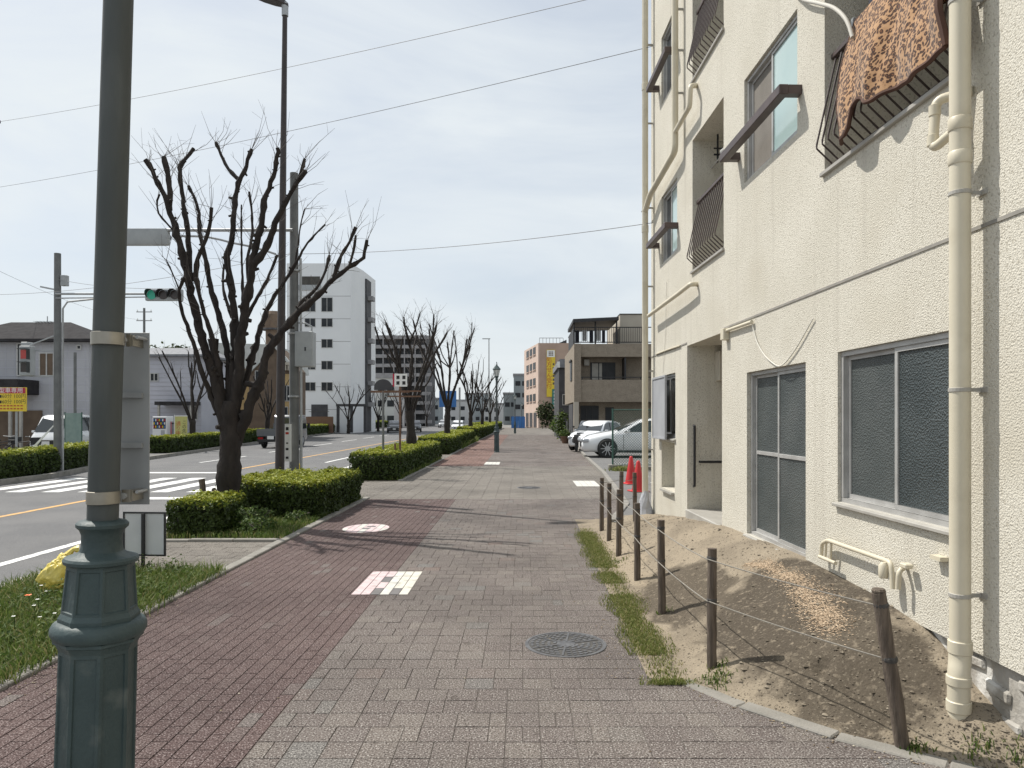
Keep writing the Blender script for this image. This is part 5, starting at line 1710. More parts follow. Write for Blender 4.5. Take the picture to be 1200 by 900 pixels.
# grass and bushy weeds in the planter
pts = []
for _ in range(12000):
    x, y = rng.uniform(ROAD_E + 0.03, KERB_L - 0.1), rng.uniform(10.2, 15.4)
    pts.append((x, y, 0.004))
blades('planter_grass', pts, 0.04, 0.14, 0.012, M['grass'], 'grass covering the first planter round the pruned tree', 'grass', 0.5)
def bush(label, x, y, r, h, n, leaf):
    root = empty('weed_bush', (x, y, 0), 0, label, 'bush')
    C = []
    for _ in range(n):
        d = Vector((rng.gauss(0, 1), rng.gauss(0, 1), abs(rng.gauss(0, 1)))).normalized() * rng.random() ** 0.4
        k = 1 + 0.35 * mnoise.noise(d * 2.2 + Vector((x, y, 0)))
        C.append((d.x * r * k, d.y * r * k, 0.02 + d.z * h * k))
    C = np.array(C)
    leaf_quads(C, C / (np.linalg.norm(C, axis=1)[:, None] + 1e-6), leaf, nrng.random(n), 'foliage', M['weed_leaf'], root)
    q = MB()
    for _ in range(9): q.tube([(0, 0, -0.02), (rng.gauss(0, r * .25), rng.gauss(0, r * .25), h * 0.5), (rng.gauss(0, r * .45), rng.gauss(0, r * .45), h * 0.85)], 0.006, 4)
    q.build('stems', M['twig'], root)
bush('leafy weed bush at the foot of the large pruned tree', -4.18, 11.1, 0.36, 0.36, 1700, 0.035)
bush('low weed clump at the front corner of the first planter', -3.95, 10.75, 0.28, 0.22, 800, 0.032)
bush('low weed clump below the square clipped hedge', -3.7, 11.9, 0.22, 0.2, 500, 0.032)

# ---------------- poles behind the first planter
def street_light():
    x, y = -5.27, 15.75
    o = empty('street_light', (x, y, 0), 0, 'tall dark brown street light pole with flat lamp head beside the concrete pole', 'street light')
    top = at(334, 8, y)
    d = top - Vector((x, y, 0))
    MB().tube([(0, 0, -0.1), (0, 0, 0.3), tuple(d)], [0.1, 0.1, 0.05], 14).build('pole', M['dark_pole'], o, smooth=True)
    h = MB()
    secs = []
    hx = [(0.07, 0.05, 0.07), (-0.05, 0.12, 0.16), (-0.25, 0.16, 0.2), (-0.5, 0.15, 0.17), (-0.66, 0.1, 0.08)]
    vs, fs = [], []
    for i, (xx, wv, hh) in enumerate(hx):
        zc = d.z + 0.02 - xx * 0.3
        vs += [(d.x + xx, -wv, zc), (d.x + xx, wv, zc), (d.x + xx, wv * 0.6, zc + hh), (d.x + xx, -wv * 0.6, zc + hh)]
    for i in range(len(hx) - 1):
        for k in range(4): fs.append((i * 4 + k, i * 4 + (k + 1) % 4, i * 4 + 4 + (k + 1) % 4, i * 4 + 4 + k))
    fs += [(0, 3, 2, 1), tuple(len(hx) * 4 - 4 + k for k in range(4))]
    h.add(vs, fs); h.build('lamp_head', M['dark_pole'], o, bevel=0.015)
    MB().cyl((d.x, 0, d.z - 0.2), (d.x, 0, d.z + 0.08), 0.07, 12).build('clamp', M['galv'], o)
street_light()

def signal_head(parent, c, facing, lit):
    """three lens horizontal head centred at c (local); facing -1: lenses toward -Y, +1: away"""
    hd = MB().box(c, (1.2, 0.14, 0.38)).build('signal_head', M['signal_grey'], parent, bevel=0.05, seg=2, smooth=True)
    for k in range(3):
        x = c[0] + (k - 1) * 0.37
        y = c[1] + facing * 0.075
        MB().cyl((x, y - 0.004, c[2]), (x, y + 0.012 * facing, c[2]), 0.15, 20).build('lens', lit[k], hd)
        q = MB()
        n = 14
        for i in range(n):
            a0, a1 = R(-30) + R(240) * i / n, R(-30) + R(240) * (i + 1) / n
            f = lambda a, l: (x + 0.165 * math.cos(a), y + facing * l * (0.55 + 0.45 * math.sin(a)), c[2] + 0.165 * math.sin(a))
            q.quad(f(a0, 0), f(a1, 0), f(a1, 0.24), f(a0, 0.24))
        q.build('visor', M['signal_dark'], hd)
    return hd
def signal_pole():
    x, y = -5.08, 16.15
    o = empty('signal_pole', (x, y, 0), 0, 'grey concrete traffic signal pole with long arm beside the dark street light', 'signal pole')
    zt = at(0, 203, y).z
    MB().tube([(0, 0, -0.1), (0, 0, zt)], [0.11, 0.09], 10).build('pole', M['concrete_pole'], o, smooth=True)
    za = at(0, 271, y).z
    xa = at(150, 271, y).x - x
    arm = MB().cyl((0, -0.1, za), (xa - 0.3, -0.1, za), 0.038, 10).build('arm', M['galv'], o, smooth=True)
    zz = [at(px, py, y) for px, py in ((325, 299), (300, 291), (275, 286), (245, 279), (205, 278))]
    MB().tube(catmull([(p.x - x, -0.1, p.z) for p in zz], 0.2), 0.024, 8).build('stay', M['galv'], o, smooth=True)
    c = at(169, 279, y)
    signal_head(o, (c.x - x, -0.1 + 0.02, c.z), 1, [M['sig_green'], M['sig_off'], M['sig_off']])
    b0, b1 = at(343, 430, y), at(368, 389, y)
    bx = MB().bb(b0.x - x + 0.08, b1.x - x, -0.12, 0.16, b0.z, b1.z).build('control_box', M['signal_grey'], o, bevel=0.012)
    MB().bb(b0.x - x + 0.3, b0.x - x + 0.33, -0.13, -0.12, b0.z + 0.35, b0.z + 0.43).build('lock', M['black_metal'], bx)
    MB().tube([(b1.x - x - 0.05, 0, b1.z), (b1.x - x - 0.05, 0, b1.z + 0.12), (b1.x - x - 0.2, 0, b1.z + 0.2), (0.1, 0, b1.z + 0.2)], 0.02, 8).build('conduit', M['galv'], o)
    MB().cyl((0.17, -0.02, 0.0), (0.15, -0.02, zt - 1.9), 0.03, 8).build('conduit', M['galv'], o, smooth=True)
    p0, p1 = at(329, 541, y - 0.2), at(341, 497, y - 0.2)
    pl = MB().bb(p0.x - x, p1.x - x, -0.175, -0.165, p0.z, p1.z).build('plate', M['white_print'], o)
    xm = (p0.x + p1.x) / 2 - x
    for dz, w_, h_, mt in ((0.1, 0.06, 0.07, 'black_print'), (0.2, 0.07, 0.05, 'red_print'), (0.42, 0.04, 0.03, 'black_print'), (0.55, 0.06, 0.05, 'black_print'), (0.74, 0.06, 0.05, 'black_print')):
        MB().box((xm + 0.02, -0.177, p1.z - dz), (w_, 0.002, h_)).build('mark', M[mt], pl)
    for z in (2.2, 3.6, 5.0): MB().lathe([(0.13, -0.02), (0.135, 0), (0.13, 0.02)], 12, (0, 0, z)).build('band', M['galv'], o)
    return o
sp = signal_pole()
g = G(350, 556)
bo = empty('marker_post', (g.x, 16.9, 0), 0, 'short grey pipe post with a yellow box behind the square hedge', 'post')
bo.location = (at(350, 550, 16.9).x, 16.9, 0)
MB().cyl((0, 0, -0.05), (0, 0, 0.98), 0.038, 10).build('pipe', M['galv'], bo, smooth=True)
MB().box((0.03, -0.06, 0.58), (0.14, 0.08, 0.16)).build('yellow_box', M['yellow'], bo, bevel=0.008)

# ================================================================== HEDGES AND TREES DOWN THE PAVEMENT
hedge('long clipped hedge under the pair of sign boards', -4.75, -3.42, 20.0, 25.2, 0.74, 0.05, 800)
hedge('clipped hedge round the trunk of the first tree past the sign boards', -4.9, -3.42, 25.6, 30.3, 0.72, 0.055, 650)
hedge('clipped hedge beginning after the second paved gap', -4.95, -3.42, 34.4, 42.5, 0.8, 0.07, 420)
hedge('clipped hedge with overgrown yellow weeds beside the green lamp post', -5.0, -3.42, 43, 51.8, 0.85, 0.08, 320)
hedge('distant clipped hedge after the third paved gap', -5.1, -3.42, 56.5, 90, 0.95, 0.12, 130)
hedge('farthest clipped hedge along the pavement', -6.6, -3.6, 91, 128, 1.0, 0.18, 60)
pts = [(rng.uniform(-3.75, -3.35), rng.uniform(20.0, 30.2), 0.004) for _ in range(3500)]
blades('verge_weeds', pts, 0.05, 0.22, 0.022, M['grass'], 'weeds along the foot of the hedges under the sign boards', 'weeds', 0.5)
pts = [(rng.uniform(-3.8, -3.3), rng.uniform(40, 55), 0.004) for _ in range(1500)]
blades('verge_weeds', pts, 0.1, 0.5, 0.035, M['grass'], 'tall weeds along the hedge near the green lamp post', 'weeds', 0.5)
TG = 'pruned trees along the near side of the road'
tl = ['pruned leafless tree right behind the pair of sign boards', 'pruned leafless tree with wide vase crown in front of the blue sign',
      'pruned leafless tree just behind the green lamp post', 'slim pruned leafless tree, next beyond the lamp post tree',
      'distant pruned leafless tree, second beyond the lamp post tree', 'farthest pruned leafless tree before the blue hoarding']
for i, (px, X, hgt, sp_, spr) in enumerate(((482, -4.17, 5.7, 2.0, 1.75), (525, -4.17, 7.2, 2.2, 2.2), (552, -4.2, 6.6, 2.2, 2.2), (565, -4.3, 6.8, 2.3, 2.3), (574, -4.4, 7.0, 2.3, 2.4), (583, -4.5, 7.0, 2.3, 2.4))):
    Y = X * F / (px - VX)
    vase_tree('street_tree', tl[i], (X, Y, 0), hgt, sp_, 0.165, spr, 30 + i, TG, nl=8 if i < 3 else 7, twig=20 if i < 2 else 8, sides=6 if i < 3 else 5, step=0.25 if i < 2 else 0.5)

# pair of sign boards in the hedge
def sign_boards():
    y = 21.2
    a = at(449, 450, y)
    o = empty('round_top_sign', (a.x, y, 0), 0, 'grey half round sign board on a post above the long hedge', 'sign')
    MB().cyl((0, 0, 0), (0, 0, at(0, 458, y).z), 0.035, 8).build('post', M['concrete_pole'], o, smooth=True)
    r = 10.5 * y / F
    z = at(0, 457, y).z
    pts = [(r, z), (r, z + 0.08)] + [(r * math.cos(R(t)), z + 0.08 + r * 0.9 * math.sin(R(t))) for t in range(15, 180, 15)] + [(-r, z + 0.08), (-r, z)]
    MB().prism(pts, -0.015, 0.015).build('board', M['dark_clad'], o)
    MB().bb(-r - 0.1, r + 0.5, -0.03, 0.03, z - 0.08, z - 0.02).build('rail', M['rust'], o)
    b = at(468.5, 450, y - 0.4)
    o = empty('square_sign', (b.x, y - 0.4, 0), 0, 'square white sign with four dark characters on a thin post above the long hedge', 'sign')
    MB().cyl((0, 0.05, 0), (0, 0.05, at(0, 440, y).z), 0.032, 8).build('post', M['rust'], o, smooth=True)
    z0, z1 = at(0, 453, y - 0.4).z, at(0, 438, y - 0.4).z
    w = 14.5 * y / F
    MB().bb(-w / 2 + 0.03, w / 2 + 0.03, -0.01, 0.01, z0, z1).build('board', M['white_print'], o)
    MB().bb(-w / 2 - 0.02, -w / 2 + 0.025, -0.012, 0.012, z0, z1).build('red_edge', M['red_board'], o)
    for a_ in (-0.05, 0.12):
        for b_ in (-0.08, 0.08):
            g_ = MB().bb(a_ - 0.045, a_ + 0.045, -0.0125, -0.011, (z0 + z1) / 2 + b_ - 0.05, (z0 + z1) / 2 + b_ + 0.05)
            g_.build('mark', M['black_print'], o)
    for py in (459, 465):
        z = at(0, py, y).z
        MB().bb(-0.35, 0.6, 0.0, 0.04, z - 0.02, z + 0.02).build('rail', M['rust'], o)
    m_ = MB().cyl((0, 0, 0), (0, 0, 1.0), 0.03, 8).build('short_stake', M['rust'])
    p = at(463, 500, y - 0.6); m_.location = (p.x, y - 0.6, 0)
    tag(m_, 'short rusty stake standing in the hedge beside the square sign', 'stake')
sign_boards()
# ================================================================== FAR SIDE OF THE ROAD
def hedge_run(label, y0, y1, off, h, leaf, dens, w=1.0):
    a, b = Vector((far_kerb(y0) - off, y0, 0)), Vector((far_kerb(y1) - off, y1, 0))
    d = b - a
    c = (a + b) / 2
    ang = math.atan2(-d.x, d.y)
    return hedge(label, -w / 2, w / 2, -d.length / 2, d.length / 2, h, leaf, dens, None, ang, 0.0, (c.x, c.y, 0.0))
hedge_run('far side clipped hedge at the foot of the parking price board', 17.0, 22.3, 0.8, 0.72, 0.06, 550)
hedge_run('far side clipped hedge between signal pole and zebra crossing', 22.5, 29.0, 0.8, 0.74, 0.06, 550)
hedge_run('far side clipped hedge behind the yellow banner', 35.5, 52, 0.9, 0.78, 0.09, 260)
hedge_run('far side clipped hedge behind the flatbed truck', 53, 66, 0.9, 0.8, 0.12, 150)
hedge_run('far side clipped hedge in front of the white apartment block', 67, 112, 0.9, 0.95, 0.15, 100, 1.3)
hedge_run('far side clipped hedge below the dark apartment tower', 118, 190, 1.0, 1.1, 0.25, 40, 1.6)

def ground_far(px, Y): return (px - VX) / F * Y
FT = 'leafless trees on the far side of the road'
for i, (px, Y, h, sp_, spr, lb) in enumerate(((226, 41, 5.6, 1.6, 2.2, 'bare tree beside the yellow banner across the road'), (313, 56, 5.0, 1.6, 2.0, 'bare tree in front of the ochre house across the road'),
        (408, 84, 5.6, 1.5, 3.0, 'small bare tree in front of the white apartment block'), (443, 96, 6.0, 1.6, 2.6, 'bare tree at the right corner of the white apartment block'),
        (470, 125, 8, 2.0, 3.5, 'bare tree at the foot of the dark apartment tower'), (500, 150, 9, 2.0, 4.0, 'farthest bare tree across the road beyond the dark apartment tower'))):
    vase_tree('bare_tree', lb, (ground_far(px, Y), Y, 0), h, sp_, 0.17, spr, 60 + i, FT, nl=6, twig=10, sides=5, step=0.4)

# signal pole on the far corner
def far_signal():
    y = 23.4
    x = ground_far(67.5, y)
    o = empty('signal_pole', (x, y, 0), 0, 'grey traffic signal pole with pedestrian signal standing in the far side hedge', 'signal pole')
    zt = at(0, 297, y).z
    MB().cyl((0, 0, -0.1), (0, 0, zt), 0.12, 12, 0.1).build('pole', M['concrete_pole'], o, smooth=True)
    za = at(0, 345, y).z
    xe = at(176, 345, y).x - x
    MB().cyl((0, -0.1, za), (xe, -0.1, za), 0.035, 8).build('arm', M['galv'], o, smooth=True)
    MB().cyl((0, -0.1, za - 0.14), (xe, -0.1, za - 0.1), 0.02, 8).build('stay', M['galv'], o, smooth=True)
    c = at(194.5, 346.5, y)
    signal_head(o, (c.x - x, -0.1, c.z), -1, [M['sig_green'], M['sig_off'], M['sig_off']])
    MB().tube([(0.2, -0.05, 0), (0.2, -0.05, at(0, 362, y).z), (0.35, -0.05, at(0, 354, y).z), (at(118, 0, y).x - x, -0.05, at(0, 350, y).z)], 0.03, 8).build('lamp_arm', M['galv'], o, smooth=True)
    MB().box((0.23, 0, at(0, 329, y).z), (0.2, 0.15, 0.34)).build('sensor_box', M['signal_grey'], o, bevel=0.01)
    MB().bar((-0.55, 0, at(0, 336, y).z), (0, 0, at(0, 340, y).z), 0.05).build('bracket', M['galv'], o)
    # pedestrian signal
    c = at(32, 423, y - 0.2)
    ph = MB().box((c.x - x, -0.2, c.z), (0.36, 0.28, 0.95)).build('pedestrian_signal', M['signal_grey'], o, bevel=0.02)
    for dz, mt in ((0.2, M['sig_red']), (-0.22, M['sig_off'])):
        MB().box((c.x - x + 0.02, -0.345, c.z + dz), (0.27, 0.01, 0.28)).build('lens', mt, ph)
        MB().box((c.x - x + 0.02, -0.42, c.z + dz + 0.17), (0.3, 0.16, 0.015)).build('visor', M['signal_dark'], ph)
        MB().box((c.x - x + 0.17, -0.42, c.z + dz), (0.012, 0.16, 0.33)).build('visor', M['signal_dark'], ph)
    for py in (411, 441):
        z = at(0, py, y).z
        MB().bar((c.x - x, -0.1, z), (0, 0, z), 0.04).build('bracket', M['galv'], o)
    MB().bar((c.x - x, -0.1, at(0, 405, y).z), (0, 0, at(0, 392, y).z), 0.035).build('bracket', M['galv'], o)
    MB().box((c.x - x - 0.35, 0.3, c.z + 0.1), (0.22, 0.3, 1.1)).build('side_signal', M['signal_grey'], o, bevel=0.02)
    MB().bar((c.x - x - 0.3, 0.2, c.z + 0.3), (c.x - x, -0.1, c.z + 0.3), 0.04).build('bracket', M['galv'], o)
    for k in (0.25, 0.33):
        MB().bar((-0.05, -0.02, 1.55), (-0.55 - k, -0.3, 0.5), 0.03).build('guy_rod', M['white_print'], o)
far_signal()

def siding_walls(mb, x0, x1, y0, y1, z0, z1):
    mb.bb(x0, x1, y0, y1, z0, z1)
def hip_roof(mb, x0, x1, y0, y1, z, h, ov=0.5, ridge=0.35):
    x0 -= ov; x1 += ov; y0 -= ov; y1 += ov
    t = 0.14
    xm0, xm1 = x0 + (x1 - x0) * ridge, x1 - (x1 - x0) * ridge
    ym = (y0 + y1) / 2
    v = [(x0, y0, z), (x1, y0, z), (x1, y1, z), (x0, y1, z), (x0, y0, z + t), (x1, y0, z + t), (x1, y1, z + t), (x0, y1, z + t), (xm0, ym, z + t + h), (xm1, ym, z + t + h)]
    mb.add(v, [(0, 3, 2, 1), (0, 1, 5, 4), (1, 2, 6, 5), (2, 3, 7, 6), (3, 0, 4, 7), (4, 5, 9, 8), (5, 6, 9), (6, 7, 8, 9), (7, 4, 8)])
def win(parent, xa, xb, za, zb, y, glass=None, frame=None, mull=1, name='window'):
    """window on a face looking toward -Y at local y"""
    t = 0.06
    f = MB()
    f.bb(xa, xb, y - 0.05, y, za, za + t); f.bb(xa, xb, y - 0.05, y, zb - t, zb)
    f.bb(xa, xa + t, y - 0.05, y, za + t, zb - t); f.bb(xb - t, xb, y - 0.05, y, za + t, zb - t)
    for k in range(mull):
        xm = xa + (xb - xa) * (k + 1) / (mull + 1)
        f.bb(xm - t / 2, xm + t / 2, y - 0.05, y, za + t, zb - t)
    w = f.build(name, frame or M['alu'], parent)
    MB().bb(xa + t, xb - t, y - 0.02, y - 0.01, za + t, zb - t).build('pane', glass or M['far_glass'], w)
    return w

# grey house behind the price board
Y = 37.0
def X_(px): return ground_far(px, Y)
def Z_(py): return H + (VY - py) * Y / F
h1 = empty('grey_house', (0, 0, 0), 0, 'pale grey two storey house with dark hipped roof behind the parking price board', 'house')
MB().bb(X_(-60), X_(104), Y, Y + 3.4, -0.1, Z_(401)).build('wall', M['siding_grey'], h1)
pl = MB()
for k in range(12):
    z = 0.5 + k * 0.42
    if z < Z_(401) - 0.1: pl.bb(X_(-60), X_(104), Y - 0.012, Y, z, z + 0.025)
for k in range(16):
    xk = X_(-60) + 0.2 + k * 0.45
    if xk < X_(104): pl.bb(xk, xk + 0.02, Y - 0.01, Y, 0, Z_(401))
pl.build('siding_joints', M['siding_lilac'], h1)['kind'] = 'stuff'
rb = MB(); hip_roof(rb, X_(-60), X_(104), Y, Y + 3.4, Z_(401), 1.1, 0.4, 0.3); rb.build('roof', M['roof_dark'], h1)
win(h1, X_(46), X_(64), Z_(441), Z_(413), Y, M['brown_wall'])
win(h1, X_(20), X_(28), Z_(441), Z_(402), Y, M['far_glass'], mull=0)
win(h1, X_(90), X_(96), Z_(410), Z_(404), Y, mull=0)
MB().bb(X_(-60), X_(46), Y - 1.6, Y, Z_(463), Z_(446)).build('canopy', M['roof_dark'], h1, bevel=0.02)
MB().bb(X_(-20), X_(50), Y - 0.1, Y - 0.01, 0, Z_(481)).build('door', M['brown_wall'], h1)
for px in (34, 46): MB().bb(X_(px), X_(px) + 0.12, Y - 1.5, Y - 1.38, 0, Z_(463)).build('canopy_post', M['sill'], h1)
an = MB(); zz = Z_(372)
an.cyl((X_(30), Y + 1.7, Z_(392)), (X_(30), Y + 1.7, zz + 0.3), 0.025, 6)
an.bar((X_(15), Y + 1.7, zz), (X_(38), Y + 1.7, zz), 0.025)
for k in range(6): an.bar((X_(17 + k * 4), Y + 1.4, zz), (X_(17 + k * 4), Y + 2.0, zz), 0.015)
an.build('antenna', M['galv'], h1)

# parking price board
Yb = 27.5
pb = empty('price_board', (ground_far(14, Yb), Yb, 0), 0, 'yellow parking price board with red header above the far side hedge', 'sign')
def xb_(px): return (px - VX) / F * Yb - ground_far(14, Yb)
def zb_(py): return H + (VY - py) * Yb / F
MB().bb(xb_(-14), xb_(31), -0.03, 0.03, zb_(482), zb_(454)).build('board', M['yellow'], pb)
MB().bb(xb_(-13.5), xb_(30.5), -0.035, -0.03, zb_(461), zb_(454.5)).build('header', M['red_board'], pb)
for px in (-5, 18): MB().cyl((xb_(px), 0.06, 0), (xb_(px), 0.06, zb_(456)), 0.04, 8).build('post', M['galv'], pb, smooth=True)
text('小型車専用', 0.23, M['white_print'], pb, (xb_(10), -0.0365, zb_(457.8)))
text('60分 100円', 0.19, M['black_print'], pb, (xb_(17), -0.0315, zb_(464.5)))
text('60分 100円', 0.19, M['black_print'], pb, (xb_(17), -0.0315, zb_(471)))
for k in range(10):
    for py in (475.5, 479): MB().box((xb_(-10 + k * 4), -0.0315, zb_(py)), (0.09, 0.002, 0.045)).build('mark', M['red_print'], pb)
    if k < 4:
        for py in (464.5, 471): MB().box((xb_(-11 + k * 4), -0.0315, zb_(py)), (0.1, 0.002, 0.11)).build('mark', M['black_print'], pb)

# green mesh screen and thin post by the van
gsn = empty('green_screen', (ground_far(86, 31), 31, 0), 0, 'pale green translucent screen fence panel beside the white van', 'fence')
M['green_net'] = mat('green_net', (0.2, 0.28, 0.26), 0.7, (0.25, 0.33, 0.3), 4)
MB().bb(-0.34, 0.34, -0.01, 0.01, 0.1, at(0, 484, 31).z).build('net', M['green_net'], gsn)
for s in (-0.36, 0.36): MB().cyl((s, 0, 0), (s, 0, at(0, 483, 31).z), 0.025, 8).build('post', M['fence_green'], gsn)
tp_ = MB().cyl((0, 0, 0), (0, 0, at(0, 413, 31.5).z), 0.06, 8).build('steel_post', M['concrete_pole'], smooth=True)
tp_.location = (ground_far(88, 31.5), 31.5, 0)
tag(tp_, 'plain grey steel post behind the green screen panel', 'post')

# ------------------------------------------------------------------ vehicles
def wheel(parent, x, y, r, w, side):
    t = MB().lathe([(r * 0.74, -w / 2), (r * 0.93, -w / 2), (r, -w / 2 + 0.03), (r, w / 2 - 0.03), (r * 0.93, w / 2), (r * 0.74, w / 2)], 24, cap=False)
    t.v = [(a, c, b) for a, b, c in t.v]
    o = t.build('wheel', M['tyre'], parent, smooth=True)
    o.location = (x, y, r)
    q = MB()
    q.cyl((0, side * (w / 2 - 0.03), 0), (0, side * (w / 2 - 0.05), 0), r * 0.3, 20)
    dk_ = MB().cyl((0, side * (w / 2 - 0.06), 0), (0, side * (w / 2 - 0.08), 0), r * 0.75, 20).build('hub_recess', M['car_trim'], o)
    for k in range(10):
        a = 2 * math.pi * k / 10
        q.bar((r * 0.1 * math.cos(a), side * (w / 2 - 0.012), r * 0.1 * math.sin(a)), (r * 0.74 * math.cos(a), side * (w / 2 - 0.02), r * 0.74 * math.sin(a)), r * 0.15, 0.02)
    q.cyl((0, side * (w / 2 - 0.03), 0), (0, side * (w / 2 - 0.002), 0), r * 0.15, 12)
    q.build('rim', M['rim'], o)
    return o

def car(name, label, cat, loc, rz, paint, st, glass_x, wheels, rw, W, belt=0.93, group=None, tail=True, plate_front=True, pillars=()):
    """lofted car body. st: list of (x, z_bottom, z_belt, z_top, half_width_scale); front is +x
       glass_x: side glass outline [(x,z)...] ; wheels: x positions; rw radius"""
    root = empty(name, loc, rz, label, cat, group)
    hw = W / 2
    b = MB()
    secs = []
    for (x, zb, zl, zt, ws) in st:
        w = hw * ws
        cab = zt - zl > 0.12
        wt = w * (0.74 if cab else 0.86)
        half = [(0, zb), (w * 0.86, zb), (w * 0.97, zb + 0.08), (w, (zb + zl) / 2), (w * 0.985, zl - 0.06), (w * (0.955 if cab else 0.93), zl),
                (wt + (0.02 if cab else 0), zt - 0.05 if cab else zl + (zt - zl) * 0.6), (wt * 0.82, zt - 0.008), (0, zt)]
        ring = [(x, -p[0], p[1]) for p in half] + [(x, p[0], p[1]) for p in reversed(half[1:-1])]
        secs.append(ring)
    n = len(secs[0])
    vs = [p for s in secs for p in s]
    fs = []
    for i in range(len(secs) - 1):
        for k in range(n): fs.append((i * n + k, i * n + (k + 1) % n, (i + 1) * n + (k + 1) % n, (i + 1) * n + k))
    fs += [tuple(range(n)), tuple(range(len(vs) - 1, len(vs) - n - 1, -1))]
    b.add(vs, fs)
    body = b.build('body', paint, root, smooth=True, sharp=55)
    # wheel arches as dark recess discs, then wheels
    for x in wheels:
        for s in (-1, 1):
            ar = MB().cyl((x, s * (hw * 0.93), rw + 0.01), (x, s * (hw * 1.0 + 0.004), rw + 0.01), rw * 1.09, 28)
            ar.build('wheel_arch', M['car_trim'], root)
            wheel(root, x, s * (hw - 0.055), rw, 0.2, s)
    # side glass follows the tumblehome of the cabin sides
    cabs = [s for s in st if s[3] - s[2] > 0.12]
    zt = max(s[3] for s in cabs)
    def side_y(z):
        zl = belt
        w = hw
        t = min(1, max(0, (z - zl) / max(0.05, (zt - 0.05 - zl))))
        return w * 0.955 + (w * 0.74 + 0.02 - w * 0.955) * t + 0.008
    for s in (-1, 1):
        g = MB()
        m = len(glass_x)
        outer = [(x, s * side_y(z), z) for x, z in glass_x]
        inner = [(x, s * (side_y(z) - 0.03), z) for x, z in glass_x]
        fsd = [tuple(range(m)), tuple(range(2 * m - 1, m - 1, -1))] + [(i, (i + 1) % m, m + (i + 1) % m, m + i) for i in range(m)]
        g.add(outer + inner, fsd)
        gl = g.build('side_window', M['car_glass'], root)
        for px_, (pa, pb) in pillars:
            MB().bar((px_, s * (side_y(pa) + 0.003), pa), (px_ - 0.03, s * (side_y(pb) + 0.003), pb), 0.05, 0.015).build('pillar', M['car_trim'], gl)
        MB().box((glass_x[0][0] - 0.15, s * (hw + 0.07), belt + 0.06), (0.12, 0.16, 0.11)).build('mirror', paint, root, bevel=0.03, seg=2, smooth=True)
        for sx_ in [p[0] for p in pillars] + [glass_x[0][0] + 0.02]:
            MB().bb(sx_ - 0.006, sx_ + 0.006, s * (hw * 0.995), s * (hw + 0.003), 0.32, belt - 0.05).build('door_seam', M['car_trim'], root)
        MB().bb(wheels[1] + rw * 1.15, wheels[0] - rw * 1.15, s * (hw * 0.95), s * (hw + 0.004), 0.2, 0.28).build('sill_trim', M['car_trim'], root)
        for hx in [p[0] - 0.42 for p in pillars] + [glass_x[-1][0] + 0.3]:
            MB().box((hx, s * (hw * 0.99 + 0.012), belt - 0.13), (0.17, 0.025, 0.03)).build('handle', paint, root)
    # windscreens
    def screen(i0, i1, nm):
        a, c = st[i0], st[i1]
        g = MB()
        wa, wc = hw * a[4] * 0.86, hw * c[4] * 0.66
        dx = 0.02 if a[0] > c[0] else -0.02
        p = [(a[0] + dx, -wa, a[3] + 0.015), (a[0] + dx, wa, a[3] + 0.015), (c[0] + dx, wc, c[3] - 0.045), (c[0] + dx, -wc, c[3] - 0.045)]
        k = Vector((dx * 0.4, 0, 0.02))
        q = [tuple(Vector(t) - k) for t in p]
        g.add(p + q, [(0, 1, 2, 3), (7, 6, 5, 4), (0, 4, 5, 1), (1, 5, 6, 2), (2, 6, 7, 3), (3, 7, 4, 0)])
        g.build(nm, M['car_glass'], root)
    fi = [i for i, s in enumerate(st) if s[3] - s[2] > 0.12]
    if fi[0] > 0: screen(fi[0] - 1, fi[0], 'rear_window')
    if fi[-1] < len(st) - 1: screen(fi[-1] + 1, fi[-1], 'windscreen')
    xf, xr = st[-1][0], st[0][0]
    for s in (-1, 1):
        MB().box((xf - 0.16, s * hw * 0.72, belt - 0.28), (0.3, 0.36, 0.13), rz=-s * 0.5).build('headlight', M['head_lamp'], root, bevel=0.03, smooth=True)
        MB().box((xr + 0.08, s * hw * 0.74, belt - 0.12), (0.2, 0.34, 0.16), rz=s * 0.3).build('tail_light', M['tail_lamp'], root, bevel=0.02)
    MB().box((xf - 0.01, 0, belt - 0.42), (0.07, hw * 1.1, 0.22)).build('grille', M['car_trim'], root, bevel=0.02)
    MB().box((xf + 0.035, 0, belt - 0.46), (0.015, 0.36, 0.18)).build('number_plate', M['plate'], root)
    MB().box((xr - 0.03, 0, belt - 0.2), (0.015, 0.36, 0.18)).build('number_plate', M['plate'], root)
    return root

sedan_st = [(-2.44, 0.34, 0.8, 0.88, 0.8), (-2.38, 0.26, 0.88, 1.0, 0.9), (-2.1, 0.22, 0.92, 1.06, 0.97), (-1.75, 0.2, 0.93, 1.1, 1.0), (-1.0, 0.19, 0.93, 1.4, 1.0), (-0.3, 0.18, 0.93, 1.475, 1.0), (0.15, 0.18, 0.93, 1.45, 1.0),
            (1.1, 0.19, 0.92, 1.03, 1.0), (1.6, 0.2, 0.84, 0.95, 0.99), (2.1, 0.22, 0.74, 0.84, 0.93), (2.36, 0.24, 0.62, 0.7, 0.82), (2.44, 0.3, 0.5, 0.55, 0.7)]
sedan_glass = [(0.88, 0.96), (0.3, 1.3), (-0.1, 1.385), (-0.6, 1.375), (-1.15, 1.27), (-1.55, 1.08), (-1.45, 0.97)]
sx = at(671, 0, 32.2)
CS = 1.12
sedan = car('white_sedan', 'white saloon car parked side on behind the green mesh fence', 'car', (at(680, 500, 31.3).x + 2.44 * CS, 31.3, LZ), math.pi, M['car_white'], sedan_st, sedan_glass, (1.5, -1.38), 0.345, 1.86, 0.93, pillars=((-0.15, (0.95, 1.38)), (-1.1, (0.97, 1.26))))
sedan.scale = (CS, CS, CS)
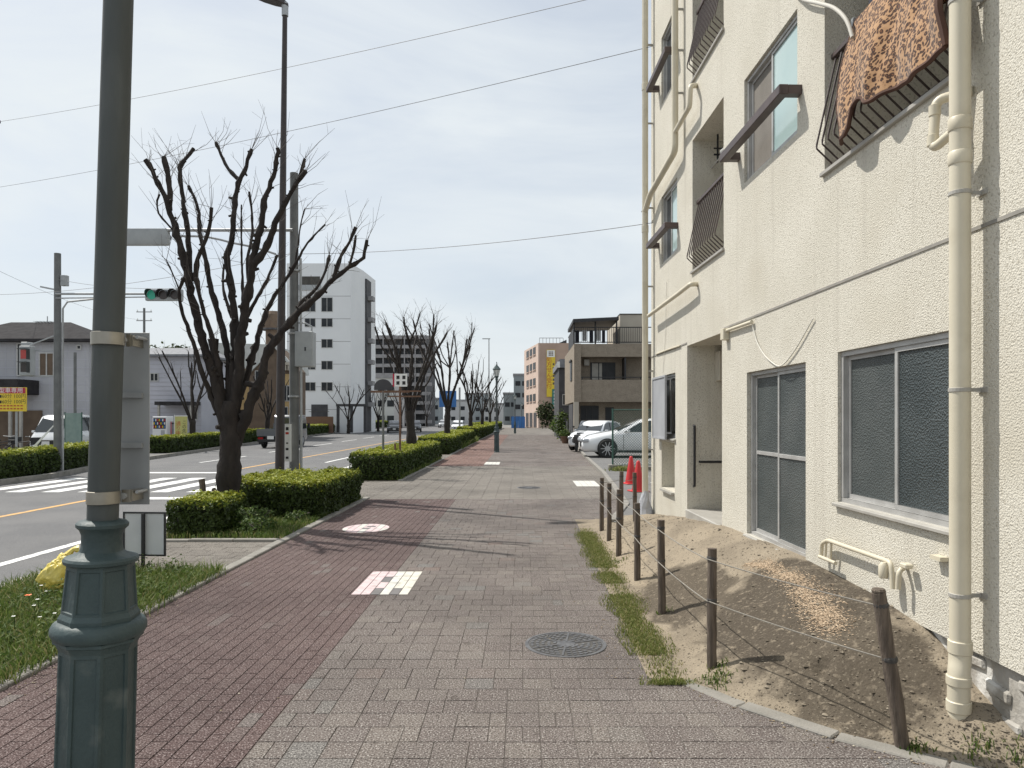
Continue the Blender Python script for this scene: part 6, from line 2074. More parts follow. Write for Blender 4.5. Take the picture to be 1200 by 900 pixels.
hatch_st = [(-1.85, 0.34, 0.85, 0.95, 0.82), (-1.8, 0.26, 0.93, 1.15, 0.9), (-1.6, 0.22, 0.95, 1.45, 0.97), (-0.9, 0.2, 0.95, 1.54, 1.0), (-0.1, 0.19, 0.95, 1.55, 1.0), (0.2, 0.19, 0.95, 1.5, 1.0), (0.95, 0.2, 0.93, 1.02, 1.0), (1.45, 0.2, 0.85, 0.92, 0.97), (1.75, 0.22, 0.68, 0.76, 0.88), (1.85, 0.3, 0.55, 0.6, 0.78)]
hatch_glass = [(0.8, 0.98), (0.35, 1.36), (0.0, 1.44), (-1.1, 1.42), (-1.5, 1.2), (-1.45, 1.0)]
hc = car('white_hatchback', 'small white hatchback parked nose out behind the white saloon', 'car', (at(703, 500, 36.5).x, 38.2, LZ), R(-122), M['car_white'], hatch_st, hatch_glass, (1.2, -1.15), 0.3, 1.66, 0.95, pillars=((-0.1, (0.97, 1.44)),))
dc = car('dark_car', 'dark car in the shade beside the tiled building', 'car', (at(690, 500, 41).x + 0.3, 42.3, LZ), R(-100), M['car_dark'], hatch_st, hatch_glass, (1.2, -1.15), 0.3, 1.66, 0.95, pillars=((-0.1, (0.97, 1.44)),))
# bicycle-like scooter at the lot corner
def scooter(loc):
    o = empty('scooter', loc, R(75), 'dark motor scooter parked at the corner of the tiled building', 'scooter')
    for x in (-0.6, 0.62):
        t = MB().lathe([(0.15, -0.05), (0.22, -0.05), (0.24, 0), (0.22, 0.05), (0.15, 0.05)], 18)
        t.v = [(a, c, b) for a, b, c in t.v]
        w = t.build('wheel', M['tyre'], o, smooth=True); w.location = (x, 0, 0.24)
    MB().prism([(-0.75, 0.42), (-0.1, 0.38), (0.3, 0.28), (0.42, 0.35), (0.2, 0.45), (0.0, 0.72), (-0.8, 0.78)], -0.15, 0.15).build('body', M['car_dark'], o, bevel=0.05, seg=2, smooth=True)
    MB().prism([(0.3, 0.3), (0.4, 0.3), (0.62, 0.8), (0.5, 0.95), (0.42, 0.8)], -0.2, 0.2).build('leg_shield', M['car_dark'], o, bevel=0.03)
    MB().tube([(0.48, -0.33, 1.02), (0.5, 0, 0.96), (0.48, 0.33, 1.02)], 0.02, 8).build('handlebar', M['galv'], o)
    for s in (-1, 1):
        MB().cyl((0.5, s * 0.28, 1.02), (0.5, s * 0.35, 1.2), 0.01, 6).build('mirror_stem', M['black_metal'], o)
        MB().box((0.5, s * 0.36, 1.22), (0.02, 0.11, 0.08)).build('mirror', M['black_metal'], o)
    MB().box((-0.35, 0, 0.8), (0.7, 0.24, 0.09)).build('seat', M['car_trim'], o, bevel=0.03)
    MB().cyl((0.6, 0, 0.24), (0.5, 0, 0.9), 0.035, 8).build('fork', M['galv'], o)
p = at(679, 520, 36); scooter((p.x, 36.5, LZ))

# kei van across the road
van_st = [(-1.68, 0.3, 1.0, 1.1, 0.9), (-1.66, 0.25, 1.05, 1.7, 0.95), (-1.5, 0.22, 1.05, 1.86, 1.0), (-0.5, 0.2, 1.05, 1.9, 1.0), (0.75, 0.2, 1.05, 1.88, 1.0), (0.95, 0.2, 1.05, 1.82, 1.0), (1.42, 0.2, 1.02, 1.1, 1.0), (1.6, 0.22, 0.85, 0.92, 0.97), (1.68, 0.28, 0.7, 0.75, 0.93)]
van_glass = [(1.3, 1.1), (1.0, 1.66), (0.85, 1.76), (-1.35, 1.76), (-1.45, 1.14)]
van = car('white_van', 'small white van parked in front of the grey house across the road', 'van', (ground_far(50, 32.5), 34.2, 0.0), R(-86), M['car_white'], van_st, van_glass, (1.2, -1.2), 0.28, 1.48, 1.05, pillars=((0.35, (1.1, 1.76)), (-0.6, (1.1, 1.76))))
van['label'] = 'small white van parked in front of the grey house across the road'

def truck():
    L, W = 4.7, 1.7
    o = empty('flatbed_truck', (-15.25, 44.0, RZ), R(90), 'grey flatbed truck driving away on the far lane', 'truck')
    hw = W / 2
    MB().prism([(3.0, 0.42), (4.6, 0.42), (4.68, 0.6), (4.66, 1.02), (4.42, 1.95), (4.3, 2.05), (3.15, 2.05), (3.0, 1.95)], -hw * 0.97, hw * 0.97).build('cab', M['car_grey'], o, bevel=0.05, seg=2, smooth=True)
    for s in (-1, 1):
        g = MB()
        y = s * (hw * 0.97 + 0.006)
        g.add([(3.25, y, 1.15), (4.5, y, 1.15), (4.32, y, 1.85), (3.25, y, 1.85)], [(0, 1, 2, 3)])
        g.build('side_window', M['car_glass'], o)
        MB().box((4.5, s * (hw + 0.12), 1.35), (0.08, 0.16, 0.3)).build('mirror', M['car_trim'], o)
        for x in (0.95, 3.75): wheel(o, x, s * (hw - 0.12), 0.34, 0.2, s)
        MB().bb(0.02, 2.92, s * hw - 0.02, s * hw + 0.02, 0.82, 1.18).build('side_board', M['car_grey'], o)
        MB().box((-0.03, s * 0.62, 0.62), (0.05, 0.3, 0.12)).build('tail_light', M['tail_lamp'], o)
        MB().bb(0.3, 0.7, s * 0.7 - 0.15, s * 0.7 + 0.15, 0.25, 0.75).build('mudguard', M['car_trim'], o)
    g = MB(); g.add([(3.02 - 0.03, -0.6, 1.3), (3.02 - 0.03, 0.6, 1.3), (3.02 - 0.03, 0.6, 1.85), (3.02 - 0.03, -0.6, 1.85)], [(0, 1, 2, 3)]); g.build('rear_window', M['car_glass'], o)
    MB().bb(0.0, 2.94, -hw, hw, 0.74, 0.82).build('bed', M['car_grey'], o)
    MB().bb(0.0, 0.04, -hw, hw, 0.82, 1.18).build('tailgate', M['car_grey'], o)
    MB().bb(2.9, 2.95, -hw, hw, 0.82, 1.5).build('headboard', M['car_grey'], o)
    MB().bb(0.1, 4.4, -0.4, 0.4, 0.45, 0.74).build('chassis', M['car_trim'], o)
    MB().bb(-0.05, 0.05, -hw * 0.95, hw * 0.95, 0.4, 0.58).build('bumper', M['car_trim'], o)
    MB().box((-0.06, 0.0, 0.66), (0.015, 0.4, 0.2)).build('number_plate', M['plate'], o)
    return o
truck()
far_cars = [(537, 100, 'white_car', 'distant white car coming along the road', M['car_white'], -90), (462, 92, 'dark_car', 'dark car parked by the far kerb below the dark tower', M['car_dark'], -80),
            (486, 96, 'dark_car', 'black car waiting on the far lane near the dark tower', M['car_dark'], -82), (520, 140, 'silver_car', 'distant silver car on the road beyond the white car', M['car_silver'], -90)]
for px, Yc, nm, lb, mt, rz in far_cars:
    c = car(nm, lb, 'car', (ground_far(px, Yc), Yc, RZ), R(rz), mt, hatch_st, hatch_glass, (1.2, -1.15), 0.3, 1.7, 0.95)
# motorbike-like things near the van: parked bicycle
def bicycle(loc, rz, label):
    o = empty('bicycle', loc, rz, label, 'bicycle')
    for x in (-0.52, 0.52):
        pts = [(x + 0.32 * math.cos(2 * math.pi * k / 20), 0, 0.33 + 0.32 * math.sin(2 * math.pi * k / 20)) for k in range(21)]
        MB().tube(pts, 0.02, 5, cap=False).build('wheel', M['tyre'], o)
    q = MB()
    for a, b in (((-0.52, 0.33), (-0.1, 0.3)), ((-0.1, 0.3), (-0.22, 0.78)), ((-0.1, 0.3), (0.4, 0.72)), ((-0.22, 0.7), (0.38, 0.78)), ((0.38, 0.9), (0.52, 0.33)), ((-0.52, 0.33), (-0.22, 0.7))):
        q.cyl((a[0], 0, a[1]), (b[0], 0, b[1]), 0.018, 6)
    q.build('frame', M['black_metal'], o)
    MB().box((-0.24, 0, 0.82), (0.25, 0.14, 0.06)).build('saddle', M['car_trim'], o, bevel=0.02)
    MB().tube([(0.3, -0.28, 0.98), (0.38, 0, 0.95), (0.3, 0.28, 0.98)], 0.014, 6).build('handlebar', M['galv'], o)
    MB().box((0.6, 0, 0.8), (0.3, 0.36, 0.26)).build('basket', M['black_metal'], o)
bicycle((ground_far(22, 29.5), 29.5, 0), R(20), 'dark bicycle with front basket parked beside the white van')
bicycle((ground_far(3, 30), 30, 0), R(80), 'dark bicycle parked under the parking price board')

# vending machine, gate, banner
Yv = 46.0
vm = empty('vending_machine', (ground_far(187, Yv), Yv, 0), R(-8), 'white drinks vending machine in front of the pale siding house', 'vending machine')
MB().bb(-0.5, 0.5, 0, 0.7, 0, 1.83).build('cabinet', M['car_white'], vm, bevel=0.02)
MB().bb(-0.42, 0.42, -0.012, 0, 1.05, 1.72).build('display_window', M['far_glass'], vm)
for r_ in range(3):
    for k in range(7): MB().cyl((-0.36 + k * 0.12, -0.02, 1.1 + r_ * 0.21), (-0.36 + k * 0.12, -0.02, 1.25 + r_ * 0.21), 0.035, 8).build('can', [M['red_board'], M['yellow'], M['blue'], M['white_print']][(k + r_) % 4], vm)
MB().bb(-0.2, 0.25, -0.014, 0, 0.25, 0.5).build('delivery_flap', M['black_metal'], vm)
MB().bb(0.1, 0.35, -0.014, 0, 0.6, 0.95).build('coin_panel', M['shutter'], vm)
gt = empty('slatted_gate', (ground_far(200, Yv + 0.3), Yv + 0.3, 0), 0, 'dark red slatted gate between vending machine and yellow banner', 'gate')
for k in range(11): MB().bb(-0.55 + k * 0.11, -0.5 + k * 0.11, 0, 0.03, 0.1, 1.5).build('slat', M['red_board'] if k % 2 else M['black_metal'], gt)
for z in (0.2, 1.35): MB().bb(-0.6, 0.7, 0.03, 0.06, z, z + 0.06).build('rail', M['black_metal'], gt)
Yn = 38.5
bn = empty('yellow_banner', (ground_far(212.5, Yn), Yn, 0), 0, 'tall yellow banner flag with red and dark lettering in the far side hedge', 'banner')
zb0, zb1 = 0.45, at(0, 488, Yn).z
M['pale_yellow'] = mat('pale_yellow_cloth', (0.5, 0.47, 0.17), 0.8, (0.55, 0.52, 0.22), 3)
MB().bb(-0.33, 0.32, -0.012, 0.0, zb0, zb1).build('cloth', M['pale_yellow'], bn)
MB().cyl((-0.36, 0, 0), (-0.36, 0, zb1 + 0.08), 0.02, 6).build('pole', M['white_print'], bn)
MB().cyl((-0.36, 0, zb1 + 0.02), (0.33, 0, zb1 + 0.02), 0.012, 6).build('crossbar', M['white_print'], bn)
text('通\nり\n抜\nけ', 0.27, M['red_print'], bn, (-0.16, -0.0135, (zb0 + zb1) / 2 - 0.1), line=0.95)
text('こ\nの\n先', 0.24, M['black_print'], bn, (0.16, -0.0135, (zb0 + zb1) / 2 + 0.12), line=0.95)

# pale siding house
Y = 50.0
h2 = empty('siding_house', (0, 0, 0), 0, 'pale lilac siding house with grey tiled roof behind the vending machine', 'house')
MB().bb(X_(120), X_(236), Y, Y + 5, -0.1, Z_(417)).build('wall', M['siding_lilac'], h2)
pl = MB()
for k in range(20):
    z = 0.3 + k * 0.3
    if z < Z_(418): pl.bb(X_(120), X_(236), Y - 0.02, Y, z, z + 0.035)
pl.build('siding_joints', M['siding_grey'], h2)['kind'] = 'stuff'
rb = MB(); hip_roof(rb, X_(120), X_(236), Y, Y + 5, Z_(418), 0.7, 0.4, 0.15); rb.build('roof', M['roof_grey'], h2)
win(h2, X_(176), X_(186), Z_(447), Z_(437), Y, M['far_glass'])
win(h2, X_(222), X_(232), Z_(492), Z_(476), Y, M['far_glass'])
MB().bb(X_(193), X_(235), Y - 1.4, Y, Z_(475), Z_(471)).build('porch_roof', M['roof_dark'], h2)
for px in (196, 233): MB().bb(X_(px), X_(px) + 0.12, Y - 1.35, Y - 1.2, 0, Z_(475)).build('porch_post', M['sill'], h2)
# dark evergreen behind
ev = empty('evergreen_tree', (ground_far(202, 64), 64, 0), 0, 'dark green evergreen tree showing above the roof of the siding house', 'tree')
C = []
for cl in range(26):
    cx, cy, cz = rng.gauss(0, 1.5), rng.gauss(0, 1.2), rng.uniform(4.0, 7.9)
    s = 0.75 * (1.15 - (cz - 4) / 8)
    for _ in range(130): C.append((cx + rng.gauss(0, s * .6), cy + rng.gauss(0, s * .6), min(8.9, cz + rng.gauss(0, s * .5))))
C = np.array(C)
leaf_quads(C, np.tile([0, 0, 1.0], (len(C), 1)), 0.22, nrng.random(len(C)), 'crown', M['evergreen'], ev)
MB().tube([(0, 0, 0), (0, 0.1, 4), (0.1, 0, 7.5)], [0.25, 0.2, 0.06], 8).build('trunk', M['bark'], ev)

# ochre house with gable
Y = 62.0
h3 = empty('ochre_house', (0, 0, 0), 0, 'ochre and brown gabled house with pale roof behind the flatbed truck', 'house')
MB().bb(X_(256), X_(316), Y, Y + 10, -0.1, Z_(432)).build('wall', M['ochre'], h3)
MB().prism([(X_(250), Z_(432)), (X_(322), Z_(432)), (X_(318), Z_(404)), (X_(254), Z_(402))], Y - 0.3, Y + 10).build('roof', M['roof_light'], h3)
MB().prism([(X_(302), 0), (X_(354), 0), (X_(354), Z_(436)), (X_(332), Z_(410)), (X_(302), Z_(440))], Y - 2, Y + 1).build('gable_wing', M['brown_wall'], h3)
fr = MB(); fr.bar((X_(298), Y - 2.1, Z_(443)), (X_(332), Y - 2.1, Z_(408)), 0.25, 0.2); fr.bar((X_(332), Y - 2.1, Z_(408)), (X_(357), Y - 2.1, Z_(438)), 0.25, 0.2); fr.build('bargeboard', M['roof_light'], h3)
MB().bb(X_(338), X_(353), Y - 2.06, Y - 2.001, 0.2, Z_(440)).build('ochre_panel', M['ochre'], h3)
for k in range(5): MB().bb(X_(338 + k * 3.2), X_(339.6 + k * 3.2), Y - 2.4, Y - 2.08, Z_(436), Z_(430)).build('cornice_bracket', M['tile_beige_lt'], h3)
MB().bb(X_(337), X_(355), Y - 2.45, Y - 2.07, Z_(430), Z_(427)).build('cornice', M['tile_beige_lt'], h3)
win(h3, X_(341), X_(350), Z_(471), Z_(453), Y - 2.07, M['far_glass'])
win(h3, X_(341), X_(347), Z_(487), Z_(477), Y - 2.07, M['far_glass'], mull=0)
win(h3, X_(262), X_(278), Z_(460), Z_(444), Y, M['far_glass'])
win(h3, X_(309), X_(317), Z_(450), Z_(436), Y - 2.0, M['far_glass'], mull=0)

# white apartment block
Y = 88.0
wb = empty('white_apartment_block', (0, 0, 0), 0, 'white seven storey apartment block with dark vertical stripe across the road', 'building')
xl, x1, x2, x3, x4 = X_(336), X_(411), X_(426), X_(434), X_(440)
zt = Z_(311)
P2 = (ground_far(426, Y + 4.5), Y + 4.5); P3 = (ground_far(440, Y + 11), Y + 11)
foot = [(xl, Y), (x1, Y), P2, P3, (P3[0] - 2, Y + 20), (xl, Y + 20)]
MB().prism(foot, -0.1, zt, 'z').build('wall', M['block_white'], wb)
MB().prism([(x - 0.0, y) for x, y in foot], zt + 0.001, zt + 0.25, 'z').build('parapet', M['block_white'], wb)
d1 = Vector((P3[0] - P2[0], P3[1] - P2[1], 0))
A = Vector((P2[0], P2[1], 0))
q = MB()
nrm = Vector((d1.y, -d1.x, 0)).normalized()
pA, pB = A + d1 * 0.12 + nrm * 0.2, A + d1 * 0.5 + nrm * 0.2
q.add([(pA.x, pA.y, 0), (pB.x, pB.y, 0), (pB.x, pB.y, zt - 0.6), (pA.x, pA.y, zt - 0.6)] + [(p.x, p.y, z) for p, z in ((pA - nrm * 0.4, 0), (pB - nrm * 0.4, 0), (pB - nrm * 0.4, zt - 0.6), (pA - nrm * 0.4, zt - 0.6))],
      [(0, 1, 2, 3), (0, 4, 5, 1), (1, 5, 6, 2), (2, 6, 7, 3), (3, 7, 4, 0)])
q.build('dark_stripe', M['dark_clad'], wb)
for k in range(6):
    z = 3.5 + k * 2.75
    c = (pA + pB) / 2 + nrm * 0.3
    MB().box((c.x, c.y, z), (1.3, 0.7, 0.55), rz=math.atan2(d1.y, d1.x)).build('balcony', M['slab_grey'], wb)
for r_, py in enumerate((357, 378, 402.5, 428, 453)):
    for (a, b) in ((376.5, 390), (357, 370)):
        hgt = 8.5 if r_ == 0 else 5.3
        win(wb, X_(a), X_(b), Z_(py + (hgt if r_ == 0 else 5.3)), Z_(py - (hgt if r_ == 0 else 5.3)), Y, M['far_glass'], M['alu'])
bx = MB().bb(X_(352), X_(375), Y - 0.06, Y - 0.002, Z_(340), Z_(324)).build('roof_terrace_opening', M['room'], wb)
MB().bb(X_(345), X_(376), Y - 0.12, Y - 0.06, Z_(340), Z_(334)).build('terrace_rail', M['galv'], bx)
MB().bb(X_(365), X_(384), Y - 0.08, Y - 0.002, 0.2, Z_(474)).build('garage_door', M['dark_clad'], wb)
for k in range(4): MB().bb(X_(362), X_(386), Y - 0.1, Y - 0.082, 0.4 + k * 0.7, 0.44 + k * 0.7).build('door_rib', M['room'], wb)
for z in range(1, 7): MB().bb(xl, x1 - 0.01, Y - 0.012, Y, z * 2.75, z * 2.75 + 0.05).build('floor_line', M['slab_grey'], wb)
lw = MB().bb(X_(370), X_(400), Y - 4, Y - 3.7, 0, 1.9).build('boundary_wall', M['rust'])
tag(lw, 'dark reddish boundary wall in front of the white apartment block', 'wall')
gp_ = empty('entrance_gate', (ground_far(412, 86), 86, 0), 0, 'dark metal gate frame in front of the white apartment block', 'gate')
for k in (-1.6, 0, 1.6): MB().bb(k - 0.15, k + 0.15, -0.15, 0.15, 0, 3.1).build('post', M['dark_clad'], gp_)
MB().bb(-1.8, 1.8, -0.2, 0.2, 3.1, 3.4).build('beam', M['dark_clad'], gp_)
dk = MB()
# brown tank tower left of the block, seen between branches
tk = empty('brown_water_tower', (ground_far(321, 110), 110, 0), 0, 'brown cylindrical water tank tower behind the ochre house', 'tower')
MB().lathe([(1.2, 0), (1.2, 15), (1.7, 15.1), (1.7, 17.3), (1.4, 17.8)], 16).build('tank', M['brown_wall'], tk)
MB().lathe([(1.75, 15.0), (1.78, 15.1), (1.75, 15.25)], 16).build('band', M['dark_clad'], tk)

# dark apartment tower
Y = 165.0
dt = empty('dark_apartment_tower', (0, 0, 0), 0, 'dark grey ten storey apartment tower with balcony slabs behind the bare trees', 'building')
xa, xb2 = X_(438), X_(500)
zt = Z_(393)
MB().bb(xa, xb2, Y, Y + 16, -0.1, zt).build('wall', M['dark_clad'], dt)
nf = 9
for k in range(nf + 1):
    z = zt - 0.2 - k * (zt - 1.5) / nf
    MB().bb(xa - 0.4 if k else xa - 0.2, xb2 + (1.2 if k % 2 else 0.9), Y - 1.4, Y - 0.01, z - 0.75, z).build('balcony', M['slab_grey'], dt)
for k in range(nf):
    z = zt - 0.2 - k * (zt - 1.5) / nf
    for j in range(5):
        xx = xa + 0.6 + j * (xb2 - xa - 1) / 5
        w_ = MB().bb(xx, xx + 1.5, Y - 0.05, Y - 0.002, z - 2.0, z - 0.85).build('window', M['far_glass'], dt)
for j in range(6):
    xx = xa + j * (xb2 - xa) / 5
    MB().bb(xx - 0.12, xx + 0.12, Y - 1.5, Y - 1.41, 0, zt).build('divider', M['slab_grey'], dt)
fl = [('low white commercial building left of the dark tower', 440, 462, 443, 140, 'far_pale'), ('far grey building between the street trees', 498, 514, 468, 210, 'far_grey'), ('far pale building beyond the street trees', 526, 548, 470, 230, 'far_pale'),
      ('far grey office block beyond the street trees', 545, 575, 462, 260, 'far_grey'), ('low pale building at the end of the road', 566, 598, 474, 240, 'far_pale'), ('grey building at the end of the pavement left of the pink building', 602, 618, 440, 190, 'far_grey'), ('pale low building beside the grey building at the pavement end', 590, 604, 462, 200, 'far_grey')]
for lb, a, b, py, Y, mt in fl:
    o = empty('far_building', (0, 0, 0), 0, lb, 'building')
    MB().bb(X_(a), X_(b), Y, Y + 12, -0.2, Z_(py)).build('wall', M[mt], o)
    MB().bb(X_(a) - 0.2, X_(b) + 0.2, Y - 0.2, Y + 12.2, Z_(py) + 0.001, Z_(py) + 0.5).build('roof', M['slab_grey'], o)
    n = max(2, int((X_(b) - X_(a)) / 2.4)); m_ = max(1, int(Z_(py) / 3))
    for i in range(n):
        for j in range(m_):
            x0 = X_(a) + (i + 0.25) * (X_(b) - X_(a)) / n; z0 = 1.0 + j * (Z_(py) - 0.6) / m_
            f_ = MB().bb(x0, x0 + 1.3, Y - 0.06, Y - 0.002, z0, z0 + 1.2).build('window', M['far_glass'], o)
# blue hoarding and blue road sign
o = empty('blue_hoarding', (ground_far(613, 125), 125, 0), 0, 'blue sheet hoarding beside the pavement in the distance', 'hoarding')
o.location.x = ground_far(606, 125)
for k in range(4): MB().bb(-1 + k * 0.6, -0.43 + k * 0.6, -0.03, 0.03, 0, 2.0).build('panel', M['blue'], o)
o = empty('road_sign', (ground_far(531, 68), 68, 0), 0, 'blue direction sign hanging over the road between the pruned trees', 'sign')
MB().cyl((0.6, 0.1, 0), (0.6, 0.1, 4.6), 0.09, 8).build('post', M['galv'], o, smooth=True)
MB().bb(-1.3, 0.3, -0.03, 0.03, at(0, 477, 68).z, at(0, 458, 68).z).build('board', M['blue'], o)
MB().bar((-1.2, 0.08, 3.4), (0.6, 0.08, 3.4), 0.08).build('arm', M['galv'], o)
ar = MB(); ar.bar((-0.5, -0.036, at(0, 475, 68).z), (-0.5, -0.036, at(0, 461, 68).z), 0.12, 0.004); ar.bar((-0.9, -0.036, at(0, 468, 68).z), (-0.1, -0.036, at(0, 468, 68).z), 0.12, 0.004)
ar.build('arrow', M['white_print'], o)

# ================================================================== RIGHT SIDE DOWN THE PAVEMENT
Y = 47.0
tb_ = empty('tiled_house', (0, 0, 0), 0, 'beige brown tiled three storey house with black roof terrace behind the parked cars', 'house')
xL, xR = 3.35, 12.5
sill1, z2a, z2b, z3a, z3b = Z_(468), Z_(446), Z_(442), Z_(418), Z_(403)
top = Z_(403)
zg = Z_(471)
# body with ground floor car port set back and first floor balcony recess
bd = MB()
bd.bb(xL + 0.45, xR, Y + 1.3, Y + 10, 0.0, top)                 # core
bd.bb(xL, xL + 0.44, Y - 0.2, Y + 10, zg, top)                     # street-side wall above
bd.bb(xL + 0.44, xR, Y, Y + 1.3, zg, Z_(445))                      # first parapet band
bd.bb(xL + 0.44, xR, Y, Y + 1.3, Z_(418), top)                     # upper band
bd.build('wall', M['tile_beige'], tb_)
MB().bb(xL - 0.02, xL + 0.3, Y - 0.22, Y + 0.1, 0, zg - 0.001).build('column', M['tile_beige_lt'], tb_)
w_ = win(tb_, X_(694), X_(724), Z_(445), Z_(423), Y + 1.3, M['far_glass'], M['black_metal'], 2)
MB().bb(X_(696), X_(708), Y + 1.27, Y + 1.275, Z_(444), Z_(424)).build('curtain', M['sill'], w_)
MB().bb(xL + 0.44, xR, Y + 0.02, Y + 0.06, Z_(442.5), Z_(441.5)).build('rail', M['black_metal'], tb_)
for k in range(5): MB().bb(xL + 0.5 + k * 1.9, xL + 0.56 + k * 1.9, Y + 0.02, Y + 0.06, Z_(445), Z_(442.5)).build('rail_post', M['black_metal'], tb_)
MB().bb(X_(732), X_(734), Y + 0.1, Y + 1.3, Z_(445), Z_(419)).build('drainpipe', M['black_metal'], tb_)
MB().bb(X_(686), X_(692), Y + 0.9, Y + 1.29, Z_(427), Z_(420)).build('outdoor_unit', M['sill'], tb_)
win(tb_, X_(682), X_(704), 0.2, Z_(475), Y + 1.3, M['far_glass'], M['black_metal'], 2)
win(tb_, X_(712), X_(722), 1.0, Z_(477), Y + 1.3, M['far_glass'], M['black_metal'], 0)
MB().bb(xL - 0.05, xL, Y + 1.6, Y + 3.2, Z_(444), Z_(420)).build('side_window', M['far_glass'], tb_)
MB().bb(xL - 0.12, xL - 0.05, Y + 1.5, Y + 3.3, Z_(421), Z_(419)).build('window_hood', M['black_metal'], tb_)
MB().bb(xL - 0.04, xL, Y + 0.6, Y + 4.5, 0.05, Z_(473)).build('shutter', M['dark_clad'], tb_)
# roof terrace
rl = MB(); zr0, zr1 = top, Z_(383)
rl.bb(xL, xR, Y - 0.02, Y + 0.04, zr1 - 0.06, zr1); rl.bb(xL, xR, Y - 0.02, Y + 0.04, zr0 + 0.08, zr0 + 0.14)
rl.bb(xL, xL + 0.06, Y, Y + 6, zr1 - 0.06, zr1)
tr_ = rl.build('terrace_railing', M['black_metal'], tb_)
for k in range(34):
    x = xL + 0.05 + k * 0.14
    MB().bb(x - 0.012, x + 0.012, Y - 0.005, Y + 0.02, zr0 + 0.14, zr1 - 0.06).build('bar', M['black_metal'], tr_)
MB().bb(xL - 0.001, xL + 0.03, Y + 0.1, Y + 5.5, zr0 + 0.01, zr1 - 0.07).build('side_panel', M['black_metal'], tr_)
ro = MB(); ro.prism([(X_(671), Z_(379)), (X_(671), Z_(375)), (X_(724), Z_(372.5)), (X_(724), Z_(376))], Y - 0.5, Y + 5)
ro.build('terrace_roof', M['black_metal'], tb_)
for px in (672, 697, 722): MB().bb(X_(px), X_(px) + 0.09, Y + 0.05, Y + 0.14, zr0, Z_(376)).build('terrace_post', M['black_metal'], tb_)
MB().bb(X_(729), X_(760), Y + 1.0, Y + 8, top, Z_(366)).build('stair_tower', M['tile_beige_lt'], tb_)
MB().bb(X_(728.5), X_(760), Y + 0.95, Y + 8.05, Z_(366) + 0.001, Z_(365)).build('stair_roof', M['black_metal'], tb_)
ld = empty('laundry_rack', (X_(692), Y + 1.0, top), 0, 'laundry on the roof terrace of the tiled house', 'laundry')
MB().cyl((-1.0, 0, 1.0), (1.2, 0, 1.0), 0.02, 6).build('pole', M['galv'], ld)
for s in (-1.0, 1.2): MB().cyl((s, 0, 0), (s, 0, 1.0), 0.02, 6).build('stand', M['galv'], ld)
for k, (xx, ww, mt) in enumerate(((-0.8, 0.25, 'cloth_dark'), (-0.3, 0.3, 'cloth_white'), (0.15, 0.25, 'cloth_dark'), (0.6, 0.3, 'cloth_white'), (0.95, 0.2, 'cloth_dark'))):
    MB().bb(xx - ww / 2, xx + ww / 2, -0.02, 0.02, 0.15 + 0.15 * (k % 2), 0.99).build('cloth', M[mt], ld, bevel=0.008)

# dark gabled house and plants beyond
Y = 62.0
dh = empty('dark_house', (0, 0, 0), 0, 'narrow dark grey house with pale gable roof edge between tiled and pink buildings', 'house')
MB().bb(X_(655), X_(672), Y, Y + 9, 0, Z_(430)).build('wall', M['dark_clad'], dh)
MB().prism([(X_(653), Z_(431)), (X_(653), Z_(424)), (X_(656), Z_(421)), (X_(676), Z_(421)), (X_(676), Z_(431))], Y - 0.3, Y + 9).build('roof', M['roof_grey'], dh)
win(dh, X_(659), X_(666), Z_(475), Z_(462), Y, M['far_glass'], mull=0)
MB().bb(X_(653), X_(656), Y - 0.35, Y - 0.31, Z_(431), Z_(424)).build('gable_edge', M['white_print'], dh)
gt = empty('dark_fence', (X_(662), 56, 0), 0, 'dark slatted fence beside the tiled house on the pavement edge', 'fence')
for k in range(12): MB().bb(-0.4 + 0.0, -0.36, -4 + k * 0.5, -3.65 + k * 0.5, 0, 1.5).build('slat', M['dark_clad'], gt)
def shrub(label, x, y, r, h, n, leaf, mt='evergreen'):
    root = empty('shrub', (x, y, 0), 0, label, 'shrub')
    C = []
    for _ in range(n):
        d = Vector((rng.gauss(0, 1), rng.gauss(0, 1), rng.gauss(0, 1))).normalized() * rng.random() ** 0.35
        k = 1 + 0.5 * mnoise.noise(d * 2.5 + Vector((x, y, 0)))
        C.append((d.x * r * k, d.y * r * k, max(0.05, h * 0.55 + d.z * h * 0.48 * k)))
    C = np.array(C)
    leaf_quads(C, np.tile([0, 0, 1.0], (n, 1)), leaf, nrng.random(n), 'foliage', M[mt], root)
    q = MB()
    for _ in range(6): q.tube([(0, 0, -0.02), (rng.gauss(0, r * .2), rng.gauss(0, r * .2), h * 0.5), (rng.gauss(0, r * .4), rng.gauss(0, r * .4), h * 0.9)], 0.02, 5)
    q.build('stems', M['twig'], root)
shrub('pale leafy shrub by the pavement in front of the dark house', at(661, 0, 54).x - 0.2, 54.5, 0.6, 2.2, 700, 0.13, 'weed_leaf')
shrub('dark shrub at the foot of the pink building', at(640, 0, 118).x, 118, 1.6, 4.5, 900, 0.3)
shrub('green shrub near the dark house corner', at(654, 0, 76).x, 76, 0.9, 1.6, 500, 0.18, 'weed_leaf')
pt = empty('plant_pot', (at(664, 516, 49.5).x - 0.1, 49.5, 0), 0, 'brown plant pot with small plant beside the tiled house', 'plant pot')
MB().lathe([(0.2, 0), (0.3, 0.42), (0.32, 0.42), (0.32, 0.48), (0.27, 0.48), (0.25, 0.4)], 14).build('pot', M['rust'], pt, smooth=True)
C = nrng.normal(0, 0.2, (220, 3)); C[:, 2] = 0.5 + np.abs(C[:, 2]) * 1.4
leaf_quads(C, np.tile([0, 0, 1.0], (220, 1)), 0.09, nrng.random(220), 'foliage', M['weed_leaf'], pt)

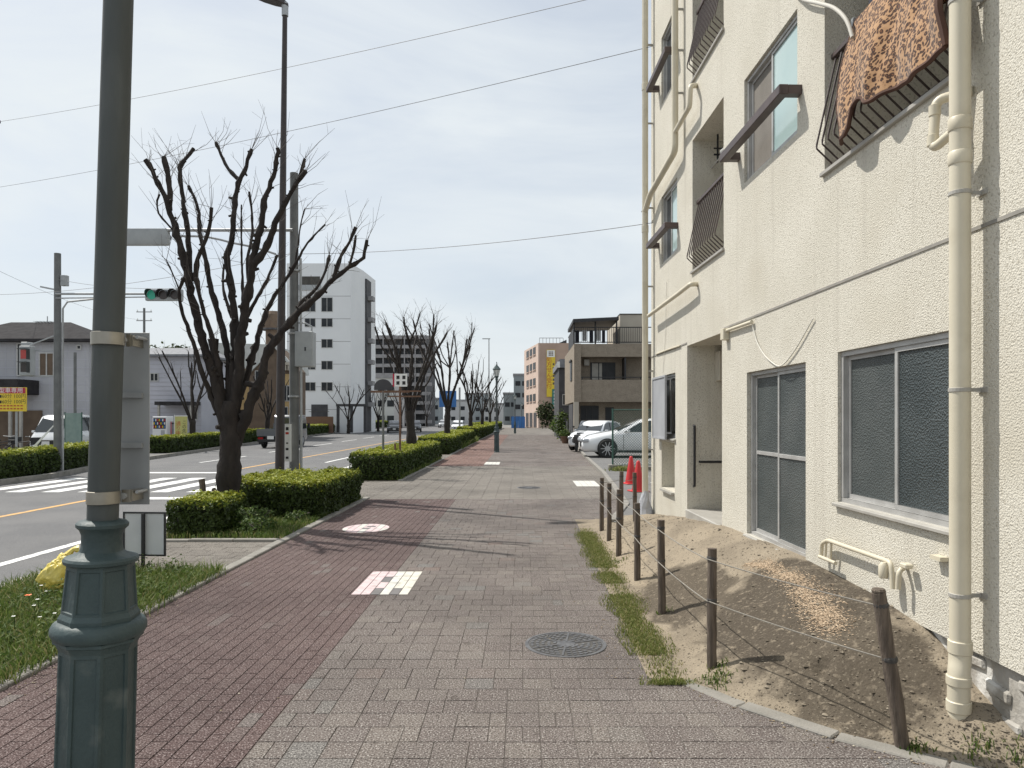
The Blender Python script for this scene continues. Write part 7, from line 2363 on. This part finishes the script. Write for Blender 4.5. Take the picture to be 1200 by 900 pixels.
# pink building with banner
Y = 128.0
pk = empty('pink_building', (0, 0, 0), 0, 'pinkish brown five storey building with tall yellow banner down the pavement', 'building')
c0, c1 = Vector((X_(632), Y, 0)), Vector((ground_far(615.5, 143), 143, 0))
zt = Z_(402)
MB().prism([(c0.x, c0.y), (X_(672), Y), (X_(672), Y + 22), (c1.x + 3, Y + 28), (c1.x, c1.y)], -0.1, zt, 'z').build('wall', M['pink_wall'], pk)
dv = c1 - c0
nv = Vector((-dv.y, dv.x, 0)).normalized()
ang = math.atan2(dv.y, dv.x)
q = MB(); cm = (c0 + c1) / 2 + nv * 0.1
MB().box((cm.x, cm.y, zt / 2), (dv.length, 0.2, zt), rz=ang).build('street_wall', M['pink_light'], pk)
for r_, py in enumerate((411, 429, 447.5, 466)):
    for k in range(3):
        c = c0 + dv * (0.25 + 0.24 * k) + nv * 0.22
        z = Z_(py) * 1.02
        f_ = MB().box((c.x, c.y, z), (dv.length * 0.17, 0.06, 1.35), rz=ang).build('window', M['far_glass'], pk)
        MB().box((c.x + nv.x * 0.05, c.y + nv.y * 0.05, z - 0.72), (dv.length * 0.19, 0.2, 0.1), rz=ang).build('sill', M['pink_light'], f_)
for k in range(3):
    c = c0 + dv * (0.2 + 0.28 * k) + nv * 0.22
    MB().box((c.x, c.y, 1.4), (dv.length * 0.2, 0.06, 2.6), rz=ang).build('door', M['dark_clad'], pk)
MB().prism([(X_(655), zt), (X_(664), zt), (X_(664), Z_(398)), ], Y, Y + 4).build('roof_hut', M['dark_clad'], pk)
MB().bb(X_(632), X_(660), Y + 0.5, Y + 0.6, zt + 0.9, zt + 1.0).build('roof_rail', M['galv'], pk)
for k in range(8): MB().bb(X_(632 + k * 4), X_(632 + k * 4) + 0.08, Y + 0.5, Y + 0.6, zt, zt + 0.9).build('rail_post', M['galv'], pk)
MB().bb(X_(647), X_(650), Y - 0.05, Y - 0.002, 0.2, 3.0).build('door', M['dark_clad'], pk)
bnr = empty('pharmacy_banner', (X_(645.5), Y - 0.12, 0), 0, 'tall yellow banner with red lettering and green foot sign on the pink building', 'banner')
hw_ = X_(650.5) - X_(645.5)
def zz_(py): return H + (VY - py) * Y / F
MB().bb(-hw_, hw_, -0.03, 0.03, zz_(465), zz_(410)).build('cloth', M['yellow'], bnr)
MB().bb(-hw_ + 0.05, hw_ - 0.05, -0.035, -0.031, zz_(418.5), zz_(410.5)).build('emblem_panel', M['white_print'], bnr)
eb = MB().lathe([(0.42, 0), (0.42, 0.004)], 16); eb.v = [(a, -0.036 - c * 0, b + 0) for a, b, c in eb.v]
eb = MB()
for k in range(3):
    for j in range(3): eb.box((-0.28 + 0.28 * k, -0.037, (zz_(418.5) + zz_(410.5)) / 2 - 0.28 + 0.28 * j), (0.2, 0.003, 0.2))
eb.build('emblem', M['brown_wall'], bnr)
text('処\n方\nせ\nん\n受\n付', 1.0, M['red_print'], bnr, (-0.28, -0.032, zz_(437)), line=0.95)
for k in range(6): MB().box((0.48, -0.033, zz_(427 + k * 4.5)), (0.32, 0.003, 0.4)).build('mark', M['brown_wall'], bnr)
gs = MB().bb(hw_ * 0.3, hw_ * 1.6, -0.15, -0.04, zz_(479), zz_(456)).build('green_sign', M['green_sign'], bnr)
for k in range(5): MB().box((hw_ * 0.95, -0.153, zz_(459.5 + k * 4)), (0.4, 0.003, 0.4)).build('mark', M['white_print'], gs)

# chain link fence and cones in the car park
def mesh_fence():
    Yf = 23.3
    x0 = at(718, 553, Yf).x
    o = empty('mesh_fence', (x0, Yf, LZ), 0, 'green chain link fence with corner post in the car park', 'fence')
    h = at(0, 479.5, Yf).z - LZ
    W = 4.2
    for k in range(3): MB().cyl((k * W / 2, 0, 0), (k * W / 2, 0, h + 0.02), 0.03, 10).build('post', M['fence_green'], o, smooth=True)
    for z in (h - 0.02, 0.16): MB().cyl((0, 0, z), (W, 0, z), 0.018, 8).build('rail', M['fence_green'], o, smooth=True)
    q = MB()
    s = 0.085
    n = int(W / s) + int(h / s) + 2
    zlo, zhi = 0.16, h - 0.02
    hh = zhi - zlo
    for i in range(n):
        for sg in (1, -1):
            xs = i * s - (hh if sg > 0 else 0)
            a, b = (xs, zlo), (xs + sg * hh, zhi)
            if sg < 0: a, b = (i * s, zlo), (i * s - hh, zhi)
            # clip to 0..W
            (ax, az), (bx, bz) = a, b
            if ax == bx: continue
            def clip(x): return az + (x - ax) / (bx - ax) * (bz - az)
            if max(ax, bx) < 0 or min(ax, bx) > W: continue
            if ax < 0: az, ax = clip(0), 0
            if bx < 0: bz, bx = clip(0), 0
            if ax > W: az, ax = clip(W), W
            if bx > W: bz, bx = clip(W), W
            if abs(ax - bx) < 0.02: continue
            q.tube([(ax, 0.004 * sg, az), (bx, 0.004 * sg, bz)], 0.0055, 4, cap=False)
    q.build('wire_mesh', M['fence_green'], o)['kind'] = 'stuff'
    blk = MB().bb(-0.14, 0.28, -0.16, 0.16, -0.1, 0.17).build('base_block', M['kerb'], o, bevel=0.015)
    MB().bb(0.3, W, -0.06, 0.06, -0.1, 0.1).build('base_kerb', M['kerb'], o, bevel=0.01)
    return o
mesh_fence()
p = at(727, 560, 23.0)
pts = [(p.x + rng.gauss(0.15, 0.22), 22.9 + rng.gauss(0, 0.15), LZ) for _ in range(500)]
blades('moss_weeds', pts, 0.05, 0.2, 0.03, M['grass_dry'], 'mossy weeds round the fence corner block in the car park', 'weeds', 0.5)
for px, py, lb in ((739.5, 567, 'red traffic cone standing alone between fence and post row'), (748, 576, 'red traffic cone close to the corner drainpipe of the stucco block')):
    g = G(px, py, LZ)
    o = empty('traffic_cone', (g.x, g.y, LZ), 0.3, lb, 'cone')
    MB().box((0, 0, 0.015), (0.38, 0.38, 0.03)).build('foot', M['cone_red'], o, bevel=0.01)
    MB().lathe([(0.15, 0.03), (0.145, 0.06), (0.045, 0.66), (0.035, 0.69), (0.02, 0.7)], 20).build('cone', M['cone_red'], o, smooth=True)
pots = MB()

# ================================================================== POLES AND CABLES
def util_pole(loc, h, label, arms=True, r=0.15):
    o = empty('utility_pole', loc, 0, label, 'utility pole', None)
    MB().cyl((0, 0, -0.1), (0, 0, h), r, 12, r * 0.75).build('pole', M['concrete_pole'], o, smooth=True)
    for z in (h - 0.4, h - 1.3):
        MB().bar((-0.8, 0, z), (0.8, 0, z), 0.09).build('crossarm', M['galv'], o)
        for k in (-0.7, 0, 0.7): MB().lathe([(0.03, 0), (0.06, 0.03), (0.04, 0.1), (0.06, 0.14), (0.03, 0.2)], 8, (k, 0, z + 0.04)).build('insulator', M['white_print'], o)
    return o
g = at(169, 500, 75)
util_pole((g.x, 75, 0), at(0, 361, 75).z, 'distant utility pole with crossarms behind the siding house roof')
util_pole((-23.0, 27, 0), 13.5, 'tall concrete utility pole beside the grey house, carrying the overhead cables')
g = at(573, 500, 110)
o = empty('mast', (g.x, 110, 0), 0, 'tall thin mast with small head rising behind the pruned trees', 'mast')
MB().cyl((0, 0, 0), (0, 0, at(0, 397, 110).z), 0.11, 8, 0.07).build('pole', M['galv'], o)
MB().box((-0.4, 0, at(0, 397, 110).z), (1.2, 0.2, 0.12)).build('lamp_head', M['galv'], o)

def cable(a, b, sag, r, label, mt=None, beads=()):
    a, b = Vector(a), Vector(b)
    n = 24
    pts = [a.lerp(b, t / n) - Vector((0, 0, sag * 4 * (t / n) * (1 - t / n))) for t in range(n + 1)]
    o = empty('overhead_cable', tuple(a), 0, label, 'cable')
    MB().tube([p - a for p in pts], r, 5).build('wire', mt or M['cable'], o, smooth=True)
    for k in beads:
        i = int(k * n)
        p = pts[i] - a
        MB().lathe([(0.01, -0.06), (0.05, -0.04), (0.05, 0.04), (0.01, 0.06)], 8, tuple(p)).build('splice', M['cable'], o)
    return o
# attachment at the far corner of the stucco block
cx_, cy_ = wall_x(11.9) - 0.02, 11.9
cab = [(-20, 138, -23.0, 27.0, 13.1, 'upper overhead cable crossing the road to the stucco block'), ]
cable((-22.3, 27, at(0, 158, 27).z + 0.1), (cx_, cy_, at(0, -19, 11.9).z), 0.25, 0.0055, 'upper overhead cable crossing the road to the stucco block', beads=(0.24,))
cable((-22.3, 27, at(0, 232, 27).z), (cx_, cy_, at(0, 54, 11.9).z), 0.25, 0.0055, 'middle overhead cable crossing the road behind the tree tops', beads=(0.18,))
sp0 = Vector((-5.08, 16.15, at(0, 297, 16.15).z))
cable((sp0.x + 0.1, sp0.y, at(0, 296, 16.15).z - 0.03), (cx_, cy_, at(0, 261, 11.9).z), 0.12, 0.0055, 'low overhead cable from the concrete signal pole to the stucco block')
cable((-22.3, 27, 6.4), (sp0.x, sp0.y, 5.4), 0.4, 0.006, 'thin cable from the utility pole to the concrete signal pole')
cable((ground_far(67, 23.4), 23.4, 6.2), (sp0.x, sp0.y, 4.9), 0.3, 0.006, 'thin cable between the two signal poles')
cable((-23.0, 27, 9.0), (ground_far(169, 75), 75, at(0, 375, 75).z), 0.8, 0.008, 'thin cable running back to the distant utility pole')
